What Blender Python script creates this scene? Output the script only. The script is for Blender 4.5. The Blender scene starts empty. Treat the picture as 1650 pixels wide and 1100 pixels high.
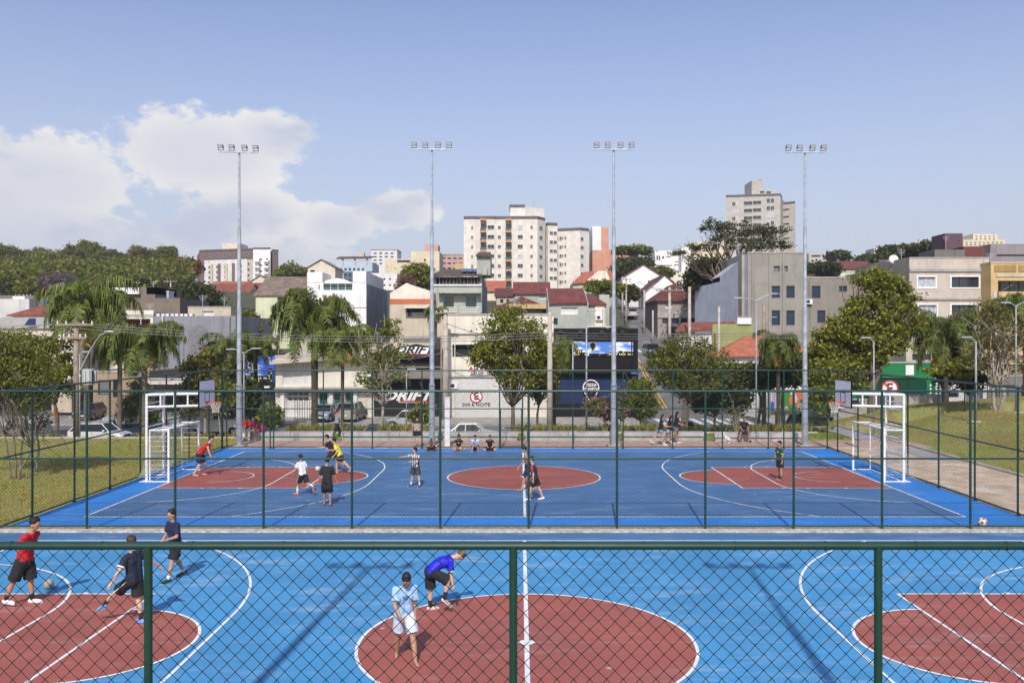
import bpy, bmesh, math, random
import numpy as np
from mathutils import Vector, Matrix
R = math.radians
random.seed(7); rng = np.random.default_rng(7)
sc = bpy.context.scene; col = sc.collection
# ---------------------------------------------------------------- camera
F, CX, HY, EH = 1422.0, 838.0, 547.0, 5.48      # focal length, vanishing point, horizon of the 1650x1100 photo; eye height
cam = bpy.data.cameras.new('camera'); co = bpy.data.objects.new('camera', cam); col.objects.link(co)
co.location = (0, 0, EH); co.rotation_euler = (R(90), 0, 0)
cam.sensor_width = 36; cam.lens = F/1650*36; cam.shift_x = -13/1650; cam.shift_y = -3/1650
cam.clip_start = .1; cam.clip_end = 6000
sc.camera = co
# ---------------------------------------------------------------- light
SUN_EL, SUN_AZ = 43.0, 184.2                    # azimuth clockwise from +Y: the sun is behind the camera, a little to the left
sd = Vector((math.sin(R(SUN_AZ))*math.cos(R(SUN_EL)), math.cos(R(SUN_AZ))*math.cos(R(SUN_EL)), math.sin(R(SUN_EL))))
sl = bpy.data.lights.new('sun', 'SUN'); sl.energy = 4.2; sl.angle = R(.5); sl.color = (1, .955, .89)
so = bpy.data.objects.new('sun', sl); col.objects.link(so); so.rotation_euler = sd.to_track_quat('Z', 'Y').to_euler()
sc.view_settings.view_transform = 'Standard'; sc.view_settings.look = 'None'; sc.view_settings.exposure = 0.0; sc.view_settings.gamma = 1
w = bpy.data.worlds.new('World'); sc.world = w; w.use_nodes = True
class NT:
    def __init__(s, t): s.t = t; s.n = t.nodes; s.l = t.links
    def new(s, ty, **k):
        n = s.n.new(ty)
        for a, b in k.items():
            if hasattr(n, a): setattr(n, a, b)
        return n
    def link(s, a, b): s.l.new(a, b)
    def val(s, inp, v):
        if isinstance(v, (int, float)): inp.default_value = v
        elif isinstance(v, tuple): inp.default_value = v if len(v) == len(inp.default_value) else v+(1,)
        else: s.link(v, inp)
    def m(s, op, a, b=0.0, c=None, clamp=False):
        n = s.new('ShaderNodeMath', operation=op, use_clamp=clamp); s.val(n.inputs[0], a); s.val(n.inputs[1], b)
        if c is not None: s.val(n.inputs[2], c)
        return n.outputs[0]
    def vm(s, op, a, b):
        n = s.new('ShaderNodeVectorMath', operation=op); s.val(n.inputs[0], a); s.val(n.inputs[1], b); return n.outputs[0]
    def mix(s, f, a, b, bt='MIX'):
        n = s.new('ShaderNodeMix', data_type='RGBA', blend_type=bt); s.val(n.inputs[0], f); s.val(n.inputs[6], a); s.val(n.inputs[7], b); return n.outputs[2]
    def noise(s, vec, scale, detail=4, rough=.55, out=0):
        n = s.new('ShaderNodeTexNoise'); n.inputs['Scale'].default_value = scale; n.inputs['Detail'].default_value = detail; n.inputs['Roughness'].default_value = rough
        if vec is not None: s.link(vec, n.inputs['Vector'])
        return n.outputs[out]
    def ramp(s, x, a, b, va=0.0, vb=1.0, smooth=True):
        n = s.new('ShaderNodeMapRange', interpolation_type='SMOOTHSTEP' if smooth else 'LINEAR'); s.val(n.inputs[0], x)
        for i, v in zip((1, 2, 3, 4), (a, b, va, vb)): n.inputs[i].default_value = v
        return n.outputs[0]
def sky_nodes():
    t = NT(w.node_tree); t.n.clear()
    out = t.new('ShaderNodeOutputWorld'); bg = t.new('ShaderNodeBackground'); bg.inputs[1].default_value = SKY_STRENGTH
    sky = t.new('ShaderNodeTexSky', sky_type='NISHITA', sun_disc=False); sky.sun_elevation = R(SUN_EL); sky.sun_rotation = R(SUN_AZ)
    sky.altitude = 700; sky.air_density = 1.0; sky.dust_density = 2.2; sky.ozone_density = 1.0
    tc = t.new('ShaderNodeTexCoord'); sp = t.new('ShaderNodeSeparateXYZ'); t.link(tc.outputs['Generated'], sp.inputs[0])
    x, y, z = sp.outputs
    az = t.m('ARCTAN2', x, y); el = t.m('ARCSINE', z)
    cv = t.new('ShaderNodeCombineXYZ'); t.link(az, cv.inputs[0]); t.link(t.m('MULTIPLY', el, 1.5), cv.inputs[1])
    P = cv.outputs[0]
    def blob(px, py, rx, ry):
        a = t.m('DIVIDE', t.m('SUBTRACT', az, (px-CX)/F), rx/F); b = t.m('DIVIDE', t.m('SUBTRACT', el, (HY-py)/F), ry/F)
        return t.m('SUBTRACT', 1.0, t.m('SQRT', t.m('ADD', t.m('MULTIPLY', a, a), t.m('MULTIPLY', b, b))))
    mk = None
    for bl in CLOUDS:
        b = blob(*bl[:4])
        mk = b if mk is None else t.m('MAXIMUM', mk, b)
    mk = t.m('MAXIMUM', mk, -1.2)
    n1 = t.noise(P, 9, 8, .58)
    n2 = t.noise(P, 30, 6, .6)
    fb = t.m('ADD', t.m('MULTIPLY', t.m('SUBTRACT', n1, .5), 1.6), t.m('MULTIPLY', t.m('SUBTRACT', n2, .5), 1.0))
    dens = t.m('ADD', mk, fb)
    cov = t.m('MULTIPLY', t.ramp(dens, .02, .27), .9)
    # soft base: clouds dissolve into the haze lower down
    low = t.ramp(el, .03, .15)
    cov = t.m('MULTIPLY', cov, t.m('ADD', .62, t.m('MULTIPLY', low, .38)))
    off = t.vm('ADD', P, (.004, .03, 0)); n1b = t.noise(P, 7, 4, .5); n3 = t.noise(off, 7, 4, .5)
    shade = t.m('MULTIPLY', t.ramp(t.m('SUBTRACT', n1b, n3), -.16, .02), t.ramp(mk, .75, .0, .45, 1.0))
    ccol = t.mix(t.m('MULTIPLY', shade, t.m('ADD', .3, t.m('MULTIPLY', low, .7))), CLOUD_DARK, CLOUD_LIT)
    # thin high veil and horizon haze
    hz = t.m('MULTIPLY', t.ramp(el, .42, -.02), .82)
    base = t.mix(hz, t.mix(1.0, sky.outputs[0], SKY_TINT, 'MULTIPLY'), HAZE_COL)
    t.link(t.mix(cov, base, ccol), bg.inputs[0]); t.link(bg.outputs[0], out.inputs[0])
SKY_STRENGTH = .12
SKY_TINT = (1.42, 1.29, 1.39)
HAZE_COL = (4.75, 4.95, 5.4); CLOUD_LIT = (7.9, 7.7, 7.4); CLOUD_DARK = (4.9, 5.2, 6.3)
CLOUDS = [(345, 268, 160, 74), (110, 325, 200, 78), (445, 240, 85, 50), (10, 250, 70, 34), (60, 390, 260, 90), (410, 352, 110, 48), (550, 366, 75, 40), (645, 346, 72, 40), (200, 430, 420, 70)]
sky_nodes()
# ---------------------------------------------------------------- placing: a pixel of the photo at a depth -> a point
def gx(px, d): return (px-CX)*d/F
def gz(py, d): return EH-(py-HY)*d/F
def gd(py, z=0.0): return F*(EH-z)/(py-HY)
def sm(t, a, b):
    t = min(1, max(0, (t-a)/(b-a))); return t*t*(3-2*t)
HILL = [(84, -1.95), (90, -.9), (97, .6), (110, 3.4), (130, 7.0), (150, 10.6), (200, 16.5), (260, 21), (450, 33), (900, 48), (1600, 60)]
def H(x, y):
    if y < 84:
        z = -.06
        a0 = 49.7+2.9*sm(x, -15.5, -14); z += (-1.95+.06)*sm(y, a0, a0+6)
        if x > 19.5 and y < 66:
            b = sm(x, 20.2, 28)*sm(y, 20, 40)*(1-sm(y, 60, 66))*1.75
            b *= .85+.15*math.sin(x*.35+y*.13)
            z = max(z, -.06+b) if y > 57 else z+b
        return z
    for (a, za), (b, zb) in zip(HILL, HILL[1:]):
        if y <= b: return za+(zb-za)*(y-a)/(b-a)+(1.2*math.sin(x*.03+y*.02)*sm(y, 150, 260))
    return 60
# ---------------------------------------------------------------- mesh building
class MB:
    def __init__(s): s.v = []; s.f = []; s.mi = []; s.m = 0
    def add(s, vs, fs):
        o = len(s.v); s.v += [tuple(p) for p in vs]; s.f += [tuple(i+o for i in f) for f in fs]; s.mi += [s.m]*len(fs)
        return s
    def box(s, x0, y0, z0, x1, y1, z1):
        x0, x1 = sorted((x0, x1)); y0, y1 = sorted((y0, y1)); z0, z1 = sorted((z0, z1))
        return s.add([(x0, y0, z0), (x1, y0, z0), (x1, y1, z0), (x0, y1, z0), (x0, y0, z1), (x1, y0, z1), (x1, y1, z1), (x0, y1, z1)],
                     [(3, 2, 1, 0), (4, 5, 6, 7), (0, 1, 5, 4), (1, 2, 6, 5), (2, 3, 7, 6), (3, 0, 4, 7)])
    def tube(s, a, b, r0, r1=None, n=8, caps=True):
        r1 = r0 if r1 is None else r1; a = Vector(a); b = Vector(b); d = (b-a)
        if d.length < 1e-6: return s
        d.normalize(); u = d.orthogonal().normalized(); w_ = d.cross(u)
        vs = []
        for p, r in ((a, r0), (b, r1)):
            for i in range(n):
                t = 2*math.pi*i/n; vs.append(p+(u*math.cos(t)+w_*math.sin(t))*r)
        fs = [(i, (i+1) % n, n+(i+1) % n, n+i) for i in range(n)]
        if caps: fs += [tuple(range(n))[::-1], tuple(range(n, 2*n))]
        return s.add(vs, fs)
    def path(s, pts, rs, n=8):
        pts = [Vector(p) for p in pts]
        if isinstance(rs, (int, float)): rs = [rs]*len(pts)
        vs = []; u = None
        for i, p in enumerate(pts):
            d = (pts[min(i+1, len(pts)-1)]-pts[max(i-1, 0)]).normalized()
            u = d.orthogonal().normalized() if u is None else (u-d*u.dot(d)).normalized()
            w_ = d.cross(u)
            for k in range(n):
                t = 2*math.pi*k/n; vs.append(p+(u*math.cos(t)+w_*math.sin(t))*rs[i])
        fs = []
        for i in range(len(pts)-1):
            for k in range(n): fs.append((i*n+k, i*n+(k+1) % n, (i+1)*n+(k+1) % n, (i+1)*n+k))
        fs += [tuple(range(n))[::-1], tuple(range((len(pts)-1)*n, len(pts)*n))]
        return s.add(vs, fs)
    def capsule(s, a, b, r0, r1, n=12, k=4):
        a = Vector(a); b = Vector(b); d = b-a
        if d.length < 1e-5: d = Vector((0, 0, 1e-4))
        d.normalize()
        pts = []; rs = []
        for i in range(k+1):
            t = math.pi/2*i/k; pts.append(a-d*r0*math.cos(t)); rs.append(max(r0*math.sin(t), 1e-3*r0))
        for i in range(k+1):
            t = math.pi/2*i/k; pts.append(b+d*r1*math.sin(t)); rs.append(max(r1*math.cos(t), 1e-3*r1))
        return s.path_d(pts, rs, d, n)
    def path_d(s, pts, rs, d, n):
        u = d.orthogonal().normalized(); w_ = d.cross(u); vs = []
        for p, r in zip(pts, rs):
            for k in range(n):
                t = 2*math.pi*k/n; vs.append(p+(u*math.cos(t)+w_*math.sin(t))*r)
        fs = [(i*n+k, i*n+(k+1) % n, (i+1)*n+(k+1) % n, (i+1)*n+k) for i in range(len(pts)-1) for k in range(n)]
        fs += [tuple(range(n))[::-1], tuple(range((len(pts)-1)*n, len(pts)*n))]
        return s.add(vs, fs)
    def ell(s, c, r, rot=None, n=12, k=8):
        vs = []; c = Vector(c)
        for i in range(k+1):
            t = math.pi*i/k
            for j in range(n):
                q = 2*math.pi*j/n; p = Vector((r[0]*max(math.sin(t), 1e-3)*math.cos(q), r[1]*max(math.sin(t), 1e-3)*math.sin(q), -r[2]*math.cos(t)))
                vs.append(c+(rot @ p if rot else p))
        fs = [(i*n+j, i*n+(j+1) % n, (i+1)*n+(j+1) % n, (i+1)*n+j) for i in range(k) for j in range(n)]
        fs += [tuple(range(n))[::-1], tuple(range(k*n, (k+1)*n))]
        return s.add(vs, fs)
    def prism(s, poly, y0, y1, axis='y'):     # poly in (x,z), extruded along y (or x, z)
        n = len(poly)
        f = {'y': lambda a, b, t: (a, t, b), 'x': lambda a, b, t: (t, a, b), 'z': lambda a, b, t: (a, b, t)}[axis]
        vs = [f(a, b, y0) for a, b in poly]+[f(a, b, y1) for a, b in poly]
        return s.add(vs, [tuple(range(n)), tuple(range(n, 2*n))[::-1]]+[(i, n+i, n+(i+1) % n, (i+1) % n) for i in range(n)])
    def build(s, name, mats, parent=None, smooth=False, bevel=0, fix=True, auto=None):
        me = bpy.data.meshes.new(name); me.from_pydata(s.v, [], s.f)
        mats = mats if isinstance(mats, (list, tuple)) else [mats]
        for m_ in mats: me.materials.append(m_)
        if len(mats) > 1: me.polygons.foreach_set('material_index', s.mi)
        if fix and len(s.f) < 60000:
            bm = bmesh.new(); bm.from_mesh(me); bmesh.ops.recalc_face_normals(bm, faces=bm.faces); bm.to_mesh(me); bm.free()
        if smooth: me.polygons.foreach_set('use_smooth', [True]*len(me.polygons))
        me.update()
        o = bpy.data.objects.new(name, me); col.objects.link(o)
        if parent: o.parent = parent
        if bevel:
            b = o.modifiers.new('bevel', 'BEVEL'); b.width = bevel; b.segments = 2; b.limit_method = 'ANGLE'; b.angle_limit = R(35)
            if auto is None: auto = 40
        return o
def tag(o, label, cat, group=None):
    o['label'] = label; o['category'] = cat
    if group: o['group'] = group
    return o
def thing(name, label, cat, loc=(0, 0, 0), rz=0.0, group=None):
    o = bpy.data.objects.new(name, None); col.objects.link(o); o.location = loc; o.rotation_euler = (0, 0, rz); o.empty_display_size = .2
    return tag(o, label, cat, group)
def struct(name, mb, m_, kind='structure', **k):
    o = mb.build(name, m_, **k); o['kind'] = kind; return o
def dup(root, loc, rz=0.0, label=None, scale=None, group=None):
    r = root.copy(); col.objects.link(r); r.location = loc; r.rotation_euler = (0, 0, rz)
    if label: r['label'] = label
    if group: r['group'] = group
    if scale is not None: r.scale = scale if isinstance(scale, (tuple, list)) else (scale,)*3
    for ch in list(root.children):
        c = ch.copy(); col.objects.link(c); c.parent = r
        for g in ch.children:
            e = g.copy(); col.objects.link(e); e.parent = c
    return r
# ---------------------------------------------------------------- materials
def lin(c): return tuple((v/255/12.92 if v/255 <= .04045 else ((v/255+.055)/1.055)**2.4) for v in c)
MC = {}
def mat(name, c, rough=.7, var=.12, scale=3.0, metal=0.0, bump=0.0, bscale=40, spec=.4, coat=0.0, c2=None, c2amt=.5, c2scale=1.0, streak=0.0, alpha=None):
    if name in MC: return MC[name]
    m_ = bpy.data.materials.new(name); m_.use_nodes = True; t = NT(m_.node_tree); p = t.n['Principled BSDF']; MC[name] = m_
    tc = t.new('ShaderNodeTexCoord'); O = tc.outputs['Object']
    c = tuple(c)+(1,)
    cc = c
    if var > 0:
        n = t.noise(O, scale, 5, .6)
        n = t.ramp(n, .3, .7)
        lo = tuple(v*(1-var) for v in c[:3])+(1,); hi = tuple(min(1, v*(1+var*.7)) for v in c[:3])+(1,)
        cc = t.mix(n, lo, hi)
    if c2 is not None:
        n = t.noise(O, c2scale, 6, .65); f = t.ramp(n, .62-c2amt*.3, .72-c2amt*.2)
        cc = t.mix(f, cc, tuple(c2)+(1,))
    if streak > 0:
        mp = t.new('ShaderNodeMapping'); mp.inputs['Scale'].default_value = (2.2, 2.2, .16); t.link(O, mp.inputs[0])
        n = t.noise(mp.outputs[0], 1.0, 5, .6); f = t.m('MULTIPLY', t.ramp(n, .5, .78), streak)
        cc = t.mix(f, cc, tuple(v*.42 for v in c[:3])+(1,))
    t.val(p.inputs['Base Color'], cc)
    p.inputs['Roughness'].default_value = rough; p.inputs['Metallic'].default_value = metal
    p.inputs['Specular IOR Level'].default_value = spec; p.inputs['Coat Weight'].default_value = coat
    if bump > 0:
        b = t.new('ShaderNodeBump'); b.inputs['Strength'].default_value = bump; b.inputs['Distance'].default_value = .02
        t.link(t.noise(O, bscale, 4, .6), b.inputs['Height']); t.link(b.outputs[0], p.inputs['Normal'])
    return m_
def wall(name, rgb, streak=.35, var=.07):
    c = lin(rgb); g = sum(c)/3; c = tuple((g*.14+v*.86)*.9 for v in c)
    return mat('wall_'+name, c, rough=.85, var=var+.05, scale=.6, bump=.15, bscale=12, spec=.2, streak=min(.95, streak+.12))
def leafmat(name, a, b, c=None, pc=.1):
    a, b = (a[0]*1.75, a[1]*1.4, a[2]*1.1), (b[0]*1.7, b[1]*1.45, b[2]*1.15); c = tuple(min(.9, v*1.15) for v in c) if c else c
    m_ = bpy.data.materials.new(name); m_.use_nodes = True; t = NT(m_.node_tree); t.n.clear()
    g = t.new('ShaderNodeNewGeometry'); r = g.outputs['Random Per Island']
    cc = t.mix(r, a+(1,), b+(1,))
    if c: cc = t.mix(t.m('GREATER_THAN', t.m('FRACT', t.m('MULTIPLY', r, 17.3)), 1-pc), cc, c+(1,))
    oi = t.new('ShaderNodeObjectInfo'); hs = t.new('ShaderNodeHueSaturation'); t.link(cc, hs.inputs['Color'])
    t.link(t.ramp(oi.outputs['Random'], 0, 1, .85, 1.15, False), hs.inputs['Value'])
    d = t.new('ShaderNodeBsdfPrincipled'); d.inputs['Roughness'].default_value = .55; d.inputs['Specular IOR Level'].default_value = .35
    tr = t.new('ShaderNodeBsdfTranslucent'); mx = t.new('ShaderNodeMixShader'); mx.inputs[0].default_value = .36
    t.link(hs.outputs[0], d.inputs['Base Color']); t.link(hs.outputs[0], tr.inputs[0]); t.link(d.outputs[0], mx.inputs[1]); t.link(tr.outputs[0], mx.inputs[2])
    o = t.new('ShaderNodeOutputMaterial'); t.link(mx.outputs[0], o.inputs[0]); return m_
def tilemat(name, rgb, dark=.6, per=.33):
    m_ = bpy.data.materials.new(name); m_.use_nodes = True; t = NT(m_.node_tree); p = t.n['Principled BSDF']
    tc = t.new('ShaderNodeTexCoord'); O = tc.outputs['Object']; sp = t.new('ShaderNodeSeparateXYZ'); t.link(O, sp.inputs[0])
    wv = t.m('SINE', t.m('MULTIPLY', t.m('ADD', sp.outputs[0], 0), 2*math.pi/per))
    wz = t.m('SINE', t.m('MULTIPLY', t.m('ADD', sp.outputs[1], sp.outputs[2]), 2*math.pi/(per*1.2)))
    n = t.ramp(t.noise(O, 1.1, 6, .7), .35, .7); c = lin(rgb); g_ = sum(c)/3; c = tuple((g_*.18+v*.82)*.92 for v in c)
    cc = t.mix(n, tuple(v*dark for v in c)+(1,), tuple(min(1, v*1.12) for v in c)+(1,))
    cc = t.mix(t.m('MULTIPLY', t.ramp(wz, .4, 1), .25), cc, tuple(v*.5 for v in c)+(1,))
    t.val(p.inputs['Base Color'], cc); p.inputs['Roughness'].default_value = .85
    b = t.new('ShaderNodeBump'); b.inputs['Strength'].default_value = .8; b.inputs['Distance'].default_value = .06; t.link(wv, b.inputs['Height']); t.link(b.outputs[0], p.inputs['Normal'])
    return m_
def courtmat(name, rgb, worn=.35, pale=(.45, .55, .66)):
    m_ = bpy.data.materials.new(name); m_.use_nodes = True; t = NT(m_.node_tree); p = t.n['Principled BSDF']; c = lin(rgb)
    tc = t.new('ShaderNodeTexCoord'); O = tc.outputs['Object']
    n0 = t.ramp(t.noise(O, .35, 4, .6), .35, .68)
    cc = t.mix(n0, tuple(v*.9 for v in c)+(1,), tuple(v*1.09 for v in c)+(1,))
    mp = t.new('ShaderNodeMapping'); mp.inputs['Rotation'].default_value = (0, 0, R(-52)); mp.inputs['Scale'].default_value = (.8, 3.2, 1); t.link(O, mp.inputs[0])
    s1 = t.noise(mp.outputs[0], .8, 7, .72); s2 = t.noise(O, .3, 3, .6)
    f = t.m('MULTIPLY', t.m('MULTIPLY', t.ramp(s1, .46, .72), t.ramp(s2, .36, .62)), worn)
    cc = t.mix(f, cc, pale+(1,))
    mp2 = t.new('ShaderNodeMapping'); mp2.inputs['Scale'].default_value = (.35, 9, 1); t.link(O, mp2.inputs[0])
    s3 = t.noise(mp2.outputs[0], 1.2, 5, .7); cc = t.mix(t.m('MULTIPLY', t.ramp(s3, .55, .8), worn*.5), cc, tuple(v*.72 for v in c)+(1,))
    s4 = t.noise(O, 1.7, 8, .75); cc = t.mix(t.m('MULTIPLY', t.ramp(s4, .58, .8), worn*.55), cc, pale+(1,)); s5 = t.noise(O, .5, 7, .7); cc = t.mix(t.m('MULTIPLY', t.ramp(s5, .54, .74), .3), cc, tuple(v*.66 for v in c)+(1,))
    vo = t.new('ShaderNodeTexVoronoi'); vo.inputs['Scale'].default_value = .75; t.link(O, vo.inputs['Vector'])
    vd = t.m('LESS_THAN', vo.outputs['Distance'], .035); cc = t.mix(t.m('MULTIPLY', vd, .55), cc, (.55, .6, .68, 1))
    g = t.noise(O, 90, 2, .6); cc = t.mix(t.ramp(g, .3, .7, .0, .16), cc, tuple(v*.6 for v in c)+(1,))
    t.val(p.inputs['Base Color'], cc); t.val(p.inputs['Roughness'], t.ramp(n0, 0, 1, .5, .62)); p.inputs['Specular IOR Level'].default_value = .28
    b = t.new('ShaderNodeBump'); b.inputs['Strength'].default_value = .2; b.inputs['Distance'].default_value = .004; t.link(g, b.inputs['Height']); t.link(b.outputs[0], p.inputs['Normal'])
    return m_
M_white = mat('white_paint', (.78, .78, .76), .55, .1, 4, bump=.1)
M_line = mat('court_line_paint', (.72, .74, .74), .6, .12, 2.5, c2=(.35, .42, .5), c2amt=.2, c2scale=3.0)
M_green = mat('dark_green_coated_steel', (.008, .042, .03), .38, .15, 6, spec=.5)
M_wire = mat('dark_green_coated_wire', (.004, .016, .014), .6, 0, spec=.25)
M_galv = mat('galvanised_steel', (.42, .46, .5), .42, .25, 3, metal=.35, bump=.1)
M_conc = mat('weathered_concrete', (.36, .345, .32), .9, .2, 1.2, bump=.3, bscale=25, streak=.3)
M_concl = mat('pale_concrete', (.5, .47, .42), .9, .2, 1.5, bump=.3, bscale=25)
M_asph = mat('asphalt', (.15, .148, .145), .9, .3, .7, bump=.4, bscale=60, c2=(.2, .195, .19), c2amt=.3, c2scale=.3)
M_side = mat('sidewalk', (.36, .34, .3), .9, .25, .8, bump=.3)
M_lamp = mat('grey_lamp_pole', (.3, .32, .35), .5, .15, 3, metal=.2)
M_glass = mat('dark_glass', (.025, .035, .045), .08, .3, .8, spec=.8)
M_glassg = mat('greenish_glass', (.05, .12, .11), .08, .3, .8, spec=.8)
M_glassb = mat('deep_blue_glass', (.01, .025, .06), .12, .3, .8, spec=.7)
M_curt = mat('curtained_glass', (.42, .45, .5), .3, .35, 4, spec=.6)
M_frame = mat('white_window_frame', (.7, .7, .68), .5, .05)
M_framed = mat('dark_window_frame', (.06, .06, .06), .5, .05)
M_black = mat('black_rubber', (.015, .015, .016), .8, .1)
M_dark = mat('black_wall_paint', (.025, .025, .027), .6, .2, 2, bump=.1)
M_wood = mat('weathered_wood_pole', (.27, .21, .16), .9, .3, 3, bump=.4, bscale=20, streak=.4)
M_cpole = mat('concrete_pole', (.42, .38, .32), .9, .2, 2, bump=.3, streak=.3)
M_bark = mat('bark', (.16, .12, .085), .95, .35, 6, bump=.8, bscale=18)
M_barkp = mat('pale_bark', (.36, .31, .26), .9, .35, 5, bump=.5, bscale=16)
M_palmt = mat('palm_trunk', (.17, .14, .11), .95, .3, 4, bump=.6, bscale=10)
L_mid = leafmat('leaves_mid', (.04, .065, .012), (.12, .15, .03), (.19, .2, .03), .1)
L_yel = leafmat('leaves_yellow_green', (.05, .085, .012), (.17, .2, .035), (.3, .3, .04), .16)
L_dark = leafmat('leaves_dark', (.022, .038, .012), (.065, .082, .024), (.09, .11, .03), .1)
L_olive = leafmat('leaves_olive', (.06, .075, .02), (.15, .16, .05), (.2, .16, .07), .12)
L_red = leafmat('leaves_red_bloom', (.04, .06, .015), (.08, .09, .02), (.26, .04, .025), .5)
L_pur = leafmat('leaves_purple_bloom', (.06, .05, .05), (.12, .1, .08), (.15, .11, .19), .4)
L_pink = leafmat('leaves_pink_bloom', (.06, .09, .02), (.1, .12, .03), (.42, .14, .22), .22)
L_palm = leafmat('palm_leaves', (.035, .075, .012), (.12, .17, .04), (.2, .2, .05), .12)
L_dry = leafmat('dry_palm_leaves', (.2, .15, .03), (.36, .28, .06))
# ================================================================ GROUND
def groundmat():
    m_ = bpy.data.materials.new('grass_and_earth'); m_.use_nodes = True; t = NT(m_.node_tree); p = t.n['Principled BSDF']
    tc = t.new('ShaderNodeTexCoord'); O = tc.outputs['Object']; sp = t.new('ShaderNodeSeparateXYZ'); t.link(O, sp.inputs[0])
    big = t.ramp(t.noise(O, .22, 5, .62), .36, .66); mid = t.ramp(t.noise(O, 1.6, 6, .7), .3, .7); fine = t.noise(O, 22, 5, .75)
    g = t.mix(mid, (.18, .25, .055, 1), (.31, .37, .1, 1)); dry = t.mix(mid, (.52, .42, .22, 1), (.4, .33, .14, 1))
    cc = t.mix(t.m('MULTIPLY', big, .6), g, dry)
    right = t.m('MULTIPLY', t.ramp(sp.outputs[0], 20, 24), t.ramp(t.noise(O, .35, 4, .6), .4, .6))
    cc = t.mix(t.m('MULTIPLY', right, .75), cc, (.27, .185, .095, 1))
    cc = t.mix(t.ramp(fine, .25, .65, .45, 0), cc, (.1, .11, .03, 1))
    bare = t.ramp(t.noise(O, .8, 7, .7), .64, .72); cc = t.mix(t.m('MULTIPLY', bare, .7), cc, (.4, .28, .18, 1))
    far = t.ramp(sp.outputs[1], 61, 63); urb = t.mix(mid, (.12, .11, .09, 1), (.06, .075, .03, 1)); cc = t.mix(far, cc, urb)
    t.val(p.inputs['Base Color'], cc); p.inputs['Roughness'].default_value = .95; p.inputs['Specular IOR Level'].default_value = .1
    b = t.new('ShaderNodeBump'); b.inputs['Strength'].default_value = .9; b.inputs['Distance'].default_value = .05; t.link(fine, b.inputs['Height']); t.link(b.outputs[0], p.inputs['Normal'])
    return m_
xs = [-900, -500, -300, -200, -140, -100, -80]+[v*2.0-70 for v in range(0, 26)]+[v*1.0-18 for v in range(0, 70)]+[54, 60, 70, 85, 100, 140, 200, 300, 500, 900]
ys = [-60, -20]+[v*1.5 for v in range(0, 33)]+[49+v*.5 for v in range(0, 37)]+[68+v*2.0 for v in range(0, 48)]+[170, 190, 210, 230, 260, 300, 350, 400, 450, 550, 700, 900, 1200, 1600]
xs = sorted(set(xs)); ys = sorted(set(ys))
g = MB(); nx = len(xs)
g.v = [(x, y, H(x, y)) for y in ys for x in xs]; g.f = [(j*nx+i, j*nx+i+1, (j+1)*nx+i+1, (j+1)*nx+i) for j in range(len(ys)-1) for i in range(nx-1)]; g.mi = [0]*len(g.f)
struct('ground', g, groundmat(), smooth=True, fix=False)

# ================================================================ COURTS
C_out = courtmat('court_bright_blue', (50, 126, 202), .22); C_in = courtmat('court_slate_blue', (70, 108, 150), .35)
C_near = courtmat('court_light_blue', (70, 141, 190), .5, (.5, .58, .66)); C_red = courtmat('court_brick_red', (152, 83, 72), .35, (.5, .36, .34)); C_redn = courtmat('court_worn_red', (156, 88, 77), .4, (.5, .36, .34))
def flat(mb, x0, y0, x1, y1, z): mb.add([(x0, y0, z), (x1, y0, z), (x1, y1, z), (x0, y1, z)], [(0, 1, 2, 3)])
def ribbon(mb, pts, w_, z, closed=False):
    n = len(pts); L = []
    for i, (x, y) in enumerate(pts):
        a = pts[(i-1) % n] if (closed or i > 0) else pts[i]; b = pts[(i+1) % n] if (closed or i < n-1) else pts[i]
        dx, dy = b[0]-a[0], b[1]-a[1]; l = math.hypot(dx, dy); nx_, ny_ = -dy/l*w_/2, dx/l*w_/2
        L += [(x+nx_, y+ny_, z), (x-nx_, y-ny_, z)]
    k = n if closed else n-1
    mb.add(L, [(2*i, 2*i+1, 2*((i+1) % n)+1, 2*((i+1) % n)) for i in range(k)])
def arc(cx, cy, r, a0, a1, n=40): return [(cx+r*math.cos(R(a0+(a1-a0)*i/n)), cy+r*math.sin(R(a0+(a1-a0)*i/n))) for i in range(n+1)]
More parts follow.
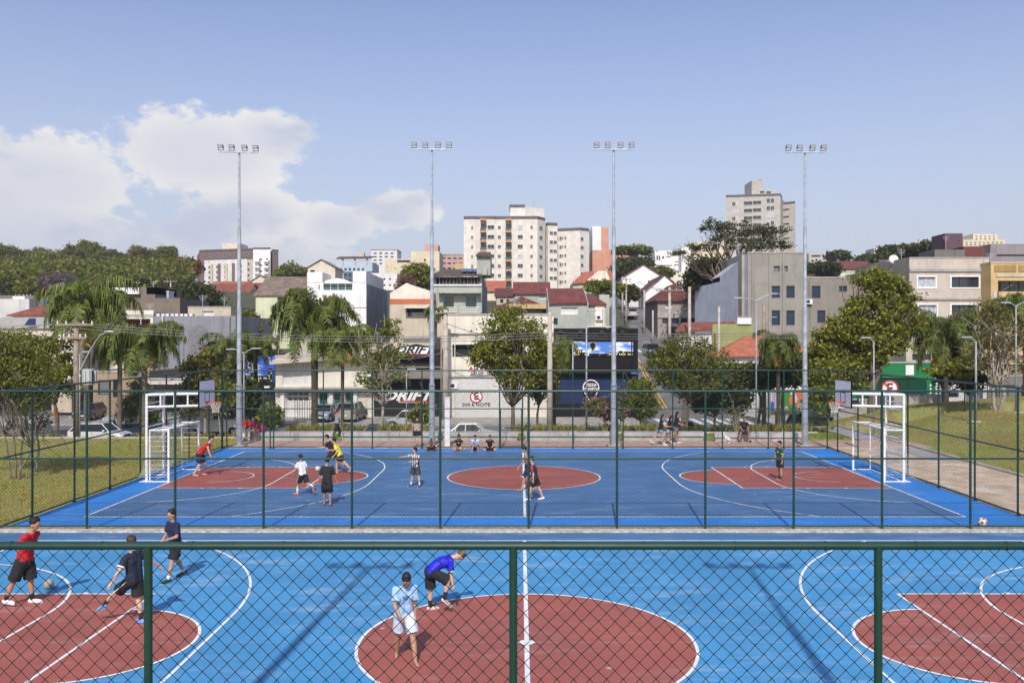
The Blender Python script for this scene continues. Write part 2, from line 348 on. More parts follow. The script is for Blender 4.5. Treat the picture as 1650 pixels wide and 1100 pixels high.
def court(kind, xc, yc, hx, hy, kh, kr, m_field, m_red, lw, cw):
    f = MB(); flat(f, xc-hx, yc-hy, xc+hx, yc+hy, .008); struct(f'{kind}_court_field', f, m_field)
    r = MB(); xl, xr = xc-hx+5.55, xc+hx-5.55
    c = arc(xc, yc, 3.03, 0, 360, 96)[:-1]; r.add([(x, y, .012) for x, y in c], [tuple(range(96))])
    for s, xk, xe in ((-1, xl, xc-hx), (1, xr, xc+hx)):
        flat(r, min(xk, xe), yc-kh, max(xk, xe), yc+kh, .012)
        a = arc(xk, yc, kr, 90, -90, 36) if s < 0 else arc(xk, yc, kr, 90, 270, 36)
        r.add([(x, y, .012) for x, y in a], [tuple(range(len(a)))[::(1 if s > 0 else -1)]])
    for i in range(len(r.f)):
        pass
    struct(f'{kind}_court_red_zones', r, m_red)
    l = MB(); z = .016
    ribbon(l, [(xc-hx, yc-hy), (xc+hx, yc-hy)], lw*1.3, z); ribbon(l, [(xc-hx, yc+hy), (xc+hx, yc+hy)], lw, z)
    z = .0168
    for s in (-1, 1):
        xe = xc+s*hx; xk = xe-s*5.55
        ribbon(l, [(xe, yc-hy), (xe, yc+hy)], lw*1.2, z)
        ribbon(l, [(xk, yc-kh), (xk, yc+kh)], lw, z+.0008)
        for t in (-1, 1): ribbon(l, [(xk, yc+t*kh), (xe, yc+t*kh)], lw, z)
        for t in (-1, 1):     # little lane marks on the key
            for q in (1.2, 2.6, 3.5): ribbon(l, [(xe-s*(q+.6), yc+t*(kh+.05)), (xe-s*(q+.5), yc+t*(kh+.05))], .12, z+.001)
        ribbon(l, arc(xk, yc, kr, 90, -90, 40) if s < 0 else arc(xk, yc, kr, 90, 270, 40), lw, z+.0014)
        for rr, zz in ((4.0, .002), (7.72, .0024)):
            top = []
            for i in range(49):
                a = 90*i/48; top.append((xe-s*rr*math.sin(R(a)), yc+1.6+rr*math.cos(R(a))))
            pts = top+[(x, 2*yc-y) for x, y in top[::-1]]
            pts = [(x, y) for x, y in pts if abs(y-yc) <= hy+.02]
            ribbon(l, pts, lw, z+zz)
        nc = arc(xe-s*1.45, yc, 1.33, 90, -90, 30) if s < 0 else arc(xe-s*1.45, yc, 1.33, 90, 270, 30)
        ribbon(l, nc, lw*.8, z+.003)
    ribbon(l, [(xc, yc-hy), (xc, yc+hy)], cw, z+.0004)
    ribbon(l, arc(xc, yc, 3.03, 0, 360, 96)[:-1], lw, z+.0036, True)
    ribbon(l, arc(xc, yc, .07, 0, 360, 16)[:-1], .14, z+.004, True); ribbon(l, [(xc-.16, yc), (xc+.16, yc)], .05, z+.0044)
    struct(f'{kind}_court_lines', l, M_line)
s = MB(); s.box(-15.05, 25.35, -.12, 15.5, 44.5, .004); struct('far_court_slab', s, C_out)
s = MB(); s.box(-15.05, 6.0, -.12, 15.5, 25.06, .004); struct('near_court_slab', s, C_in)
s = MB(); s.box(-16, 25.06, -.12, 16.4, 25.62, .05); struct('kerb_strip', s, mat('gravelly_concrete', (.5, .47, .4), .95, .35, 9, bump=1, bscale=40, c2=(.3, .28, .22), c2amt=.3, c2scale=4))
court('far', .15, 35.2, 13.6, 7.95, 2.65, 1.8, C_in, C_red, .055, .085)
s = MB()
for k in range(60): x = -13+k*.45; flat(s, x, 15.93, x+.2+.2*((k*7) % 3)/2, 15.942, .0195)
for k in range(14): y = 9+k*1.1; flat(s, -.02-.06, y, -.01-.06, y+.7, .0195)
struct('court_joint', s, mat('pale_joint', (.5, .42, .42), .8, .2))
court('near', .12, 15.94, 13.55, 8.1, 3.05, 1.97, C_near, C_redn, .06, .085)
# paving behind the far court
M_brickp = mat('reddish_pavers', (.5, .33, .25), .9, .25, 3, bump=.5, bscale=30)
s = MB(); s.box(-15.05, 44.5, -.12, 15.5, 44.75, .03); s.box(-15.05, 44.75, -.12, 22, 47.9, .0); s.m = 0; struct('paved_path', s, M_brickp)
s = MB(); s.box(-15.2, 44.72, -.12, 20, 44.95, .012); struct('court_kerb', s, M_concl)
M_sand = mat('sandy_paving', (.54, .42, .30), .95, .25, 1.2, bump=.5, c2=(.64, .54, .42), c2amt=.4, c2scale=.6)
s = MB(); s.box(15.5, 20, -.12, 18.6, 47.9, -.004); s.box(18.6, 20, -.12, 20.0, 40, -.008); struct('side_path', s, M_sand)
s = MB(); s.box(18.6, 40, -.12, 20.0, 56, -.008); struct('grey_path', s, mat('grey_concrete_paving', (.34, .33, .32), .95, .2, 1.2, bump=.4))
s = MB(); s.box(17.2, 20, -.1, 17.35, 47, .0); struct('path_joint', s, M_concl)
s = MB(); s.box(20.0, 20, -.12, 20.14, 56.5, .1); struct('path_kerb', s, M_concl)
# verge kerb above the street
s = MB(); s.box(-60, 49.5, -.3, -15.4, 49.64, .02); s.box(-15.0, 52.2, -.3, 17.6, 52.32, .03); struct('verge_kerb', s, M_concl)
# streets follow the terrain
def strip(mb, pts, w_, dz, n=1, off=0):
    vs = []
    for i, (x, y) in enumerate(pts):
        a = pts[max(i-1, 0)]; b = pts[min(i+1, len(pts)-1)]; dx, dy = b[0]-a[0], b[1]-a[1]; l = math.hypot(dx, dy); ux, uy = dy/l, -dx/l
        for k in (0, 1):
            q = off+(k-.5)*w_; vs.append((x+ux*q, y+uy*q, H(0, y+uy*q if False else y)+dz))
    mb.add(vs, [(2*i, 2*i+1, 2*i+3, 2*i+2) for i in range(len(pts)-1)])
s = MB(); s.box(-120, 61.2, -2.2, 120, 76, -1.90); struct('street', s, M_asph)
s = MB(); s.box(-120, 76, -2.2, 10.6, 76.15, -1.76); s.box(-120, 76.15, -2.2, 10.6, 84.5, -1.78); s.box(21.8, 76, -2.2, 120, 76.15, -1.76); s.box(21.8, 76.15, -2.2, 120, 86, -1.78); struct('sidewalk', s, M_side)
HR = [(16.4, y) for y in (75.9, 80, 84, 87, 90, 94, 97, 104, 110)]+[(16.8, 118), (17.6, 130), (18.8, 140), (20.0, 150), (23, 170), (27, 190)]
s = MB(); strip(s, [p for p in HR], 9.6, .02); o = struct('uphill_road', s, M_asph, fix=False)
s = MB(); strip(s, HR[2:], 1.8, .14, off=5.9); strip(s, HR[2:], 1.8, .14, off=-5.7); struct('uphill_sidewalk', s, M_side, fix=False)
M_yline = mat('yellow_road_paint', (.55, .36, .06), .7, .2, 2)
s = MB()
for o_ in (-2.2, -1.85): strip(s, HR[3:11], .16, .03, off=o_)
for o_ in (1.9, 2.3): strip(s, HR[3:9], .16, .03, off=o_)
strip(s, HR[3:9], .2, .035, off=4.3)
struct('yellow_road_line', s, M_yline, fix=False)
s = MB()
for i in range(8): flat(s, 12.4+i*1.1, 76.6, 12.95+i*1.1, 82.5, -1.90)
for i in range(-9, 9): flat(s, i*9-.6, 68.4, i*9+2.6, 68.52, -1.896)
s.add([(x, y, z) for x, y, z in ((-60, 75.2, -1.895), (10, 75.2, -1.895), (10, 75.35, -1.895), (-60, 75.35, -1.895))], [(0, 1, 2, 3)])
struct('road_markings', s, M_line)
def text(body, size, m_, parent=None, loc=(0, 0, 0), rot=(90, 0, 0), ext=.01, shear=0, name='lettering', bold=0, sx=1, align='CENTER'):
    c = bpy.data.curves.new(name, 'FONT'); c.body = body; c.size = size; c.extrude = ext; c.shear = shear; c.align_x = align; c.align_y = 'CENTER'; c.offset = bold; c.resolution_u = 2
    t = bpy.data.objects.new(name, c); col.objects.link(t); bpy.context.view_layer.update()
    me = bpy.data.meshes.new_from_object(t.evaluated_get(bpy.context.evaluated_depsgraph_get())); bpy.data.objects.remove(t)
    me.materials.clear(); me.materials.append(m_)
    o = bpy.data.objects.new(name, me); col.objects.link(o); o.location = loc; o.rotation_euler = tuple(R(a) for a in rot); o.scale = (sx, 1, 1)
    if parent: o.parent = parent
    return o
o = text('PARE', 2.0, M_line, loc=(15.6, 113, H(0, 113)+.06), rot=(math.degrees(math.atan(.18)), 0, 0), ext=.004, bold=.05, sx=.8, name='road_lettering'); o['kind'] = 'structure'; o.scale = (.75, 2.0, 1)

# ================================================================ FENCES
def netting(mb, L, z0, z1, cell, r, off=0.0):
    # diagonal wires in the plane (s, z); 3-sided rods
    hgt = z1-z0
    for fam in (0, 1):
        k = -hgt if fam == 0 else 0.0
        k = math.floor(k/cell)*cell
        y = off+(r if fam else -r)
        while k < L+hgt:
            if fam == 0:      # s = k + (z-z0)
                a = max(0, -k); b = min(hgt, L-k); p, q = (k+a, z0+a), (k+b, z0+b)
            else:             # s = k - (z-z0)
                a = max(0, k-L); b = min(hgt, k); p, q = (k-a, z0+a), (k-b, z0+b)
            if b-a > .02:
                o_ = len(mb.v); n = (r*.8 if fam == 0 else -r*.8)
                for (s_, z_) in (p, q): mb.v += [(s_-n, y-r*.6, z_+r*.8), (s_+n, y-r*.6, z_-r*.8), (s_, y+r, z_)]
                mb.f += [(o_, o_+1, o_+4, o_+3), (o_+1, o_+2, o_+5, o_+4), (o_+2, o_, o_+3, o_+5)]; mb.mi += [0]*3
            k += cell
def woven(mb, L, z0, z1, cell, r):
    # hand-stretched mesh: every knot sits a little off the grid, wires bend and swell at the knots
    h = cell/2; ni = int(L/h); nj = int((z1-z0)/h); z0 = z1-nj*h+.012; rw = random.Random(4)
    K = {(i, j): (i*h+rw.gauss(0, .0016), z0+j*h+rw.gauss(0, .0016)+.004*math.sin(i*.045)) for i in range(ni+1) for j in range(nj+1) if (i+j) % 2 == 0}
    for (i, j), (a, b) in K.items():
        for di, s in ((1, 1), (-1, -1)):
            q = K.get((i+di, j+1))
            if not q: continue
            y0 = s*r*.9; o = len(mb.v); m = ((a+q[0])/2+s*.0012, (b+q[1])/2-.0012)
            for (x_, z_), k in (((a, b), 1.25), (m, .92), (q, 1.25)):
                n = r*.8*k; mb.v += [(x_-n*s, y0-r*.6, z_+n), (x_+n*s, y0-r*.6, z_-n), (x_, y0+r, z_)]
            for e in (0, 3): mb.f += [(o+e, o+e+1, o+e+4, o+e+3), (o+e+1, o+e+2, o+e+5, o+e+4), (o+e+2, o+e, o+e+3, o+e+5)]
            mb.mi += [0]*6
def fence(label, x0, y0, L, ang, posts, hgt, pr, rails, cell, wr, ties=False, skip=None, rr=None):
    t = thing('court_fence', label, 'fence', (x0, y0, 0), ang, 'green chain-link court fences')
    rr = rr or pr*.8
    for s_ in posts:
        b = MB(); b.tube((s_, 0, 0), (s_, 0, hgt), pr, n=14); b.tube((s_, 0, 0), (s_, 0, .03), pr*2.2, n=14)
        if ties:
            for z in (hgt-.35, hgt-.82, hgt-1.3, hgt-1.8): b.tube((s_, 0, z), (s_, 0, z+.008), pr+.004, n=14)
        b.build('post', M_green, t, smooth=False)
    for z in rails:
        b = MB(); b.tube((0, 0, z), (L, 0, z), rr if z < hgt-.05 else pr, n=14)
        if ties:
            k = .35
            while k < L: b.tube((k, 0, z), (k+.009, 0.0, z), pr+.004, n=14); k += .63
        b.build('rail', M_green, t)
    b = MB()
    (woven if ties else netting)(b, L, rails[-1] if rails[-1] < .3 else .05, hgt-.02, cell, wr); b.build('netting', M_wire, t, fix=False)
    return t
# near fence: posts at photo x 243, 827, 1418
D0 = 6.15
fx = [gx(827, D0)+2.543*k for k in range(-3, 4)]
M_tie = M_galv
fence('nearest green chain-link fence, thick top tube, in front of the light blue court', fx[0], D0, fx[-1]-fx[0], 0, [x-fx[0] for x in fx], 4.045, .0285, [4.045, .08], .115, .0021, ties=True)
fp = [2.541*k for k in range(13)]
fence('long green chain-link fence standing on the gravel strip between the two courts', -15.0, 25.38, 30.49, 0, fp, 4.02, .035, [4.0, 2.06, .12], .109, .0017)
sp_ = [.0]+[1.85+2.58*k for k in range(8)]
fence('green chain-link fence along the grassy lawn side of the slate blue court', -15.05, 25.38, 19.2, R(90), sp_[1:]+[19.15], 4.0, .033, [3.98, 2.04, .08], .109, .0017)
fence('green chain-link fence along the sandy path side of the slate blue court', 15.5, 25.38, 19.2, R(90), [2.1+2.6*k for k in range(7)]+[19.15], 4.0, .033, [3.98, 2.04, .08], .109, .0017)
gx0, gx1 = gx(805, 44.5), gx(842, 44.5)
bp = [gx(p, 44.5)+15.0 for p in (441, 521, 600, 680)]+[gx(p, 44.5)+15.0 for p in (923, 1004, 1084, 1164, 1238)]
fence('green chain-link fence between the slate blue court and the reddish paved path, with a gate', -15.0, 44.5, 30.5, 0, bp+[.0, 2.4, gx0+15, gx1+15, 28.3], 3.95, .033, [3.93, 2.0, .08], .109, .0017)
b = thing('court_gate', 'narrow green mesh gate in the fence behind the slate blue court', 'gate', (gx0+.05, 44.42, 0))
q = MB(); W_ = gx1-gx0-.1
for a, c in (((0, 0, .1), (0, 0, 2.0)), ((W_, 0, .1), (W_, 0, 2.0)), ((0, 0, 2.0), (W_, 0, 2.0)), ((0, 0, .1), (W_, 0, .1)), ((0, 0, 1.05), (W_, 0, 1.05))): q.tube(a, c, .024, n=10)
q.build('gate_frame', M_green, b); q = MB(); netting(q, W_, .1, 2.0, .109, .0017, .02); q.build('netting', M_wire, b, fix=False)
q = MB(); q.box(.06, -.05, 1.0, .2, -.02, 1.08); q.build('latch', M_galv, b)

# ================================================================ GOALS AND HOOPS
def hoop_stand(x, s, label):   # s=+1: stands at the left end, board faces +x
    t = thing('basketball_hoop', label, 'basketball hoop', (x, 0, 0))
    m_ = M_white; f = MB()
    y0, y1, zt = 34.15, 35.8, 3.34
    f.tube((0, y0, 0), (0, y0, zt), .052, n=12); f.tube((0, y1, 0), (0, y1, zt), .048, n=12)
    f.tube((0, y0, zt), (0, y1, zt), .05, n=10)
    f.box(-.2, y0-.2, 0, .2, y0+.2, .02); f.box(-.2, y1-.2, 0, .2, y1+.2, .02); f.build('ladder_post', m_, t, bevel=0)
    for z in (.25, .95, 1.6, 2.1, 2.72, 3.0):
        f = MB(); f.tube((0, y0, z), (0, y1, z), .032, n=8); f.build('rung', m_, t)
    f = MB(); xe = s*1.82
    f.tube((0, y0, zt), (xe, 34.95, zt-.0), .05, n=12); f.tube((0, y0, 2.87), (xe, 34.95, 2.87), .05, n=12)
    f.tube((0, y1, zt), (xe, 35.7, zt), .045, n=12)
    for k in range(1, 5): u = k/4; f.tube((xe*u, y0+.8*u, 2.87), (xe*u, y0+.8*u, zt), .035, n=8)
    f.build('arm_truss', m_, t)
    xb = s*(1.88); b = MB(); b.box(xb-.02, 34.5, 2.78, xb+.02, 36.3, 3.88); bd = b.build('backboard', mat('grey_backboard_paint', (.86, .87, .9), .5, .05, 3), t)
    b = MB(); e = s*.024
    for (ya, za, yb, zb, q) in ((34.5, 2.78, 36.3, 2.82, 0), (34.5, 3.84, 36.3, 3.88, 0), (34.5, 2.78, 34.54, 3.88, 1), (36.26, 2.78, 36.3, 3.88, 1), (35.12, 2.95, 35.68, 3.0, 0), (35.12, 3.35, 35.68, 3.4, 0), (35.12, 3.0, 35.17, 3.35, 1), (35.63, 3.0, 35.68, 3.35, 1)):
        b.box(xb-s*.023-q*.001, ya, za, xb+e+q*.001*s, yb, zb)
    b.build('board_lines', M_dark, bd)
    b = MB(); c = (xb+s*.36, 35.4); pts = [(c[0]+.23*math.cos(R(a)), c[1]+.23*math.sin(R(a)), 2.95) for a in range(0, 361, 20)]
    b.path(pts, .013, 6); b.box(xb+s*.02, 35.3, 2.9, xb+s*.13, 35.5, 2.97); rim = b.build('rim', mat('orange_rim_paint', (.75, .16, .04), .5, .1), t)
    n_ = MB()
    for a in range(0, 360, 30):
        for q in (15, -15):
            n_.path([(c[0]+r_*math.cos(R(a+q*k)), c[1]+r_*math.sin(R(a+q*k)), z_) for k, (r_, z_) in enumerate(((.23, 2.94), (.17, 2.8), (.13, 2.68), (.12, 2.55)))], .004, 4)
    n_.build('net', M_white, rim, fix=False)
hoop_stand(-14.45, 1, 'white ladder-framed basketball hoop and grey backboard on the lawn side of the court')
hoop_stand(14.85, -1, 'white ladder-framed basketball hoop and grey backboard on the sandy path side of the court')
def goal(x, s, label):    # mouth faces s
    t = thing('football_goal', label, 'goal', (x, 35.5, 0)); f = MB(); d = -s*.72
    for y in (-1.6, 1.6): f = MB(); f.tube((0, y, 0), (0, y, 2.04), .045, n=12); f.build('post', M_white, t)
    f = MB(); f.tube((0, -1.645, 2.04), (0, 1.645, 2.04), .045, n=12); f.build('crossbar', M_white, t)
    f = MB()
    for y in (-1.6, 1.6):
        f.tube((0, y, 2.02), (d, y, 2.0), .028, n=8); f.tube((d, y, 0), (d, y, 2.0), .026, n=8); f.tube((0, y, .03), (d, y, .03), .025, n=8)
    f.tube((d, -1.6, 2.0), (d, 1.6, 2.0), .028, n=8); f.tube((d, -1.6, .03), (d, 1.6, .03), .025, n=8)
    for y in (-.5, .5): f.tube((0, y, 2.03), (d, y, 2.0), .014, n=6)
    f.build('rear_frame', M_white, t)
    n_ = MB(); r = .004
    prof = [(d*.15, 2.02), (d, 1.95), (d*1.15, 1.2), (d*1.35, .5), (d*1.7, .12)]
    y = -1.6
    while y <= 1.61: n_.path([(a, y+.02*math.sin(k*2), z) for k, (a, z) in enumerate(prof)], r, 3); y += .16
    for i in range(len(prof)-1):
        for k in range(4):
            u = k/4; a = prof[i][0]*(1-u)+prof[i+1][0]*u; z = prof[i][1]*(1-u)+prof[i+1][1]*u
            n_.path([(a, -1.6+.4*j, z-.02*math.sin(j*1.5)) for j in range(9)], r, 3)
            for y in (-1.6, 1.6): n_.tube((d*.0, y, z), (a, y, z), r, n=3)
    n_.build('net', M_white, t, fix=False)
goal(-13.5, 1, 'small white football goal on the lawn side of the slate blue court')
goal(14.0, -1, 'small white football goal on the sandy path side of the slate blue court')

# ================================================================ FLOODLIGHT POLES
def flood(x, y, zt, label, tilt=0.0):
    t = thing('floodlight_pole', label, 'floodlight pole', (x, y, 0), 0, 'tall floodlight poles round the courts')
    p = MB(); hs = [0, 3.2, 3.21, 7.2, 7.21, 11.2, 11.21, zt]; rs = [.155, .15, .122, .118, .095, .09, .068, .055]
    p.path([(0, 0, h) for h in hs], rs, 14); p.build('pole', M_galv, t)
    p = MB(); p.box(-.3, -.3, 0, .3, .3, .03); p.box(-.36, -.36, -.1, .36, .36, .0)
    for a in (-.22, .22):
        for c in (-.22, .22): p.tube((a, c, 0), (a, c, .08), .02, n=6)
    p.build('base_plate', M_concl, t)
    p = MB(); p.box(-1.0, -.04, -.05, 1.0, .04, .03); a = p.build('crossarm', M_galv, t); a.location = (0, -.12, zt-.0); a.rotation_euler = (0, R(tilt), 0)
    for k, xx in enumerate((-.9, -.33, .33, .9)):
        h = MB(); h.add([(-.12, -.17, -.05), (.12, -.17, -.05), (.15, -.17, .13), (-.15, -.17, .13), (-.09, .1, 0), (.09, .1, 0), (.1, .1, .1), (-.1, .1, .1)], [(0, 1, 2, 3), (4, 5, 6, 7), (0, 1, 5, 4), (1, 2, 6, 5), (2, 3, 7, 6), (3, 0, 4, 7)])
        h.box(-.14, -.05, -.14, -.12, .0, .08); h.box(.12, -.05, -.14, .14, .0, .08); h.box(-.14, -.05, -.15, .14, 0, -.13)
        ho = h.build('floodlight', mat('grey_lamp_housing', (.12, .12, .13), .5, .1), t); ho.location = (xx, -.12, zt+.2-math.tan(R(tilt))*xx)
        g_ = MB(); g_.add([(-.1, -.176, -.03), (.1, -.176, -.03), (.125, -.176, .11), (-.125, -.176, .11)], [(0, 1, 2, 3)]); g_.build('lens', mat('lamp_glass', (.3, .3, .3), .15, 0, spec=.8), ho)
for px, b_, tp, lb, tl in ((385.5, 718, 244, 'floodlight pole beside the bench with people in red, tops the lawn corner of the court', 1.5), (696, 718, 239.5, 'floodlight pole rising behind the seated children, in front of the white building', 0),
                           (989, 718, 239.5, 'floodlight pole rising in front of the black mural building', 0), (1297, 718, 244, 'floodlight pole beside the seated man in black, in front of the tall orchard-green tree', 0)):
    d = 45.55; flood(gx(px, d), d, gz(tp, d)-.05, lb.replace('orchard-green ', 'bushy '), tl)
flood(-4.85, 5.0, 15.3, 'floodlight pole whose shadow crosses the light blue court beside the sky blue boy'); flood(4.3, 5.0, 15.3, 'floodlight pole out of view whose shadow falls on the light blue court near the key')
# ================================================================ BENCHES, POST
M_bench = mat('grey_concrete_bench', (.45, .45, .45), .85, .18, 1.5, bump=.3, streak=.2)
def bench(px0, px1, d, label):
    x0, x1 = gx(px0, d), gx(px1, d); t = thing('concrete_bench', label, 'bench', ((x0+x1)/2, d, 0), 0, 'long concrete benches along the paved path'); h = (x1-x0)/2
    b = MB(); b.box(-h, 0, .2, h, .55, .43); b.build('seat', M_bench, t, bevel=.015)
    b = MB(); b.box(-h+.05, .1, -.05, h-.05, .5, .2); b.build('base', M_bench, t)
    n = max(1, int((x1-x0)/2.3)); b = MB()
    for k in range(1, n): b.box(-h+2*h*k/n-.012, -.004, .202, -h+2*h*k/n+.012, .553, .433)
    b.build('joint', M_dark, t)
bench(400, 536, 48.2, 'low concrete bench that the people in red sit on'); bench(549, 738, 48.2, 'low concrete bench behind the person taking a photo'); bench(741, 835, 48.2, 'short low concrete bench behind the seated children and gate')
bench(845, 986, 48.2, 'low concrete bench in front of the black mural building'); bench(1003, 1135, 48.2, 'low concrete bench behind the three walking girls'); bench(1152, 1292, 47.6, 'low concrete bench with a man in black sitting on it')
b = thing('white_post', 'square white painted post beside the court fence, next to the seated children', 'post', (gx(721, 45.2), 45.2, 0)); q = MB(); q.box(-.13, -.13, -.1, .13, .13, 2.5); q.build('shaft', M_white, b, bevel=.01)
q = MB(); q.box(-.16, -.16, 2.5, .16, .16, 2.54); q.build('cap', M_white, b)
# ================================================================ BUILDINGS
def facade(mb, x0, x1, z0, z1, y, rects, dep=.22):
    """front wall in the plane y with true openings and reveals"""
    X = sorted({x0, x1} | {v for r in rects for v in (r[0], r[2])}); Z = sorted({z0, z1} | {v for r in rects for v in (r[1], r[3])})
    X = [v for v in X if x0-1e-6 <= v <= x1+1e-6]; Z = [v for v in Z if z0-1e-6 <= v <= z1+1e-6]
    for i in range(len(X)-1):
        for j in range(len(Z)-1):
            cx, cz = (X[i]+X[i+1])/2, (Z[j]+Z[j+1])/2
            if any(r[0] < cx < r[2] and r[1] < cz < r[3] for r in rects): continue
            mb.add([(X[i], y, Z[j]), (X[i+1], y, Z[j]), (X[i+1], y, Z[j+1]), (X[i], y, Z[j+1])], [(0, 1, 2, 3)])
    for a, c, b, d in rects:
        mb.add([(a, y, c), (b, y, c), (b, y, d), (a, y, d), (a, y+dep, c), (b, y+dep, c), (b, y+dep, d), (a, y+dep, d)], [(0, 4, 5, 1), (1, 5, 6, 2), (2, 6, 7, 3), (3, 7, 4, 0)])
def window(t, a, c, b, d, y, kind='dark', dep=.22, nm='window'):
    gm = {'dark': M_glass, 'green': M_glassg, 'blue': M_glassb, 'curtain': M_curt, 'shutter': M_shut, 'black': M_black, 'grey': M_shutg}[kind]
    fm = M_framed if kind in ('dark', 'blue', 'black', 'grey') else M_frame; fw = min(.06, (b-a)*.08)
    f = MB(); y0, y1 = y+dep-.09, y+dep-.02
    f.box(a, y0, c, b, y1, c+fw); f.box(a, y0, d-fw, b, y1, d); f.box(a, y0, c+fw, a+fw, y1, d-fw); f.box(b-fw, y0, c+fw, b, y1, d-fw)
    n = max(1, round((b-a)/1.0))
    if kind != 'black':
        for k in range(1, n): x = a+(b-a)*k/n; f.box(x-fw/2, y0+.003, c+fw, x+fw/2, y1, d-fw)
    fo = f.build(nm, fm, t, fix=False)
    g = MB(); g.add([(a, y+dep, c), (b, y+dep, c), (b, y+dep, d), (a, y+dep, d)], [(0, 1, 2, 3)]); g.build('pane', gm, fo, fix=False)
    return fo
M_shut = mat('white_roller_shutter', (.62, .61, .58), .6, .08, 2); M_shutg = mat('grey_bars_window', (.16, .17, .18), .6, .3, 20)
def roofbox(mb, poly, thick=.12): # poly: list of 3D points (top face), extruded down
    n = len(poly); vs = [tuple(p) for p in poly]+[(p[0], p[1], p[2]-thick) for p in poly]
    mb.add(vs, [tuple(range(n)), tuple(range(n, 2*n))[::-1]]+[(i, n+i, n+(i+1) % n, (i+1) % n) for i in range(n)])
def bld(label, d, px0, px1, ytop, m_, wins=(), depth=9, ybot=None, cat='building', name='building', cap=None, ledges=(), pw='dark', side=None, zb=None, ret=False, dep=.22, capm=None, roofm=None):
    """box building; px are photo pixels on its front plane at depth d. wins: (x0,y0,x1,y1[,kind])"""
    x0, x1 = gx(px0, d), gx(px1, d); xm = (x0+x1)/2; zt = gz(ytop, d)
    if zb is None: zb = min(H(xm, d), H(xm, d+depth))-.8 if ybot is None else gz(ybot, d)
    t = thing(name, label, cat, (xm, d, zb)); A = lambda px: gx(px, d)-xm; Bz = lambda py: gz(py, d)-zb
    rects = [(A(r[0]), Bz(r[3]), A(r[2]), Bz(r[1])) for r in wins]
    hw = (x1-x0)/2; ht = zt-zb; b = MB(); facade(b, -hw, hw, 0, ht, 0, rects, dep)
    b.add([(-hw, 0, 0), (-hw, depth, 0), (-hw, depth, ht), (-hw, 0, ht)], [(0, 1, 2, 3)]); b.add([(hw, 0, 0), (hw, depth, 0), (hw, depth, ht), (hw, 0, ht)], [(0, 3, 2, 1)])
    b.add([(-hw, depth, 0), (hw, depth, 0), (hw, depth, ht), (-hw, depth, ht)], [(0, 1, 2, 3)])
    b.add([(-hw, 0, ht-.35), (hw, 0, ht-.35), (hw, depth, ht-.35), (-hw, depth, ht-.35)], [(0, 1, 2, 3)])
    b.build('wall', m_, t, fix=False)
    for r, q in zip(wins, rects): window(t, q[0], q[1], q[2], q[3], 0, r[4] if len(r) > 4 else pw, dep)
    if cap:
        c = MB(); o = .06*max(1, d/110)
        c.box(-hw-o, -o, ht, hw+o, .2, ht+cap); c.box(-hw-o, .2, ht, -hw+.15, depth+o, ht+cap); c.box(hw-.15, .2, ht, hw+o, depth+o, ht+cap); c.build('coping', capm or M_conc, t)
    for (ly, th) in ledges:
        c = MB(); c.box(-hw-.05, -.16, Bz(ly)-th/2, hw+.05, -.002, Bz(ly)+th/2); c.build('ledge', capm or M_conc, t)
    if cat == 'building' and d < 345 and hw > 2 and side is None:
        ra = random.Random(int(px0*13+d)); c = MB(); ax = ra.uniform(-hw*.7, hw*.7); ay = depth*ra.uniform(.4, .8); ah = ra.uniform(1.6, 2.8); c.tube((ax, ay, ht-.4), (ax, ay, ht+ah), .035, n=5)
        for q in range(4): c.box(ax-.5+q*.08, ay-.015, ht+ah-.2-q*.16, ax+.5-q*.08, ay+.015, ht+ah-.17-q*.16)
        c.build('roof_antenna', M_galv, t, fix=False)
        if d < 120 and hw > 3: c = MB(); gxx = hw*.86*ra.choice((-1, 1)); c.tube((gxx, -.07, .2), (gxx, -.07, ht-.15), .05, n=6); c.build('drainpipe', m_, t, fix=False)
    return (t, A, Bz, hw, ht)
def gable_roof(t, hw, ht, rise, depth, m_, over=.4, axis='y', y0=0, name='roof'):
    """axis 'x': ridge runs left-right (slopes face us); 'y': gable faces us"""
    r = MB()
    if axis == 'x':
        roofbox(r, [(-hw-over, y0-over, ht-.1), (hw+over, y0-over, ht-.1), (hw+over, y0+depth/2, ht+rise), (-hw-over, y0+depth/2, ht+rise)])
        roofbox(r, [(-hw-over, y0+depth/2, ht+rise+.003), (hw+over, y0+depth/2, ht+rise+.003), (hw+over, y0+depth+over, ht-.1), (-hw-over, y0+depth+over, ht-.1)])
        g = MB()
        for s in (-1, 1): g.prism([(y0+.01, ht), (y0+depth-.01, ht), (y0+depth/2, ht+rise-.15)], s*hw*.999, s*(hw*.999-.15*s*s), 'x')
    else:
        roofbox(r, [(-hw-over, y0-over, ht-.1), (0, y0-over, ht+rise), (0, y0+depth+over, ht+rise), (-hw-over, y0+depth+over, ht-.1)])
        roofbox(r, [(.003, y0-over, ht+rise), (hw+over, y0-over, ht-.1), (hw+over, y0+depth+over, ht-.1), (.003, y0+depth+over, ht+rise)])
        g = MB(); g.prism([(-hw, ht-.01), (hw, ht-.01), (0, ht+rise-.16)], y0+.005, y0+.2, 'y')
    r.build(name, m_, t)
    return g
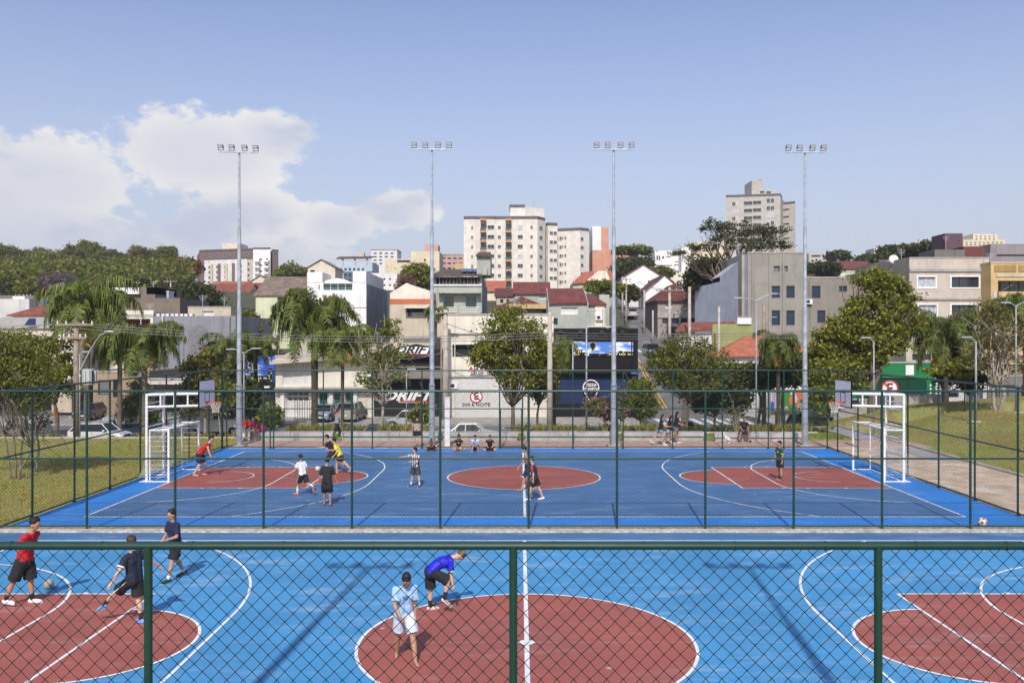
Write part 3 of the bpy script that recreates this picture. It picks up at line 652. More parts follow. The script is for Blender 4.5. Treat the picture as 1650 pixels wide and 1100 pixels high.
def hip_roof(t, hw, ht, rise, depth, m_, over=.5, x0=None, x1=None):
    a, b = (-hw if x0 is None else x0)-over, (hw if x1 is None else x1)+over; c, e = -over, depth+over; k = min((b-a), (e-c))/2; z = ht
    r = MB(); p = [(a, c, z), (b, c, z), (b, e, z), (a, e, z)]
    if b-a > e-c: q = [(a+k, (c+e)/2, z+rise), (b-k, (c+e)/2, z+rise)]; fs = [(0, 1, 5, 4), (1, 2, 5), (2, 3, 4, 5), (3, 0, 4)]
    else: q = [((a+b)/2, c+k, z+rise), ((a+b)/2, e-k, z+rise)]; fs = [(0, 1, 4), (1, 2, 5, 4), (2, 3, 5), (3, 0, 4, 5)]
    r.add(p+q+[(x, y, z-.12) for x, y, z in p], fs+[(0, 1, 7, 6), (1, 2, 8, 7), (2, 3, 9, 8), (3, 0, 6, 9), (6, 7, 8, 9)]); return r.build('roof', m_, t)
T_red = tilemat('terracotta_tiles', (160, 84, 62)); T_or = tilemat('bright_orange_tiles', (196, 106, 66), .75); T_dark = tilemat('aged_brown_tiles', (118, 62, 50)); T_grey = tilemat('weathered_grey_tiles', (104, 92, 82)); T_tan = tilemat('tan_tiles', (150, 128, 108)); T_redd = tilemat('dark_red_tiles', (140, 66, 54))
W = {k: wall(k, c, s) for k, c, s in (('white', (226, 224, 218), .18), ('bright_white', (236, 234, 230), .12), ('cream', (222, 212, 188), .3), ('pale_cream', (228, 220, 202), .25), ('beige', (208, 192, 168), .35), ('greygreen', (172, 176, 164), .25), ('grey', (150, 152, 156), .55), ('bluegrey', (196, 202, 212), .2),
     ('concrete', (172, 164, 146), .45), ('brown', (128, 116, 102), .3), ('tan', (198, 186, 162), .35), ('limeyellow', (206, 212, 172), .2), ('yellow', (208, 178, 118), .3), ('paleyellow', (222, 208, 172), .2), ('orangebrick', (212, 150, 120), .2), ('pink', (200, 160, 148), .2), ('charcoal', (44, 44, 46), .2),
     ('black', (30, 29, 31), .1), ('green', (24, 124, 70), .15), ('darkgreen', (14, 66, 48), .1), ('olive', (150, 158, 96), .3), ('purple', (104, 80, 88), .2), ('maroon', (118, 66, 62), .3), ('lightblue', (188, 208, 224), .2), ('darkbrown', (84, 70, 60), .4), ('tower', (226, 219, 206), .12), ('tower_grey', (190, 184, 172), .2), ('stone', (170, 146, 118), .6), ('whitelow', (205, 205, 200), .5), ('greenpale', (178, 190, 160), .3), ('mudgrey', (120, 116, 110), .5))}
def rows(x0, y0, dx, dy, nx, ny, w_, h_, kind=None):
    o = []
    for j in range(ny):
        for i in range(nx): o.append((x0+i*dx, y0+j*dy, x0+i*dx+w_, y0+j*dy+h_)+((kind,) if kind else ()))
    return o
def ac(t, x, z, y=0):
    b = MB(); b.box(x-.4, y-.35, z-.28, x+.4, y-.02, z+.28); c = b.build('air_conditioner', M_frame, t); b = MB(); b.tube((x-.08, y-.36, z), (x-.08, y-.352, z), .2, n=14); b.build('fan_grille', M_dark, c)
def rail(t, x0, x1, z, y, h=1.0, m_=None, n=None, name='balcony_rail'):
    b = MB(); b.box(x0, y-.03, z+h-.05, x1, y+.03, z+h); b.box(x0, y-.02, z+.05, x1, y+.02, z+.09)
    n = n or int((x1-x0)/.14)
    for k in range(n+1): x = x0+(x1-x0)*k/n; b.box(x-.012, y-.012, z+.09, x+.012, y+.012, z+h-.05)
    b.build(name, m_ or M_frame, t, fix=False)

# ---- far skyline -------------------------------------------------------------
def tower(label, d, segs, m_, capm, floor, y_first, nfl, ybot=470):
    """segs: (px0, px1, ytop, dy_back, [window columns (x0,w,h,kind)])"""
    cxp = (segs[0][0]+segs[-1][1])/2; xm = gx(cxp, d); zb = gz(ybot, d)-4; t = thing('apartment_tower', label, 'apartment tower', (xm, d, zb))
    return t, xm, zb
# cream tower, centre
d = 262; t = thing('apartment_tower', 'tall cream apartment tower with stacks of orange balconies and a square roof block', 'apartment tower', (gx(840, d), d, gz(480, d))); xm = gx(840, d); zb = gz(480, d)
A = lambda px: gx(px, d)-xm; Z = lambda py: gz(py, d)-zb
tm = W['tower']; cp = mat('dark_coping', (.12, .11, .11), .7, .1)
def seg(t, pxs, ys, yt, wins, m_, dep0, A=None, Z=None, bays=None, wallname='wall', kinds='dark', cpm=None, sh=0.0):
    """facet chain: pxs = pixel breakpoints, ys = metres of y at each breakpoint"""
    b = MB(); c = MB()
    for i in range(len(pxs)-1):
        xa, xb, ya, yb = A(pxs[i]), A(pxs[i+1]), ys[i], ys[i+1]; zt = Z(yt)
        b.add([(xa, ya, 0), (xb, yb, 0), (xb, yb, zt), (xa, ya, zt)], [(0, 1, 2, 3)])
        b.add([(xa, ya, zt), (xb, yb, zt), (xb+sh, dep0, zt), (xa+sh, dep0, zt)], [(0, 1, 2, 3)])
        b.add([(xa+sh, dep0, 0), (xb+sh, dep0, 0), (xb+sh, dep0, zt), (xa+sh, dep0, zt)], [(3, 2, 1, 0)])
        c.add([(xa, ya-.25, zt), (xb, yb-.25, zt), (xb, yb+.5, zt), (xa, ya+.5, zt), (xa, ya-.25, zt+.7), (xb, yb-.25, zt+.7), (xb, yb+.5, zt+.7), (xa, ya+.5, zt+.7)], [(0, 1, 2, 3), (4, 5, 6, 7), (0, 1, 5, 4), (2, 3, 7, 6)])
    xa, xb, zt = A(pxs[0]), A(pxs[-1]), Z(yt)
    b.add([(xa, ys[0], 0), (xa+sh, dep0, 0), (xa+sh, dep0, zt), (xa, ys[0], zt)], [(0, 1, 2, 3)]); b.add([(xb, ys[-1], 0), (xb+sh, dep0, 0), (xb+sh, dep0, zt), (xb, ys[-1], zt)], [(0, 1, 2, 3)])
    b.build(wallname, m_, t, fix=False); c.build('coping', cpm or cp, t, fix=False)
    for wdw in wins:
        p0, q0, p1, q1 = wdw[:4]; kd = wdw[4] if len(wdw) > 4 else 'dark'
        for i in range(len(pxs)-1):
            if pxs[i]-1 <= (p0+p1)/2 <= pxs[i+1]:
                f = (p0-pxs[i])/(pxs[i+1]-pxs[i]); ya = ys[i]+(ys[i+1]-ys[i])*f; f = (p1-pxs[i])/(pxs[i+1]-pxs[i]); yb = ys[i]+(ys[i+1]-ys[i])*f
                a, e, lo, hi = A(p0), A(p1), Z(q1), Z(q0); fr = MB(); o = -.10; fw = .09
                def bar(u0, u1, z0, z1, pr=.10):
                    X = lambda u: a+(e-a)*u; Y = lambda u: ya+(yb-ya)*u
                    fr.add([(X(u0), Y(u0)-pr, z0), (X(u1), Y(u1)-pr, z0), (X(u1), Y(u1)-pr, z1), (X(u0), Y(u0)-pr, z1), (X(u0), Y(u0)-.005, z0), (X(u1), Y(u1)-.005, z0), (X(u1), Y(u1)-.005, z1), (X(u0), Y(u0)-.005, z1)], [(0, 1, 2, 3), (0, 1, 5, 4), (1, 2, 6, 5), (2, 3, 7, 6), (3, 0, 4, 7)])
                w_ = fw/(e-a)
                bar(-w_, 1+w_, lo-fw*1.6, lo, .16); bar(-w_, 1+w_, hi, hi+fw); bar(-w_, 0, lo, hi); bar(1, 1+w_, lo, hi); bar(.5-w_/3, .5+w_/3, lo, hi, .05)
                fo = fr.build('window', W['tower_grey'] if kd != 'curtain' else M_frame, t, fix=False)
                g_ = MB(); g_.add([(a, ya-.03, lo), (e, yb-.03, lo), (e, yb-.03, hi), (a, ya-.03, hi)], [(0, 1, 2, 3)]); g_.build('pane', {'dark': M_glass, 'green': M_glassg, 'curtain': M_curt, 'black': M_black}.get(kd, M_glass), fo, fix=False)
                break
fl = 15.55; Y0 = 365.5; wn = []
for k in range(7):
    y = Y0+fl*k
    wn += [(759.5, y-1, 761.8, y+3), (786, y-2.3, 796, y+3.2), (802.5, y-1.5, 806.6, y+2.5), (834.5, y-2.2, 842, y+3, 'curtain' if k % 3 == 0 else 'dark'), (855, y-1.5, 858, y+2.5), (870, y-1.5, 874, y+3.5)]
seg(t, [747, 759, 763, 773, 785, 796, 800, 809, 814, 824, 866, 879], [.6, .2, .2, .6, .2, .2, .6, .5, .4, .2, 0, 4], 352, wn, tm, 22, A, Z)
M_orp = mat('orange_balcony_paint', lin((190, 138, 96)), .7, .1)
for k in range(8):
    for (p0, p1) in ((774, 783.5), (814.5, 824)):
        y = Y0+fl*k-2; x0, x1 = A(p0), A(p1); z0 = Z(y+10.4); zc = Z(y-5.2)
        b = MB(); b.box(x0, -1.9, z0-.3, x1, .3, z0+.28); bo = b.build('balcony', M_orp, t)
        if k == 0: b = MB(); b.box(x0, -1.9, zc+.3, x1, .3, zc+.9); b.build('balcony_canopy', M_orp, t)
        b = MB(); b.box(x0+.15, -.45, z0+.28, x1-.15, -.35, z0+2.4); b.build('door', M_glass, bo)
        b = MB(); b.box(x0, -1.85, z0+.95, x1, -1.78, z0+1.03); b.box(x0, -1.83, z0+.28, x1, -1.8, z0+.95); b.build('railing', M_glassg, bo)
wn = []
for k in range(6):
    y = 372+fl*.95*k
    wn += [(887, y-1.6, 891.5, y+2.6), (893.5, y-1.6, 898, y+2.6)]
    y2 = 377+fl*.94*k
    wn += [(900, y2-3, 901.8, y2+2.5), (904.5, y2-2, 907, y2+3), (908.2, y2-1.5, 909.8, y2+1.5), (912.5, y2-2, 914.8, y2+1.5), (939.5, y2, 943.5, y2+4.5)]
seg(t, [880, 884, 899.5], [6, 4, 5], 359.5, [q for q in wn if q[0] < 899.5], tm, 26, A, Z)
seg(t, [899.6, 918, 926, 938, 954], [11, 10, 9.6, 8.6, 11], 364.5, [q for q in wn if q[0] >= 899.6], tm, 30, A, Z)
b = MB(); x0, x1 = A(822), A(878); b.box(x0, 4, Z(353), x1-6, 16, Z(330)); b.add([(x1-6, 4, Z(353)), (x1, 8, Z(353)), (x1, 16, Z(353)), (x1-6, 16, Z(353)), (x1-6, 4, Z(330)), (x1, 8, Z(330)), (x1, 16, Z(330)), (x1-6, 16, Z(330))], [(0, 1, 5, 4), (1, 2, 6, 5), (4, 5, 6, 7)]); rb = b.build('roof_block', tm, t)
b = MB(); b.box(x0-.3, 3.7, Z(330), x1-5.9, 16, Z(326.5)); b.build('coping', cp, rb)
b = MB(); b.tube((A(848), 8, Z(328)), (A(848), 8, Z(318)), .06, n=5); b.tube((A(861), 8, Z(328)), (A(861), 8, Z(316)), .06, n=5); b.build('antenna', M_galv, t)
# orange block right of it
t, A, Z, hw, ht = bld('orange brick block with a blank side wall, right of the cream tower', 285, 954.5, 981, 403, W['orangebrick'], depth=20, ybot=475)
b = MB(); b.box(A(955), 1, Z(403), A(969), 14, Z(364)); b.build('upper_block', W['bright_white'], t); b = MB(); b.box(A(969), 1, Z(403), A(981), 14, Z(365.5)); b.build('upper_block', W['orangebrick'], t)
bld('long orange brick wall block sloping behind the flat-topped trees', 300, 981, 1018, 402, W['orangebrick'], depth=14, ybot=470)
# grey tower right
d = 344; t = thing('apartment_tower', 'grey concrete apartment tower with a chimney-like roof block above the spreading tree', 'apartment tower', (gx(1230, d), d, gz(470, d))); xm = gx(1230, d); zb = gz(470, d)
A = lambda px: gx(px, d)-xm; Z = lambda py: gz(py, d)-zb; wn = []
for k in range(8):
    y = 327+12.0*k
    wn += [(1181.5, y-2, 1186, y+3, 'curtain' if k % 2 else 'dark'), (1187.5, y-2, 1191, y+3, 'curtain'), (1199.5, y-2.5, 1212, y+2.5), (1213.3, y-3, 1225.5, y+2), (1234.5, y-6, 1239, y, 'curtain' if k > 1 else 'dark'), (1240.5, y-6, 1245, y, 'curtain' if k == 2 else 'dark')]
seg(t, [1172, 1255, 1267.5], [2, -2, 6], 316, wn, W['tower_grey'], 24, A, Z, sh=7.5)
seg(t, [1268, 1290], [12, 7], 322.5, [(1270, 330.5+12*k, 1282.5, 332.8+12*k) for k in range(8)], W['tower_grey'], 26, A, Z, sh=6)
b = MB(); b.box(A(1214.5), 3, Z(316), A(1233), 14, Z(288.5)); b.build('stair_block', W['tower_grey'], t); b = MB(); b.box(A(1233), 5, Z(316), A(1257), 16, Z(303)); rb = b.build('roof_block', W['tower_grey'], t)
b = MB(); b.box(A(1228), 2.8, Z(308.5), A(1235), 3.1, Z(306)); b.box(A(1241), 4.8, Z(307.5), A(1247.5), 5.1, Z(305)); b.build('vent', M_glass, rb)
b = MB()
for p in (1229, 1231, 1233): b.tube((A(p), 6, Z(289)), (A(p), 6, Z(283+(p % 3))), .08, n=5); b.box(A(p)-.8, 5.9, Z(286), A(p)+.8, 6, Z(285.6))
b.build('antenna', M_galv, t)
# white and brown apartments far left
d = 420; wn = []
t = thing('apartment_block', 'long white apartment block with a brown top storey beside the red-flowering tree', 'apartment block', (gx(380, d), d, gz(470, d))); xm = gx(380, d); zb = gz(470, d)
A = lambda px: gx(px, d)-xm; Z = lambda py: gz(py, d)-zb
for k in range(4):
    y = 427+8.4*k
    wn += [(330+i*14.5, y, 332.5+i*14.5, y+4) for i in range(5)]
seg(t, [322, 400], [6, -2], 417, wn, W['white'], 30, A, Z, sh=-8); M_brn = wall('brown_render', (126, 100, 92), .1)
seg(t, [312, 411], [7.5, -1.2], 402.5, [(330+i*13, 408, 335+i*13, 411.5) for i in range(6)], M_brn, 32, A, Z, wallname='top_storey', sh=-10)
for i, p in enumerate((334, 348, 361, 374)):
    b = MB(); b.box(A(p), 3.6-i*1.35, 1, A(p+4), 12, Z(424)); b.build('balcony_stack', M_brn if i % 2 else W['beige'], t)
seg(t, [400, 413], [-2.2, -4.4], 418, [(402, 424+9*k, 405, 428+9*k) for k in range(4)], W['beige'], 28, A, Z, sh=-10)
seg(t, [413, 441], [-5, -5.5], 403, [(423, 418+9.5*k, 427, 420.5+9.5*k) for k in range(4)]+[(434, 418+9.5*k, 437, 420.5+9.5*k) for k in range(4)], W['bright_white'], 28, A, Z, sh=-10)
for k in range(5):
    for p in (416, 431): b = MB(); b.box(A(p), -7.5, Z(424+9.5*k), A(p+9), -5.2, Z(421+9.5*k)); b.build('balcony', W['bright_white'], t)
seg(t, [441, 449.5], [-3, -1], 405, [(443, 408, 448, 412)], M_brn, 24, A, Z, sh=-13)
b = MB(); b.box(A(349), 8, Z(403), A(379), 20, Z(389)); b.build('stair_block', W['cream'], t); b = MB(); b.box(A(305), 16, Z(425), A(338), 30, Z(402)); b.build('wing', W['bright_white'], t)
# small far blocks
bld('far white apartment tower low on the skyline above the yellow blocks', 600, 598, 640, 403, W['white'], rows(602, 407, 9, 5.5, 4, 4, 5, 2.4), 20, 440, cap=.6)
bld('wide pale yellow block with a dark roof terrace, left of the cream tower', 330, 620, 662, 417, W['paleyellow'], [(640, 419, 661, 423), (648, 434, 651, 437)], 16, 470)
bld('stepped pale yellow block under the pink roof tank', 320, 662, 708, 405, W['paleyellow'], [(683, 417, 686, 421)]+rows(690, 432, 8, 12, 2, 2, 3, 4), 16, 480)
bld('pink roof tank block on the skyline above the yellow block', 340, 684, 706, 394, W['pink'], [], 8, 412)
bld('low salmon and white block between the yellow block and the cream tower', 345, 700, 748, 411, W['pink'], rows(703, 415, 9, 8, 5, 3, 6, 2.5), 14, 470, cap=.5)
bld('bright orange-yellow block touching the cream tower', 300, 733, 750, 424, W['yellow'], [], 8, 480)
bld('pale blue building with rooftop water shed on the skyline', 300, 543, 600, 422, W['lightblue'], rows(548, 432, 7, 9, 6, 3, 3.5, 4), 14, 475)
bld('white block with blue-grey windows below the pale blue building', 230, 578, 640, 440, W['white'], rows(600, 448, 9, 10, 4, 3, 3, 3), 14, 490)
b = thing('roof_shed', 'small grey tiled roof shed above the pale blue building', 'shed', (gx(571, 290), 290, gz(422, 290))); q = MB(); roofbox(q, [(-6, 0, 1.2), (5.5, 0, 1.4), (5.5, 5, 2.4), (-6, 5, 2.2)], .3); q.build('roof', T_grey, b); q = MB()
for xx in (-4, 0, 4): q.box(xx-.3, .5, -1, xx+.3, 1, 1.3)
q.box(1, 1, 1.8, 3, 3, 3.2); q.build('pillar', W['beige'], b)
t, A, Z, hw, ht = bld('small house with low brown roof beside the round green tree', 230, 496, 540, 431, W['cream'], [(500, 435, 507, 439)], 10, 470); gable_roof(t, hw, ht, 2.2, 10, T_tan, axis='y').build('gable', W['cream'], t)
bld('far white block on the right skyline, sunlit, by the purple tank', 620, 1552, 1620, 386, W['paleyellow'], rows(1556, 390, 7, 4, 9, 3, 3, 1.8), 30, 430)
bld('top storey of the far white block on the right skyline', 630, 1568, 1608, 377, W['paleyellow'], rows(1572, 380, 7, 4, 5, 2, 3, 1.8), 20, 388)
bld('boxy purple roof tank on the right skyline', 150, 1523, 1551, 376, W['purple'], [(1544, 387, 1546, 388.5)], 5, 405)
bld('maroon roof room behind the beige three-storey building', 130, 1553, 1588, 397, W['maroon'], [], 5, 425); bld('grey shed with satellite dish behind the beige building', 125, 1506, 1555, 402, W['mudgrey'], [], 5, 430)
bld('grey rooftop building behind the yellow balcony block', 135, 1596, 1700, 393, wall('lavgrey', (150, 140, 142), .4), [(1606, 410, 1652, 413)], 8, 440)
bld('pale flat house on the ridge beside the grey tower', 330, 1303, 1336, 408, W['tower_grey'], [(1307, 411, 1322, 414)], 10, 440)
t, A, Z, hw, ht = bld('house with reddish roof on the ridge behind the concrete building', 210, 1350, 1425, 432, W['greenpale'], [], 10, 470); gable_roof(t, hw, ht, 2.2, 12, T_redd, axis='x')
t, A, Z, hw, ht = bld('cream house with arched windows behind the concrete building', 190, 1298, 1362, 440, W['pale_cream'], [(1312, 442, 1322, 448), (1340, 442, 1350, 448)], 10, 480)
bld('narrow pale block with rooftop box on the far right ridge', 420, 1408, 1442, 400, W['tower_grey'], [(1412, 404, 1418, 407)], 10, 430)
t, A, Z, hw, ht = bld('yellow block hidden behind the spreading dark tree', 250, 1118, 1178, 390, W['paleyellow'], rows(1132, 396, 16, 22, 3, 2, 7, 6), 12, 470)
t, A, Z, hw, ht = bld('bright white modern house with thin slit windows on the hill', 260, 1055, 1105, 404, W['bright_white'], [(1058, 412, 1060.2, 419), (1061.5, 412, 1063.7, 419), (1067, 413, 1070, 416.5), (1073, 413, 1081, 414.5), (1086, 409, 1096, 410), (1088, 421, 1098, 422.5), (1058, 427, 1083, 428.5), (1086, 426, 1098, 427.5)], 14, 470)
t, A, Z, hw, ht = bld('white wing with green shrubs at its foot beside the modern house', 255, 1098, 1128, 398, W['bright_white'], [], 14, 470)
bld('low cream terrace with potted shrubs below the white modern house', 230, 1040, 1110, 438, W['pale_cream'], rows(1045, 443, 12, 9, 5, 2, 4, 3), 10, 475)
# hillside houses, left
t, A, Z, hw, ht = bld('house with an orange tiled roof below the white and brown apartments', 190, 340, 396, 478, W['beige'], [(352, 488, 372, 498)], 12); gable_roof(t, hw, ht, 3.2, 12, T_red, axis='x').build('gable', W['cream'], t)
t, A, Z, hw, ht = bld('upper green-sided house with a low orange roof on the left hill', 260, 336, 392, 462, wall('leafgreen', (150, 172, 110), .2), [], 12); gable_roof(t, hw, ht, 2.0, 12, T_or, axis='x').build('gable', W['cream'], t)
t, A, Z, hw, ht = bld('small orange-roofed house tucked behind the lime yellow house', 230, 385, 430, 468, W['beige'], [(395, 472, 404, 477)], 12); gable_roof(t, hw, ht, 2.4, 12, T_red, axis='x').build('gable', W['cream'], t)
t, A, Z, hw, ht = bld('cream house with a sloping awning roof below the far apartments', 280, 400, 440, 456, W['pale_cream'], [(410, 460, 420, 464)], 12); gable_roof(t, hw, ht, 2.6, 12, T_tan, axis='y').build('gable', W['cream'], t)
t, A, Z, hw, ht = bld('lime yellow house with a tan sloping roof', 115, 412, 497, 474, W['limeyellow'], [(447, 479, 470, 487.5), (422, 513, 431, 521.5, 'shutter'), (431.5, 513, 437, 521.5), (437.5, 513, 446, 521.5, 'shutter')], 12, name='house', cat='house')
gable_roof(t, hw, ht, 2.7, 12, T_tan, axis='x', over=.25).build('gable', W['limeyellow'], t)
t, A, Z, hw, ht = bld('white modern house with a green glass strip window and side wall greyed as shade', 110, 495, 590, 455, W['bright_white'], [(520.5, 456.5, 568, 468, 'green'), (538, 496, 559, 506, 'green')], 17.5, name='house', cat='house')
for p0, p1, yt, dd in ((495, 519.5, 438.5, 5), (568.5, 590, 437, 14)): b = MB(); b.box(A(p0)+.003, -.05, Z(455), A(p1), dd, Z(yt)); b.build('parapet_block', W['bright_white'], t)
b = MB(); b.box(A(513.5), -.06, Z(466), A(515), -.04, Z(459)); b.build('slit_window', M_glassg, t); b = MB(); b.prism([(A(520), Z(455.5)), (A(568), Z(455.5)), (A(552), Z(449)), (A(540), Z(447)), (A(521), Z(451))], 1, 1.2); b.build('gable', W['bright_white'], t)
sb = MB(); sb.box(hw+.002, .0, 0, hw+.05, 17.5, Z(457)); sb.build('side_wall', W['grey'], t)  # white flank away from the sun; its shade is put into the grey colour
b = MB(); b.box(A(560), -.07, Z(495.6), A(590), -.003, Z(494.8)); b.build('ledge', M_conc, t)
# ---- left group behind palms
M_gwall = wall('stained_grey', (140, 142, 150), .9)
t, A, Z, hw, ht = bld('long grey rendered wall building with black stains and white blocks along its top', 96, 248, 380, 509, M_gwall, [], 14)
b = MB(); rs_ = random.Random(2)
for k in range(60): u = rs_.uniform(-1, 1); x = A(320)+u*1.05; z = Z(523+10*u*u+rs_.uniform(0, 3)); b.box(x-.05-.12*rs_.random(), -.005-.0004*k, z-rs_.uniform(1.2, 3.4), x+.05+.1*rs_.random(), -.003, z)
b.build('rain_stain', mat('stain_grey', (.19, .19, .2), .9, .3, 5), t, fix=False)
for p in (252, 260, 267, 275, 282, 290, 297, 305): b = MB(); b.box(A(p), 0, Z(509), A(p+5), .7, Z(505.5)); b.build('parapet_tooth', W['bright_white'], t)
b = MB(); b.tube((A(262), -.08, 0), (A(262), -.08, Z(507)), .07, n=8); b.build('drainpipe', M_frame, t)
t, A, Z, hw, ht = bld('cream building with a dark red recess under a flat roof, left of the grey wall', 96, 176, 247, 510, W['cream'], [(178, 513.5, 242, 530, 'black'), (212, 580, 219, 594, 'shutter'), (200, 580, 206, 594, 'green')], 12, dep=1.6, cap=.25)
b = MB(); b.box(A(200), 1.3, Z(530), A(242), 1.55, Z(517)); b.build('inner_wall', wall('darkred', (112, 44, 40), .3), t)
b = MB(); b.box(A(176), 0, Z(507.5), A(247), .5, Z(500)); b.box(A(222), .6, Z(503), A(246), 4, Z(499.5)); b.build('parapet_block', W['pale_cream'], t)
t, A, Z, hw, ht = bld('brown-grey stepped building with a white roof box', 128, 184, 233, 474, W['brown'], [], 14); b = MB(); b.box(A(233), .0, 0, A(236), 14, Z(474)); b.box(A(227), 0, Z(474), A(250), 8, Z(462)); b.box(A(236), 0, 0, A(290), 12, Z(480)); b.box(A(236), 0, Z(480), A(250), 10, Z(462.6)); b.build('stepped_wing', W['brown'], t)
b = MB(); b.box(A(178), -.6, Z(474), A(226.5), 7, Z(463.5)); wb = b.build('roof_box', W['bright_white'], t); b = MB(); b.box(A(180), -.65, Z(471.5), A(187), -.61, Z(465)); b.build('roof_window', M_glass, wb); b = MB(); b.box(A(163), .3, 0, A(184), 8, Z(473)); b.build('side_wing', W['cream'], t)
b = thing('water_tank', 'small blue-green rooftop water tank on the brown-grey building', 'water tank', (gx(262, 132), 132, gz(480, 132))); q = MB(); q.box(-1.0, 0, -.2, .9, 2, .9); q.build('tank_body', W['lightblue'], b); q = MB(); q.box(-1.1, -.1, .9, 1.0, 2.1, 1.05); q.build('lid', M_frame, b)
bld('low tan wall building behind the grey stained wall', 112, 303, 372, 495, W['tan'], [(327, 501, 344, 512, 'shutter')], 10, cap=.12)
t, A, Z, hw, ht = bld('flat grey and white building at the photo edge above the red roof', 122, -40, 85, 476, W['mudgrey'], [], 12); b = MB(); b.box(A(0), -2, 0, A(60), -.1, Z(482.5)); b.build('front_wing', W['whitelow'], t); b = MB(); b.box(A(27), -1, Z(482.5), A(46), 1, Z(478)); b.build('roof_box', W['bright_white'], t)
t, A, Z, hw, ht = bld('house with a small red tiled roof between cream walls on the left', 108, 20, 86, 508, W['cream'], [], 8); hip_roof(t, hw, ht, 1.4, 8, T_red)
b = thing('water_tank', 'blue rooftop water tank beside the small red tiled roof', 'water tank', (gx(81, 116), 116, gz(497, 116))); q = MB(); q.tube((0, 0, -.3), (0, 0, .9), .75, .85, n=16); q.build('tank_body', mat('blue_plastic', lin((80, 130, 190)), .5, .1), b, smooth=False); q = MB(); q.tube((0, 0, .9), (0, 0, 1.05), .9, .6, n=16); q.build('lid', mat('blue_plastic', (0, 0, 0)), b)
t, A, Z, hw, ht = bld('wide cream building with a grey awning roof, far left behind the palms', 92, -60, 118, 526, W['cream'], [(68, 560, 80, 576), (20, 580, 34, 592)], 8); b = MB(); roofbox(b, [(A(-60), -.3, Z(527)), (A(90), -.3, Z(527)), (A(90), 7, Z(508)), (A(-60), 7, Z(508))]); b.build('awning_roof', wall('palegrey', (176, 172, 160), .3), t)
b = MB(); b.prism([(A(44), Z(524)), (A(62), Z(524)), (A(62), Z(513)), (A(52), Z(513))], -.6, -.5); b.build('solar_panel', mat('solar_panel', (.02, .035, .1), .2, .1), t)
# street-level, left
t, A, Z, hw, ht = bld('dark garage building with a sand-coloured panel gate at far left', 85, -20, 124, 616, W['mudgrey'], [(60, 622, 86, 662, 'black'), (88, 622, 116, 652, 'shutter'), (0, 630, 40, 662, 'black')], 6, dep=.6)
b = MB(); b.box(A(86), -.3, Z(664), A(118), -.02, Z(626)); b.build('panel_gate', W['beige'], t)
b = thing('clay_pot', 'small orange clay pot by the garage gate at far left', 'pot', (gx(89.5, 83), 83, -1.78)); q = MB(); q.path([(0, 0, 0), (0, 0, .25), (0, 0, .5), (0, 0, .62), (0, 0, .7)], [.18, .27, .27, .16, .2], 14); q.build('pot_body', mat('clay', lin((190, 120, 70)), .9, .2), b); q = MB(); q.tube((0, 0, .7), (0, 0, .74), .23, n=14); q.build('rim', mat('clay', (0, 0, 0)), b)
t, A, Z, hw, ht = bld('stone-coloured corner house with small windows behind the palm trunks', 84, 150, 240, 600, W['stone'], [(158, 612, 176, 636, 'grey'), (206, 586, 222, 606), (182, 612, 196, 640, 'black')], 9, cap=.2)
b = MB()
for k in range(9): b.box(A(206)-.2+k*.3, -.25, Z(606), A(206)-.15+k*.3, -.2, Z(586))
b.build('window_bars', M_green, t)
t, A, Z, hw, ht = bld('blue-grey rendered shopfront with a flat canopy behind the goal', 84, 241, 300, 612, W['mudgrey'], [(250, 628, 292, 664, 'black')], 8, cap=.2); b = MB(); b.box(A(240), -2.5, Z(617), A(310), -.02, Z(613)); b.build('canopy', W['pale_cream'], t)
bld('white corrugated wall with graffiti behind the hoop on the lawn side', 80, 298, 352, 634, W['whitelow'], [], .3, name='boundary_wall', cat='wall', cap=.12)
t, A, Z, hw, ht = bld('dark night-sky mural building with lit yellow windows painted on it', 84, 352, 444, 571, W['black'], [(420, 624, 441, 668, 'black')], 9)
def mural(t, A, Z, p0, p1, q0, q1, sky_top, name, m_sky, y=-.06, seed=1, city=True):
    b = MB(); b.box(A(p0), y, Z(q1), A(p1), -.004, Z(q0)); mo = b.build(name, m_sky, t); rr = random.Random(seed)
    b = MB(); c = MB(); x = A(p0); sc_ = (A(p1)-A(p0))/(p1-p0); zb = Z(q1)
    while x < A(p1)-.3:
        w_ = rr.uniform(.35, 1.1); h_ = rr.uniform(.3, 1.0)*(Z(q0)-Z(q1))*.55; w_ = min(w_, A(p1)-x)
        b.box(x, y-.02, zb, x+w_, y-.002, zb+h_)
        zz = zb+.1
        while zz < zb+h_-.15:
            xx = x+.08
            while xx < x+w_-.1:
                if rr.random() < .62: c.box(xx, y-.034, zz, xx+.1, y-.0215, zz+.14)
                xx += .17
            zz += .24
        x += w_+rr.uniform(-.05, .15)
    if city: b.build('painted_skyline', W['black'], mo, fix=False); c.build('painted_windows', mat('yellow_painted_windows', lin((236, 214, 120)), .7, .05), mo, fix=False)
    return mo
def skymat(name, cc1, cc2, th=.5):
    m_ = bpy.data.materials.new(name); m_.use_nodes = True; t = NT(m_.node_tree); p = t.n['Principled BSDF']; tc = t.new('ShaderNodeTexCoord'); mp = t.new('ShaderNodeMapping'); mp.inputs['Scale'].default_value = (.35, 1, .9); t.link(tc.outputs['Object'], mp.inputs[0])
    n = t.ramp(t.noise(mp.outputs[0], .9, 6, .6), th-.05, th+.1); t.val(p.inputs['Base Color'], t.mix(n, lin(cc1)+(1,), lin(cc2)+(1,))); p.inputs['Roughness'].default_value = .6; return m_
M_ms = skymat('painted_cloudy_sky', (70, 120, 196), (225, 232, 240), .5)
M_ms2 = skymat('painted_deep_blue_sky', (34, 74, 170), (200, 220, 236), .5)
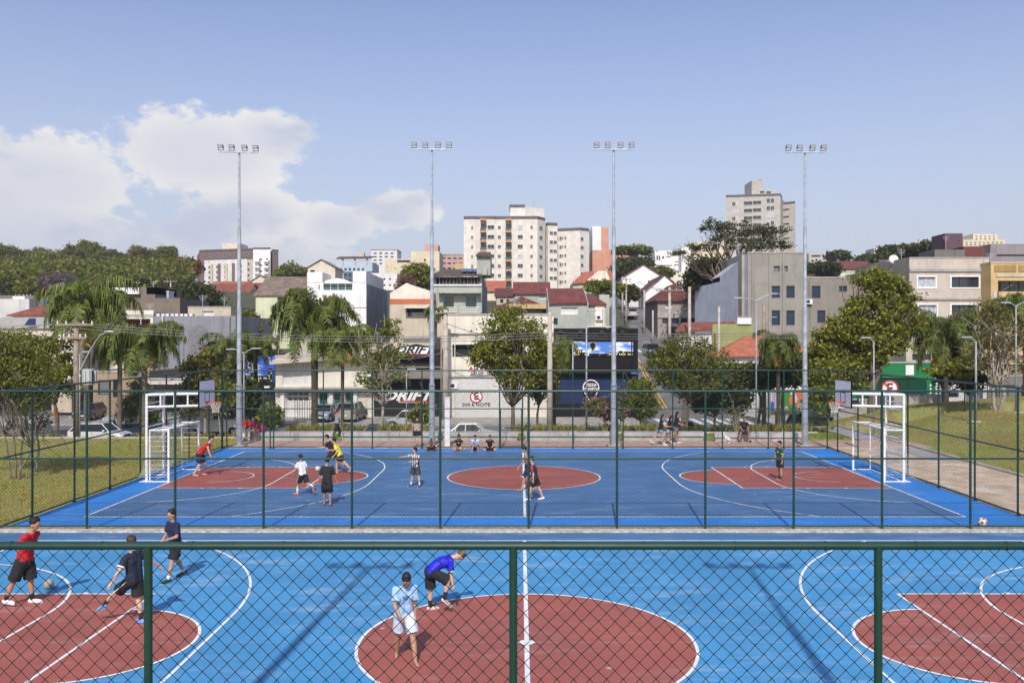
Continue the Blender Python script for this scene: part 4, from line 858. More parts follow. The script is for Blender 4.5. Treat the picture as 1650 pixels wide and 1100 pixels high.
mural(t, A, Z, 394, 443, 573, 616, 0, 'mural', M_ms2, seed=4)
b = MB()
for px, py in ((403, 632), (420, 641), (433, 623)): b.box(A(px)-.3, -.5, Z(py)-.08, A(px)+.3, -.05, Z(py)+.08)
b.build('wall_lamp', M_frame, t)
# white building with garage
t, A, Z, hw, ht = bld('white commercial building with a garage door and green-glass doors behind the big palm', 83, 444, 602, 577, W['pale_cream'], [(461, 629, 498, 671, 'shutter'), (513, 632, 528, 668, 'green'), (537, 632, 550, 652, 'green'), (556, 632, 570, 652, 'green'), (455, 585, 507, 621, 'shutter')], 9, cap=.3)
b = MB(); b.box(A(444), -.9, Z(626), A(602), -.02, Z(623.5)); b.build('canopy', M_conc, t)
for px in (456, 508, 534, 553, 573): b = MB(); b.box(A(px)-.18, -.25, 0, A(px)+.18, -.03, Z(626.1)); b.build('pilaster', W['bright_white'], t)
b = MB()
for j in range(2):
    for i in range(4): b.box(A(464+i*8.4), .1, Z(636+j*7.5), A(470.5+i*8.4), .14, Z(633.5+j*7.5))
b.build('garage_vent', M_glass, t)
b = MB(); roofbox(b, [(A(440), -1.2, Z(577)-.3), (A(602), -1.2, Z(571)), (A(612), 8, Z(553)), (A(450), 8, Z(560))], .25); b.build('roof', W['tan'], t)
q = thing('side_gate', 'short dark metal gate beside the white garage door', 'gate', (gx(491, 79), 79, -1.78)); b = MB()
for k in range(9): b.box(-.9+k*.22, 0, 0, -.86+k*.22, .04, 1.9)
b.build('bars', M_green, q, fix=False); b = MB(); b.box(-.95, -.02, 1.9, .95, .06, 1.97); b.box(-.95, -.02, .1, .95, .06, .16); b.build('rail', M_green, q)
# DRIFT
t, A, Z, hw, ht = bld('charcoal workshop with large white lettering and a corrugated awning', 83.5, 602, 717, 604, W['charcoal'], [], 9)
b = MB(); x0, x1 = A(600), A(714); roofbox(b, [(x0, -1.4, Z(607.5)), (x1, -1.4, Z(607.5)), (x1, 1, Z(597)), (x0, 1, Z(597))], .08)
b.build('corrugated_awning', tilemat('corrugated_sheet', (150, 144, 132), .8, .22), t)
b = MB()
for py in (576, 584.5, 592): b.box(x0+1.5, .9+(594-py)*.05, Z(py+1.6), x1, 1.1+(594-py)*.05, Z(py-1.6))
b.build('facade_rails', wall('railgrey', (120, 112, 104), .4), t)
b = MB(); b.box(x0+.5, 1.3, Z(604), x1, 1.5, Z(562)); b.prism([(A(647), Z(558.5)), (A(690), Z(558.5)), (A(668), Z(554))], 1.0, 1.6); b.build('upper_wall', W['charcoal'], t)
b = MB(); b.box(A(641.5), .55, Z(574), A(690), .85, Z(558.5)); sg = b.build('sign_board', M_white, t); b = MB(); b.box(A(642), .53, Z(573.6), A(689.6), .548, Z(570.2)); b.build('sign_stripe', wall('signred', (110, 30, 30), 0), sg)
M_redp = wall('redpaint', (200, 40, 50), 0); M_blkp = mat('black_lettering', (.02, .02, .025), .6, 0)
text('DRIFT', 1.0, M_blkp, sg, (A(665), .535, Z(564)), ext=.012, shear=.4, bold=.03, sx=1.35)
text('DRIFT', 1.25, M_white, t, (A(654.5), -.03, Z(638)), ext=.02, shear=.35, bold=.05, sx=1.35)
text('SUSPENSÕES', .36, M_redp, t, (A(669), -.03, Z(645.5)), ext=.015, shear=.3, bold=.015, sx=1.5)
b = MB(); b.prism([(A(640), Z(643.5)), (A(645), Z(643.5)), (A(648), Z(647.5)), (A(689), Z(647.8)), (A(688), Z(648.6)), (A(643), Z(648.4))], -.02, -.003); b.build('swoosh', M_white, t)
b = MB(); b.box(A(602), -.02, Z(674), A(716), -.003, Z(670.8)); b.build('plinth', M_conc, t)
# roofs behind DRIFT
bld('yellow and grey small house behind the charcoal workshop', 98, 650, 700, 545, W['mudgrey'], [(660, 552, 680, 562)], 8, cap=.15)
t, A, Z, hw, ht = bld('white gabled house with an orange brick band and beige wall', 108, 628, 697, 489, W['tan'], [(655, 497, 692, 503, 'black'), (657, 503, 663, 510, 'grey'), (682, 498, 692, 505, 'curtain')], 9, name='house', cat='house')
b = MB(); b.box(A(628), -.05, Z(489.5), A(697), 5, Z(481.5)); b.build('brick_band', wall('orangeband', (196, 104, 68), .3), t); b = MB(); b.prism([(A(628), Z(481.4)), (A(697), Z(481.4)), (A(697), Z(470)), (A(676), Z(463)), (A(666), Z(460)), (A(655), Z(455.5)), (A(628), Z(472))], .2, 5); b.build('gable', W['pale_cream'], t)
b = MB(); b.box(A(653), -1.3, Z(497), A(697), -.05, Z(494.5)); b.build('canopy', W['pale_cream'], t)
bld('low grey and yellow outbuilding below the gabled house', 95, 628, 700, 552, W['tan'], [(655, 556, 668, 566, 'black')], 6)
# grey terrace house
t, A, Z, hw, ht = bld('tall grey-green house with two balconies, roof tower and solar panels', 112, 697, 776, 458, W['greygreen'], [(714, 476, 731.5, 497, 'green'), (750, 476, 768, 497, 'green')], 18, name='house', cat='house', dep=.5)
b = MB(); b.box(A(697), 0, Z(458.2), A(700), 3.5, Z(443)); b.box(A(773), 0, Z(458.2), A(776), 3.5, Z(443)); b.box(A(697), 3.5, Z(458), A(776), 14, Z(443)); b.box(A(733), 3.0, Z(458), A(741), 3.5, Z(443)); b.build('top_storey', W['greygreen'], t)
for p0, p1 in ((700, 733), (741, 773)):
    b = MB(); b.box(A(p0), 3.3, Z(457.8), A(p1), 3.45, Z(446)); wo = b.build('window', M_framed, t)
    n = 4
    for k in range(n): b = MB(); b.box(A(p0)+(A(p1)-A(p0))*k/n+.08, 3.26, Z(457), A(p0)+(A(p1)-A(p0))*(k+1)/n-.08, 3.295, Z(446.8)); b.build('pane', M_glass, wo)
rail(t, A(697), A(776), Z(459.5), -.15, 1.05, n=14); b = MB(); b.box(A(697), -.2, Z(460.5), A(776), 3.4, Z(458.2)); b.build('balcony_slab', W['bright_white'], t)
b = MB(); roofbox(b, [(A(696), -.9, Z(443.5)), (A(777), -.9, Z(443.5)), (A(773), 9, Z(424.5)), (A(703), 9, Z(424.5))], .2); ro = b.build('roof', T_grey, t)
for k, p in enumerate((742, 752, 762)):
    b = MB(); za, zb_ = Z(441), Z(434.5); b.add([(A(p), -.0+.6, za+.35), (A(p+8.5), .6, za+.35), (A(p+8.5), 4.4, zb_+.5), (A(p), 4.4, zb_+.5), (A(p), .6, za+.25), (A(p+8.5), .6, za+.25), (A(p+8.5), 4.4, zb_+.4), (A(p), 4.4, zb_+.4)], [(0, 1, 2, 3), (4, 5, 6, 7), (0, 1, 5, 4), (1, 2, 6, 5), (2, 3, 7, 6), (3, 0, 4, 7)]); b.build('solar_panel', mat('solar_panel', (0, 0, 0)), ro)
b = MB(); b.box(A(768), .5, Z(443), A(790), 6, Z(411)); tw = b.build('roof_tower', W['greygreen'], t); b = MB(); roofbox(b, [(A(766.5), .1, Z(411)), (A(791.5), .1, Z(411)), (A(789), 4, Z(401)), (A(769), 4, Z(401))], .2); b.build('tower_roof', T_grey, tw)
b = MB(); b.box(hw+.002, 0, 0, hw+.06, 18, Z(451)); b.build('side_wall', W['grey'], t); b = MB(); b.box(A(779), -.2, Z(443), A(785), .6, Z(432)); b.build('chimney', W['greygreen'], t)  # grey of the side wall stands in for shade on the grey-green flank
for p0, p1, q0 in ((707, 736, 495), (743, 774, 495)): rail(t, A(p0), A(p1), Z(504), -.9, Z(q0)-Z(504), n=8); b = MB(); b.box(A(p0), -.95, Z(505), A(p1), -.02, Z(504)); b.build('balcony_slab', W['greygreen'], t)
b = MB(); b.box(A(707), -1.2, Z(473), A(775), -.02, Z(471)); b.build('canopy', W['greygreen'], t); b = MB(); b.box(A(698), -2.6, 0, A(776), -1.3, Z(507)); b.build('lower_wall', W['tan'], t)
# white ALUGA-SE building
t, A, Z, hw, ht = bld('large white commercial building with a red banner and a no parking mark on its gate', 82.5, 721, 892, 508, W['pale_cream'], [(729, 555, 842, 575, 'black')], 12, cap=.18, dep=.5)
b = MB(); b.box(A(721), -.18, Z(538.4), A(892), -.003, Z(536.4)); b.build('ledge', M_conc, t); b = MB(); b.box(A(721), -.2, Z(608), A(892), -.003, Z(605.5)); b.build('ledge', M_conc, t)
b = MB(); b.box(A(733), -.06, Z(672), A(846), -.004, Z(609)); gt = b.build('roller_gate', M_shut, t); b = MB()
for k in range(30): b.box(A(733), -.075, Z(672)+k*.124, A(846), -.061, Z(672)+k*.124+.02)
b.build('slats', W['whitelow'], gt, fix=False)
b = MB(); b.box(A(757), -.12, Z(603.5), A(808), -.03, Z(590.5)); bn = b.build('banner', M_white, t)
text('ALUGA-SE', .62, M_redp, bn, (A(781), -.135, Z(594.2)), ext=.01, bold=.02, sx=1.05); text('2283-2253 • 97613-8899', .36, M_blkp, bn, (A(783), -.135, Z(600.8)), ext=.01, bold=.012, sx=.78)
def noparking(t, x, y, z, r, stem=True):
    g_ = MB(); g_.path_d([Vector((x, y-.012, z)), Vector((x, y, z))], [r*.93, r*.93], Vector((0, 1, 0)), 40); o = g_.build('sign_disc', M_white, t)
    g_ = MB(); vs = []
    for k in range(48):
        a = 2*math.pi*k/48
        for q, yy in ((r, y-.03), (r*.82, y-.03), (r*.82, y-.013), (r, y-.013)): vs.append((x+q*math.cos(a), yy, z+q*math.sin(a)))
    g_.add(vs, [(4*k+j, 4*k+(j+1) % 4, 4*((k+1) % 48)+(j+1) % 4, 4*((k+1) % 48)+j) for k in range(48) for j in range(4)])
    u = r*.86/math.sqrt(2); w_ = r*.07; g_.add([(x-u-w_, y-.034, z+u-w_), (x-u+w_, y-.034, z+u+w_), (x+u+w_, y-.034, z-u+w_), (x+u-w_, y-.034, z-u-w_), (x-u-w_, y-.028, z+u-w_), (x-u+w_, y-.028, z+u+w_), (x+u+w_, y-.028, z-u+w_), (x+u-w_, y-.028, z-u-w_)], [(0, 1, 2, 3), (4, 5, 6, 7), (0, 1, 5, 4), (1, 2, 6, 5), (2, 3, 7, 6), (3, 0, 4, 7)])
    g_.build('red_ring', M_redp, o); text('E', r*1.55, M_blkp, o, (x, y-.02, z), ext=.005, bold=r*.03)
noparking(t, A(767.5), -.08, Z(638.5), .6); text('DIA E NOITE', .42, M_blkp, t, (A(767.5), -.085, Z(651.8)), ext=.008, bold=.006, sx=1.1)
ac(t, A(731), Z(621), -.05); b = MB(); b.box(A(721), -.03, Z(686), A(892), -.002, Z(671)); b.build('plinth', W['tan'], t)
# roofs between: red/dark hips behind tree
t, A, Z, hw, ht = bld('low house with dark red hip roof and yellow eave behind the round tree', 112, 800, 882, 497, W['tan'], [(840, 499, 880, 507)], 9, name='house', cat='house'); hip_roof(t, hw, ht, 1.7, 9, T_dark); b = MB(); b.box(A(820), -.7, Z(497.5), A(881), -.5, Z(490)); b.build('eave_board', W['yellow'], t)
t, A, Z, hw, ht = bld('small house with red roof under the cream tower', 150, 830, 884, 472, W['greygreen'], [(868, 476, 880, 482, 'curtain')], 10, name='house', cat='house'); gable_roof(t, hw, ht, 2.2, 10, T_redd, axis='x').build('gable', W['beige'], t)
t, A, Z, hw, ht = bld('cream house wall with orange tiles, right of the grey roof tower', 170, 776, 812, 468, W['cream'], [(798, 473, 804, 481)], 10, name='house', cat='house'); gable_roof(t, hw, ht, 2.2, 10, T_or, axis='x').build('gable', W['cream'], t)
t, A, Z, hw, ht = bld('house with patched cream wall below the cream tower', 160, 800, 846, 476, W['tan'], [(806, 482, 811, 488), (816, 482, 821, 488)], 10, name='house', cat='house'); gable_roof(t, hw, ht, 1.6, 10, T_dark, axis='x').build('gable', W['tan'], t)
b = thing('water_tank', 'bright blue water tank on a roof under the cream tower', 'water tank', (gx(873, 190), 190, gz(463, 190))); q = MB(); q.tube((0, 0, -1), (0, 0, .9), 1.25, 1.4, n=18); q.build('tank_body', mat('bright_blue_plastic', lin((30, 100, 190)), .5, .1), b); q = MB(); q.tube((0, 0, .9), (0, 0, 1.15), 1.5, .9, n=18); q.build('lid', mat('bright_blue_plastic', (0, 0, 0)), b)
# house above pizzeria
t, A, Z, hw, ht = bld('grey-green house with a steep red-brown tiled roof above the black mural building', 97, 884, 948, 487, W['greygreen'], [(904, 495, 931, 506.5, 'shutter')], 8, name='house', cat='house')
b = MB(); roofbox(b, [(A(884), -.3, Z(487)), (A(946), -.3, Z(486)), (A(946), 6, Z(459.5)), (A(884), 6, Z(459.5))], .2); b.build('roof', T_redd, t)
b = MB()
for p in (883, 946): b.prism([(-.35, Z(488)), (6.2, Z(458.5)-.0), (6.2, 0), (-.35, 0)], A(p), A(p+1.6), 'x')
b.build('side_parapet', W['greygreen'], t)
b = MB(); b.box(A(948), .3, 0, A(977), 7, Z(489)); w2 = b.build('right_wing', W['greygreen'], t); b = MB(); roofbox(b, [(A(948), 0, Z(489.5)), (A(977.5), 0, Z(489.5)), (A(965), 4, Z(475)), (A(948), 4, Z(473))], .15); b.build('roof', T_redd, t)
b = MB(); b.box(A(959), .2, Z(525), A(974), .29, Z(490)); b.build('recess_wall', W['pale_cream'], w2); ac(t, A(965.5), Z(511.5), .18); b = MB(); b.box(A(969), 2.5, 0, A(985.5), 9, Z(472.5)); b.build('rear_wall', W['greygreen'], t); b = MB(); b.box(A(944), -.4, Z(527), A(988), .28, Z(525.5)); b.build('ledge', W['pale_cream'], t)
# pizzeria
t, A, Z, hw, ht = bld('black mural building with a blue shutter and a white pin-shaped pizza sign', 83, 882, 1028, 529, W['black'], [(896, 607, 1018, 650, 'black')], 11, dep=.5)
b = MB(); b.box(A(903), .2, Z(651), A(1018), .3, Z(607.5)); sh = b.build('blue_shutter', wall('navyblue', (40, 56, 100), .15), t); b = MB()
for k in range(18): b.box(A(903), .18, Z(650)+k*.135, A(1018), .198, Z(650)+k*.135+.02)
b.build('slats', wall('navyblue2', (30, 44, 86), .1), sh, fix=False)
mural(t, A, Z, 888, 1020, 551, 573.5, 0, 'mural', M_ms, seed=9)
for px in (903, 935, 969, 1002): b = MB(); b.box(A(px)-.2, -.45, Z(534)-.12, A(px)+.2, -.05, Z(534)+.12); b.build('spotlight', M_dark, t)
b = MB(); b.box(A(882), -.5, Z(600.5), A(1028), -.003, Z(597.5)); b.build('fascia', W['charcoal'], t); b = MB(); b.box(A(1016), -.56, Z(602), A(1026), -.505, Z(599)); b.build('street_plate', mat('blue_street_plate', lin((60, 100, 180)), .5, 0), t)
def pin(t, x, y, z, r, depth, mo, mi, nm):
    pts = lambda k: [(x+k*r*math.cos(R(a)), z+k*r*math.sin(R(a))) for a in range(-35, 216, 10)]+[(x, z-k*r*1.9)]
    b = MB(); b.prism(pts(1), y-depth, y); o = b.build(nm, mo, t); b = MB(); b.prism(pts(.88), y-depth-.02, y-depth-.002); b.build('sign_face', mi, o); return o
po = pin(t, A(952), -.1, Z(624.5), .78, .1, M_white, W['black'], 'pin_sign'); text('PIZZA', .38, M_white, po, (A(952), -.235, Z(620)), ext=.008, bold=.012); text('PLANETA', .36, M_white, po, (A(952.3), -.235, Z(626.5)), ext=.008, bold=.012, sx=.85)
pin(t, A(955), -.09, Z(556), .3, .05, wall('pinyellow', (200, 200, 90), 0), W['black'], 'painted_pin')
# ---- uphill street, right of centre
t, A, Z, hw, ht = bld('house with two orange tiled roofs right of the cream tower', 205, 923, 985, 455, W['greenpale'], [], 12, name='house', cat='house')
b = MB(); roofbox(b, [(A(921), -.5, Z(456)), (A(955), -.5, Z(453)), (A(962), 8, Z(432)), (A(945), 8, Z(434))], .3); roofbox(b, [(A(957), -.7, Z(455)), (A(990), -.7, Z(453)), (A(990), 8, Z(430)), (A(978), 8, Z(436))], .3); b.build('roof', T_or, t); b = MB(); b.prism([(A(940), Z(456)), (A(985), Z(456)), (A(978), Z(436)), (A(965), Z(436))], .5, 8); b.build('gable', W['pale_cream'], t)
def gh(label, d, p0, p1, yt, m_, roofm, wins, rise, side=0, depth=14, **k):
    t, A, Z, hw, ht = bld(label, d, p0, p1, yt, m_, wins, depth, name='house', cat='house', **k); gable_roof(t, hw, ht, rise, depth, roofm, axis='y', over=.35).build('gable', m_, t); return t, A, Z, hw, ht
gh('white gabled house higher up the side street', 165, 1003, 1070, 447, W['bright_white'], T_dark, [(1044, 452, 1050, 460)], 2.6)
gh('white gabled house with blue-grey shopfront midway up the side street', 148, 1040, 1101, 470, W['bright_white'], T_dark, [], 3.0)
bld('white annex with tiled porch between the gabled houses', 155, 1005, 1046, 474, W['white'], [(1010, 478, 1015, 486), (1020, 478, 1026, 486), (1033, 478, 1039, 492, 'blue')], 10)
t, A, Z, hw, ht = bld('grey two-storey corner house with a dark brown hip roof', 122, 1060, 1125, 484, wall('greyplaster', (160, 152, 142), .5), [(1072, 486, 1083, 497, 'curtain'), (1103, 486, 1114, 497, 'curtain'), (1067, 513, 1080, 521), (1082, 513, 1094, 521), (1097, 513, 1108, 521), (1110, 513, 1120, 521), (1075, 526, 1090, 545, 'blue')], 12, name='house', cat='house', ledges=((504.5, .25), (509, .5)))
hip_roof(t, hw, ht, 2.5, 12, T_dark); b = MB(); b.box(-hw-.05, -.001, 0, -hw-.002, 12, ht); b.build('side_wall', W['mudgrey'], t)
t, A, Z, hw, ht = bld('dark open concrete frame building behind the side street tree', 128, 1124, 1172, 490, W['darkbrown'], [(1127, 492, 1140, 508, 'black'), (1143, 492, 1156, 508, 'black'), (1127, 514, 1165, 530, 'black')], 10, dep=1.0, ledges=((511, .3),)); b = MB()
for px in (1124, 1138, 1152): b.box(A(px)-.25, -.3, 0, A(px)+.25, -.02, Z(490))
b.build('column', W['mudgrey'], t)
bld('white house with small square window under the dark tree', 150, 1098, 1124, 455, W['bluegrey'], [(1110, 463, 1114, 467)], 10, name='house', cat='house')
# concrete building
M_cb = wall('beige_render', (152, 148, 137), .5)
wn = [(1243.5, 460.5, 1257, 480, 'blue'), (1267, 460.5, 1280.5, 480, 'blue'), (1243.5, 500, 1257, 524, 'blue'), (1267, 500, 1280.5, 524, 'blue'), (1247, 428.5, 1256.5, 437.5, 'grey'), (1260, 428.5, 1269.5, 437.5, 'grey')]
t, A, Z, hw, ht = bld('large beige rendered building with deep blue windows and a pale blue-white side wall', 99, 1205, 1297, 408, M_cb, wn, 16, cap=.15)
rt, A2, Z2, hw2, ht2 = bld('lower beige wing of the blue-windowed building, right of the floodlight pole', 99.6, 1298, 1382, 448, wall('beige_render_worn', (142, 136, 124), .7), [(1308, 460.5, 1322, 480.5, 'blue'), (1352, 460.5, 1365, 470, 'blue'), (1317, 500, 1330, 520, 'blue')], 14, cap=.15); ac(rt, A2(1302), Z2(486))
b = MB(); b.add([(A(1205)-.01, 0, 0), (A(1168), 17, 0), (A(1168), 17, Z(449)-.0), (A(1187), 8.3, Z(446)), (A(1187), 8.3, Z(437)), (A(1205)-.01, 0, Z(408))], [(0, 1, 2, 3, 4, 5)]); b.add([(A(1205), .1, Z(408)), (A(1187), 8.3, Z(437)), (A(1190), 16, Z(437)), (A(1230), 16, Z(408))], [(0, 1, 2, 3)]); b.build('side_wall', W['bluegrey'], t, fix=False)
b = MB(); b.box(A(1199), 1, 0, A(1205), 8, Z(409)); b.build('inner_core', W['concrete'], t)
for px in (1205.5, 1240, 1262): b = MB(); b.box(A(px)-.1, -.12, 0, A(px)+.1, -.003, Z(409)); b.build('pilaster', M_cb, t)
bld('olive green wall with a white box on top behind the orange tiled house', 95, 1148, 1213, 522, W['olive'], [], .4, name='boundary_wall', cat='wall'); b = thing('wall_box', 'white meter box on top of the olive green wall', 'box', (gx(1201, 95), 94.8, gz(522, 95))); q = MB(); q.box(-.9, 0, 0, .6, .6, .75); q.build('box_body', M_white, b); q = MB(); q.box(-1.0, -.1, .75, .7, .7, .83); q.build('lid', M_conc, b)
t, A, Z, hw, ht = bld('white bungalow with a bright orange hip roof behind the dark shrubs', 91, 1158, 1320, 573, W['white'], [], 9, name='house', cat='house'); hip_roof(t, hw, ht, 2.4, 9, T_or, x0=A(1158), x1=A(1320))
b = thing('roof_patch', 'small terracotta roof patch behind the olive wall, beside the side street', 'roof', (gx(1150, 100), 100, gz(533, 100))); q = MB(); roofbox(q, [(-4.5, -1, 0), (3.5, -1, .3), (5, 3, 1.2), (-3, 3, 1.0)], .2); q.build('tiles', T_red, b); q = MB(); q.box(-4, -.5, -4, 3, 2.5, -.3); q.build('wall', W['white'], b)
# graffiti wall
t, A, Z, hw, ht = bld('white street wall painted with leaves, orange shapes and a blue spiral', 87, 1162, 1328, 629, W['whitelow'], [], .35, name='painted_wall', cat='wall', cap=.1)
gr = random.Random(5)
def splat(nm, colr, items, y):
    b = MB()
    for (px, py, rx, ry, sp) in items:
        pts = [(A(px)+rx*(1+sp*gr.uniform(-.35, .35))*math.cos(R(a)), Z(py)+ry*(1+sp*gr.uniform(-.35, .35))*math.sin(R(a))) for a in range(0, 360, 24)]; pts = [(x, min(max(z, Z(663)), Z(630.5))) for x, z in pts]; b.prism(pts, y-.006, y); y -= .0075
    b.build(nm, wall('g_'+nm, colr, .1), t)
splat('painted_leaf', (70, 140, 60), [(1262, 636, .6, .45, 1), (1262, 648, .65, .5, 1), (1273, 643, .4, .6, 1), (1280, 655, .7, .4, 1), (1292, 660, .5, .3, 1)], -.012); splat('painted_orange', (226, 100, 40), [(1290, 651, .45, .75, .5), (1290, 634, .5, .4, .8), (1276, 644, .3, .5, 1)], -.06)
splat('painted_spiral', (40, 66, 96), [(1314, 641, 1.0, 1.15, .1)], -.09); splat('painted_spiral_core', (110, 130, 150), [(1314, 641, .6, .7, .15), ], -.11); splat('painted_spiral_eye', (28, 50, 78), [(1314, 641, .35, .4, .1)], -.125); splat('painted_bush', (150, 76, 48), [(1308, 657, .8, .6, .4), (1317, 657, .8, .6, .4), (1325, 658, .5, .5, .4)], -.14)
b = MB(); b.box(A(1244), -.05, Z(660), A(1256), -.003, Z(629.5)); b.build('painted_panel', wall('g_lilac', (176, 156, 186), .4), t); b = MB(); b.box(A(1241), -.09, Z(660), A(1247), -.051, Z(647)); b.build('painted_blue_door', wall('g_blue', (30, 90, 180), .1), t)
# ---- right side buildings
M_be = wall('beige_apartment', (196, 184, 168), .3)
wn = [(1479, 446, 1507, 463, 'curtain'), (1533, 446, 1577, 463), (1480, 491, 1509, 508, 'curtain'), (1533, 491, 1577, 508), (1480, 535, 1509, 550), (1533, 535, 1577, 550)]
t, A, Z, hw, ht = bld('beige three-storey apartment house with white-framed windows', 94, 1466, 1594, 416, M_be, wn, 14, cap=.12, ledges=((435.5, .3), (481.5, .22), (527, .22)))
for (p0, q0, p1, q1, *_) in wn:
    b = MB(); o = .14; b.box(A(p0)-o, -.06, Z(q1)-o, A(p1)+o, -.003, Z(q1)); b.box(A(p0)-o, -.06, Z(q0), A(p1)+o, -.003, Z(q0)+o); b.box(A(p0)-o, -.06, Z(q1), A(p0), -.003, Z(q0)); b.box(A(p1), -.06, Z(q1), A(p1)+o, -.003, Z(q0)); b.build('window_surround', M_white, t)
b = MB(); b.box(-hw-.06, .0, 0, -hw-.002, 14, ht); b.build('side_wall', W['concrete'], t); b = MB(); b.box(A(1594), .3, 0, A(1606), 9, Z(440)); b.build('service_shaft', W['tan'], t)
bld('rear extension with plain grey wall behind the beige apartment house', 104, 1430, 1470, 419, W['concrete'], [], 10); bld('plain taupe wall left of the beige apartment house, behind the yellow-green tree', 100, 1384, 1436, 440, wall('taupe', (140, 128, 116), .5), [(1392, 462, 1402, 469, 'blue')], 10)
b = thing('satellite_dish', 'white satellite dish on the roof of the beige apartment house', 'satellite dish', (gx(1440, 98), 98, gz(418, 98))); q = MB(); q.ell((0, 0, 0), (.55, .14, .5)); q.build('dish', M_white, b, smooth=True); q = MB(); q.tube((0, .1, 0), (0, .1, -1.6), .04); q.tube((-1.6, .2, -.1), (1.6, .2, -.1), .03); q.build('mast', M_galv, b)
wn = [(1608, 452, 1700, 471), (1608, 498, 1700, 516), (1608, 541, 1700, 560), (1608, 587, 1700, 600)]
t, A, Z, hw, ht = bld('yellow balcony block at the right photo edge', 92, 1596.5, 1720, 424, W['yellow'], wn, 12, cap=.15, dep=1.4, capm=W['tan'])
b = MB(); b.box(A(1602), -.06, Z(438), A(1637), -.01, Z(427)); b.box(A(1641), -.06, Z(438), A(1690), -.01, Z(427)); b.build('breeze_blocks', wall('breeze', (170, 140, 80), .5), t)
for q in (471, 516, 560): b = MB(); b.box(A(1606), -.5, Z(q+12), A(1700), -.02, Z(q-1)); b.build('balcony_front', W['yellow'], t)
b = MB(); b.box(A(1605), -.1, Z(446), A(1700), -.003, Z(441)); b.build('ledge', W['tan'], t)
# green shop
t, A, Z, hw, ht = bld('bright green shop with a dark green shutter and a round no parking mark', 85, 1370, 1506, 585, W['green'], [(1385, 609, 1493, 660, 'black')], 8, dep=.5, cap=.15)
b = MB(); b.box(A(1385), .15, Z(660), A(1493), .25, Z(609)); so_ = b.build('green_shutter', W['darkgreen'], t); b = MB()
for k in range(22): b.box(A(1385), .13, Z(659)+k*.14, A(1493), .148, Z(659)+k*.14+.02)
b.build('slats', W['green'], so_, fix=False); noparking(t, A(1434.5), .12, Z(626), .85)
b = MB(); b.box(A(1459), -.08, Z(604), A(1472), -.003, Z(588)); b.build('notice', W['white'], t); b = MB(); 
for k in range(3): b.box(A(1498), -.03, Z(622+k*6), A(1500.5), -.003, Z(619+k*6))
b.build('painted_mark', M_white, t)
t, A, Z, hw, ht = bld('white lattice-fronted house between the green shop and the edge palms', 85.5, 1507, 1590, 612, W['whitelow'], [(1516, 622, 1545, 640, 'black'), (1556, 616, 1584, 655, 'grey')], 8, dep=.4); b = MB()
for k in range(22): x = A(1508)+k*.24; b.box(x, -.05, Z(632), x+.06, -.01, Z(616)); 
for k in range(7): b.box(A(1507), -.07, Z(632)+k*.14, A(1545), -.052, Z(632)+k*.14+.04)
b.build('lattice', M_white, t, fix=False)
bld('grey shuttered shopfront beneath the yellow balcony block', 85.5, 1591, 1720, 606, W['mudgrey'], [(1598, 620, 1640, 660, 'grey'), (1646, 620, 1690, 660, 'black')], 5, cap=.1)
bld('tiled awning house front below the beige apartment house', 88, 1460, 1590, 560, W['tan'], [(1470, 570, 1500, 580), (1540, 570, 1575, 582)], 4)
# ramp wall beside the mound
b = thing('retaining_wall', 'low grey concrete retaining wall at the end of the sandy path', 'wall', (gx(1345, 60), 60, -2)); q = MB(); q.prism([(-2.2, 0), (2.2, 0), (2.2, 3.4), (.2, 2.6), (-2.2, 2.3)], 0, .25); q.build('wall_body', M_conc, b); q = MB()
for x in (-1.6, -.6): q.tube((x, -.1, 2.0), (x, -.1, 3.2), .04, n=8)
q.tube((-1.6, -.1, 3.2), (-.6, -.1, 3.2), .04, n=8); q.build('handrail', M_galv, b)
b = thing('pale_slope_wall', 'pale concrete slope wall behind the hoop on the sandy path side', 'wall', (gx(1400, 66), 66, -2)); q = MB(); q.prism([(-3.4, 0), (6, 0), (6, 3.3), (1, 3.3), (-3.4, 1.6)], 0, .25); q.build('wall_body', M_concl, b); q = MB(); q.box(1, -.04, 3.3, 6, .29, 3.38); q.build('coping', M_conc, b)
# ================================================================ VEGETATION
def leaves_mesh(name, C, size, m_, parent, up=.35, aspect=1.7, rg=None):
    """C: (n,3) leaf centres; one rhombus each"""
    rg = rg or rng; n = len(C); s = size*rg.uniform(.6, 1.35, n)
    nrm = rg.normal(size=(n, 3)); nrm[:, 2] += up*1.5; nrm /= np.linalg.norm(nrm, axis=1)[:, None]
    a = rg.normal(size=(n, 3)); u = np.cross(nrm, a); u /= np.linalg.norm(u, axis=1)[:, None]; v = np.cross(nrm, u)
    u = u*(s*aspect/2)[:, None]; v = v*(s/2)[:, None]; dr = np.zeros((n, 3)); dr[:, 2] = -s*.25
    V = np.stack([C-u+dr, C-v, C+u+dr, C+v], 1).reshape(-1, 3); me = bpy.data.meshes.new(name)
    me.vertices.add(4*n); me.vertices.foreach_set('co', V.ravel()); me.loops.add(4*n); me.loops.foreach_set('vertex_index', np.arange(4*n))
    me.polygons.add(n); me.polygons.foreach_set('loop_start', np.arange(n)*4); me.polygons.foreach_set('loop_total', np.full(n, 4)); me.update(calc_edges=True); me.materials.append(m_)
    o = bpy.data.objects.new(name, me); col.objects.link(o); o.parent = parent; return o
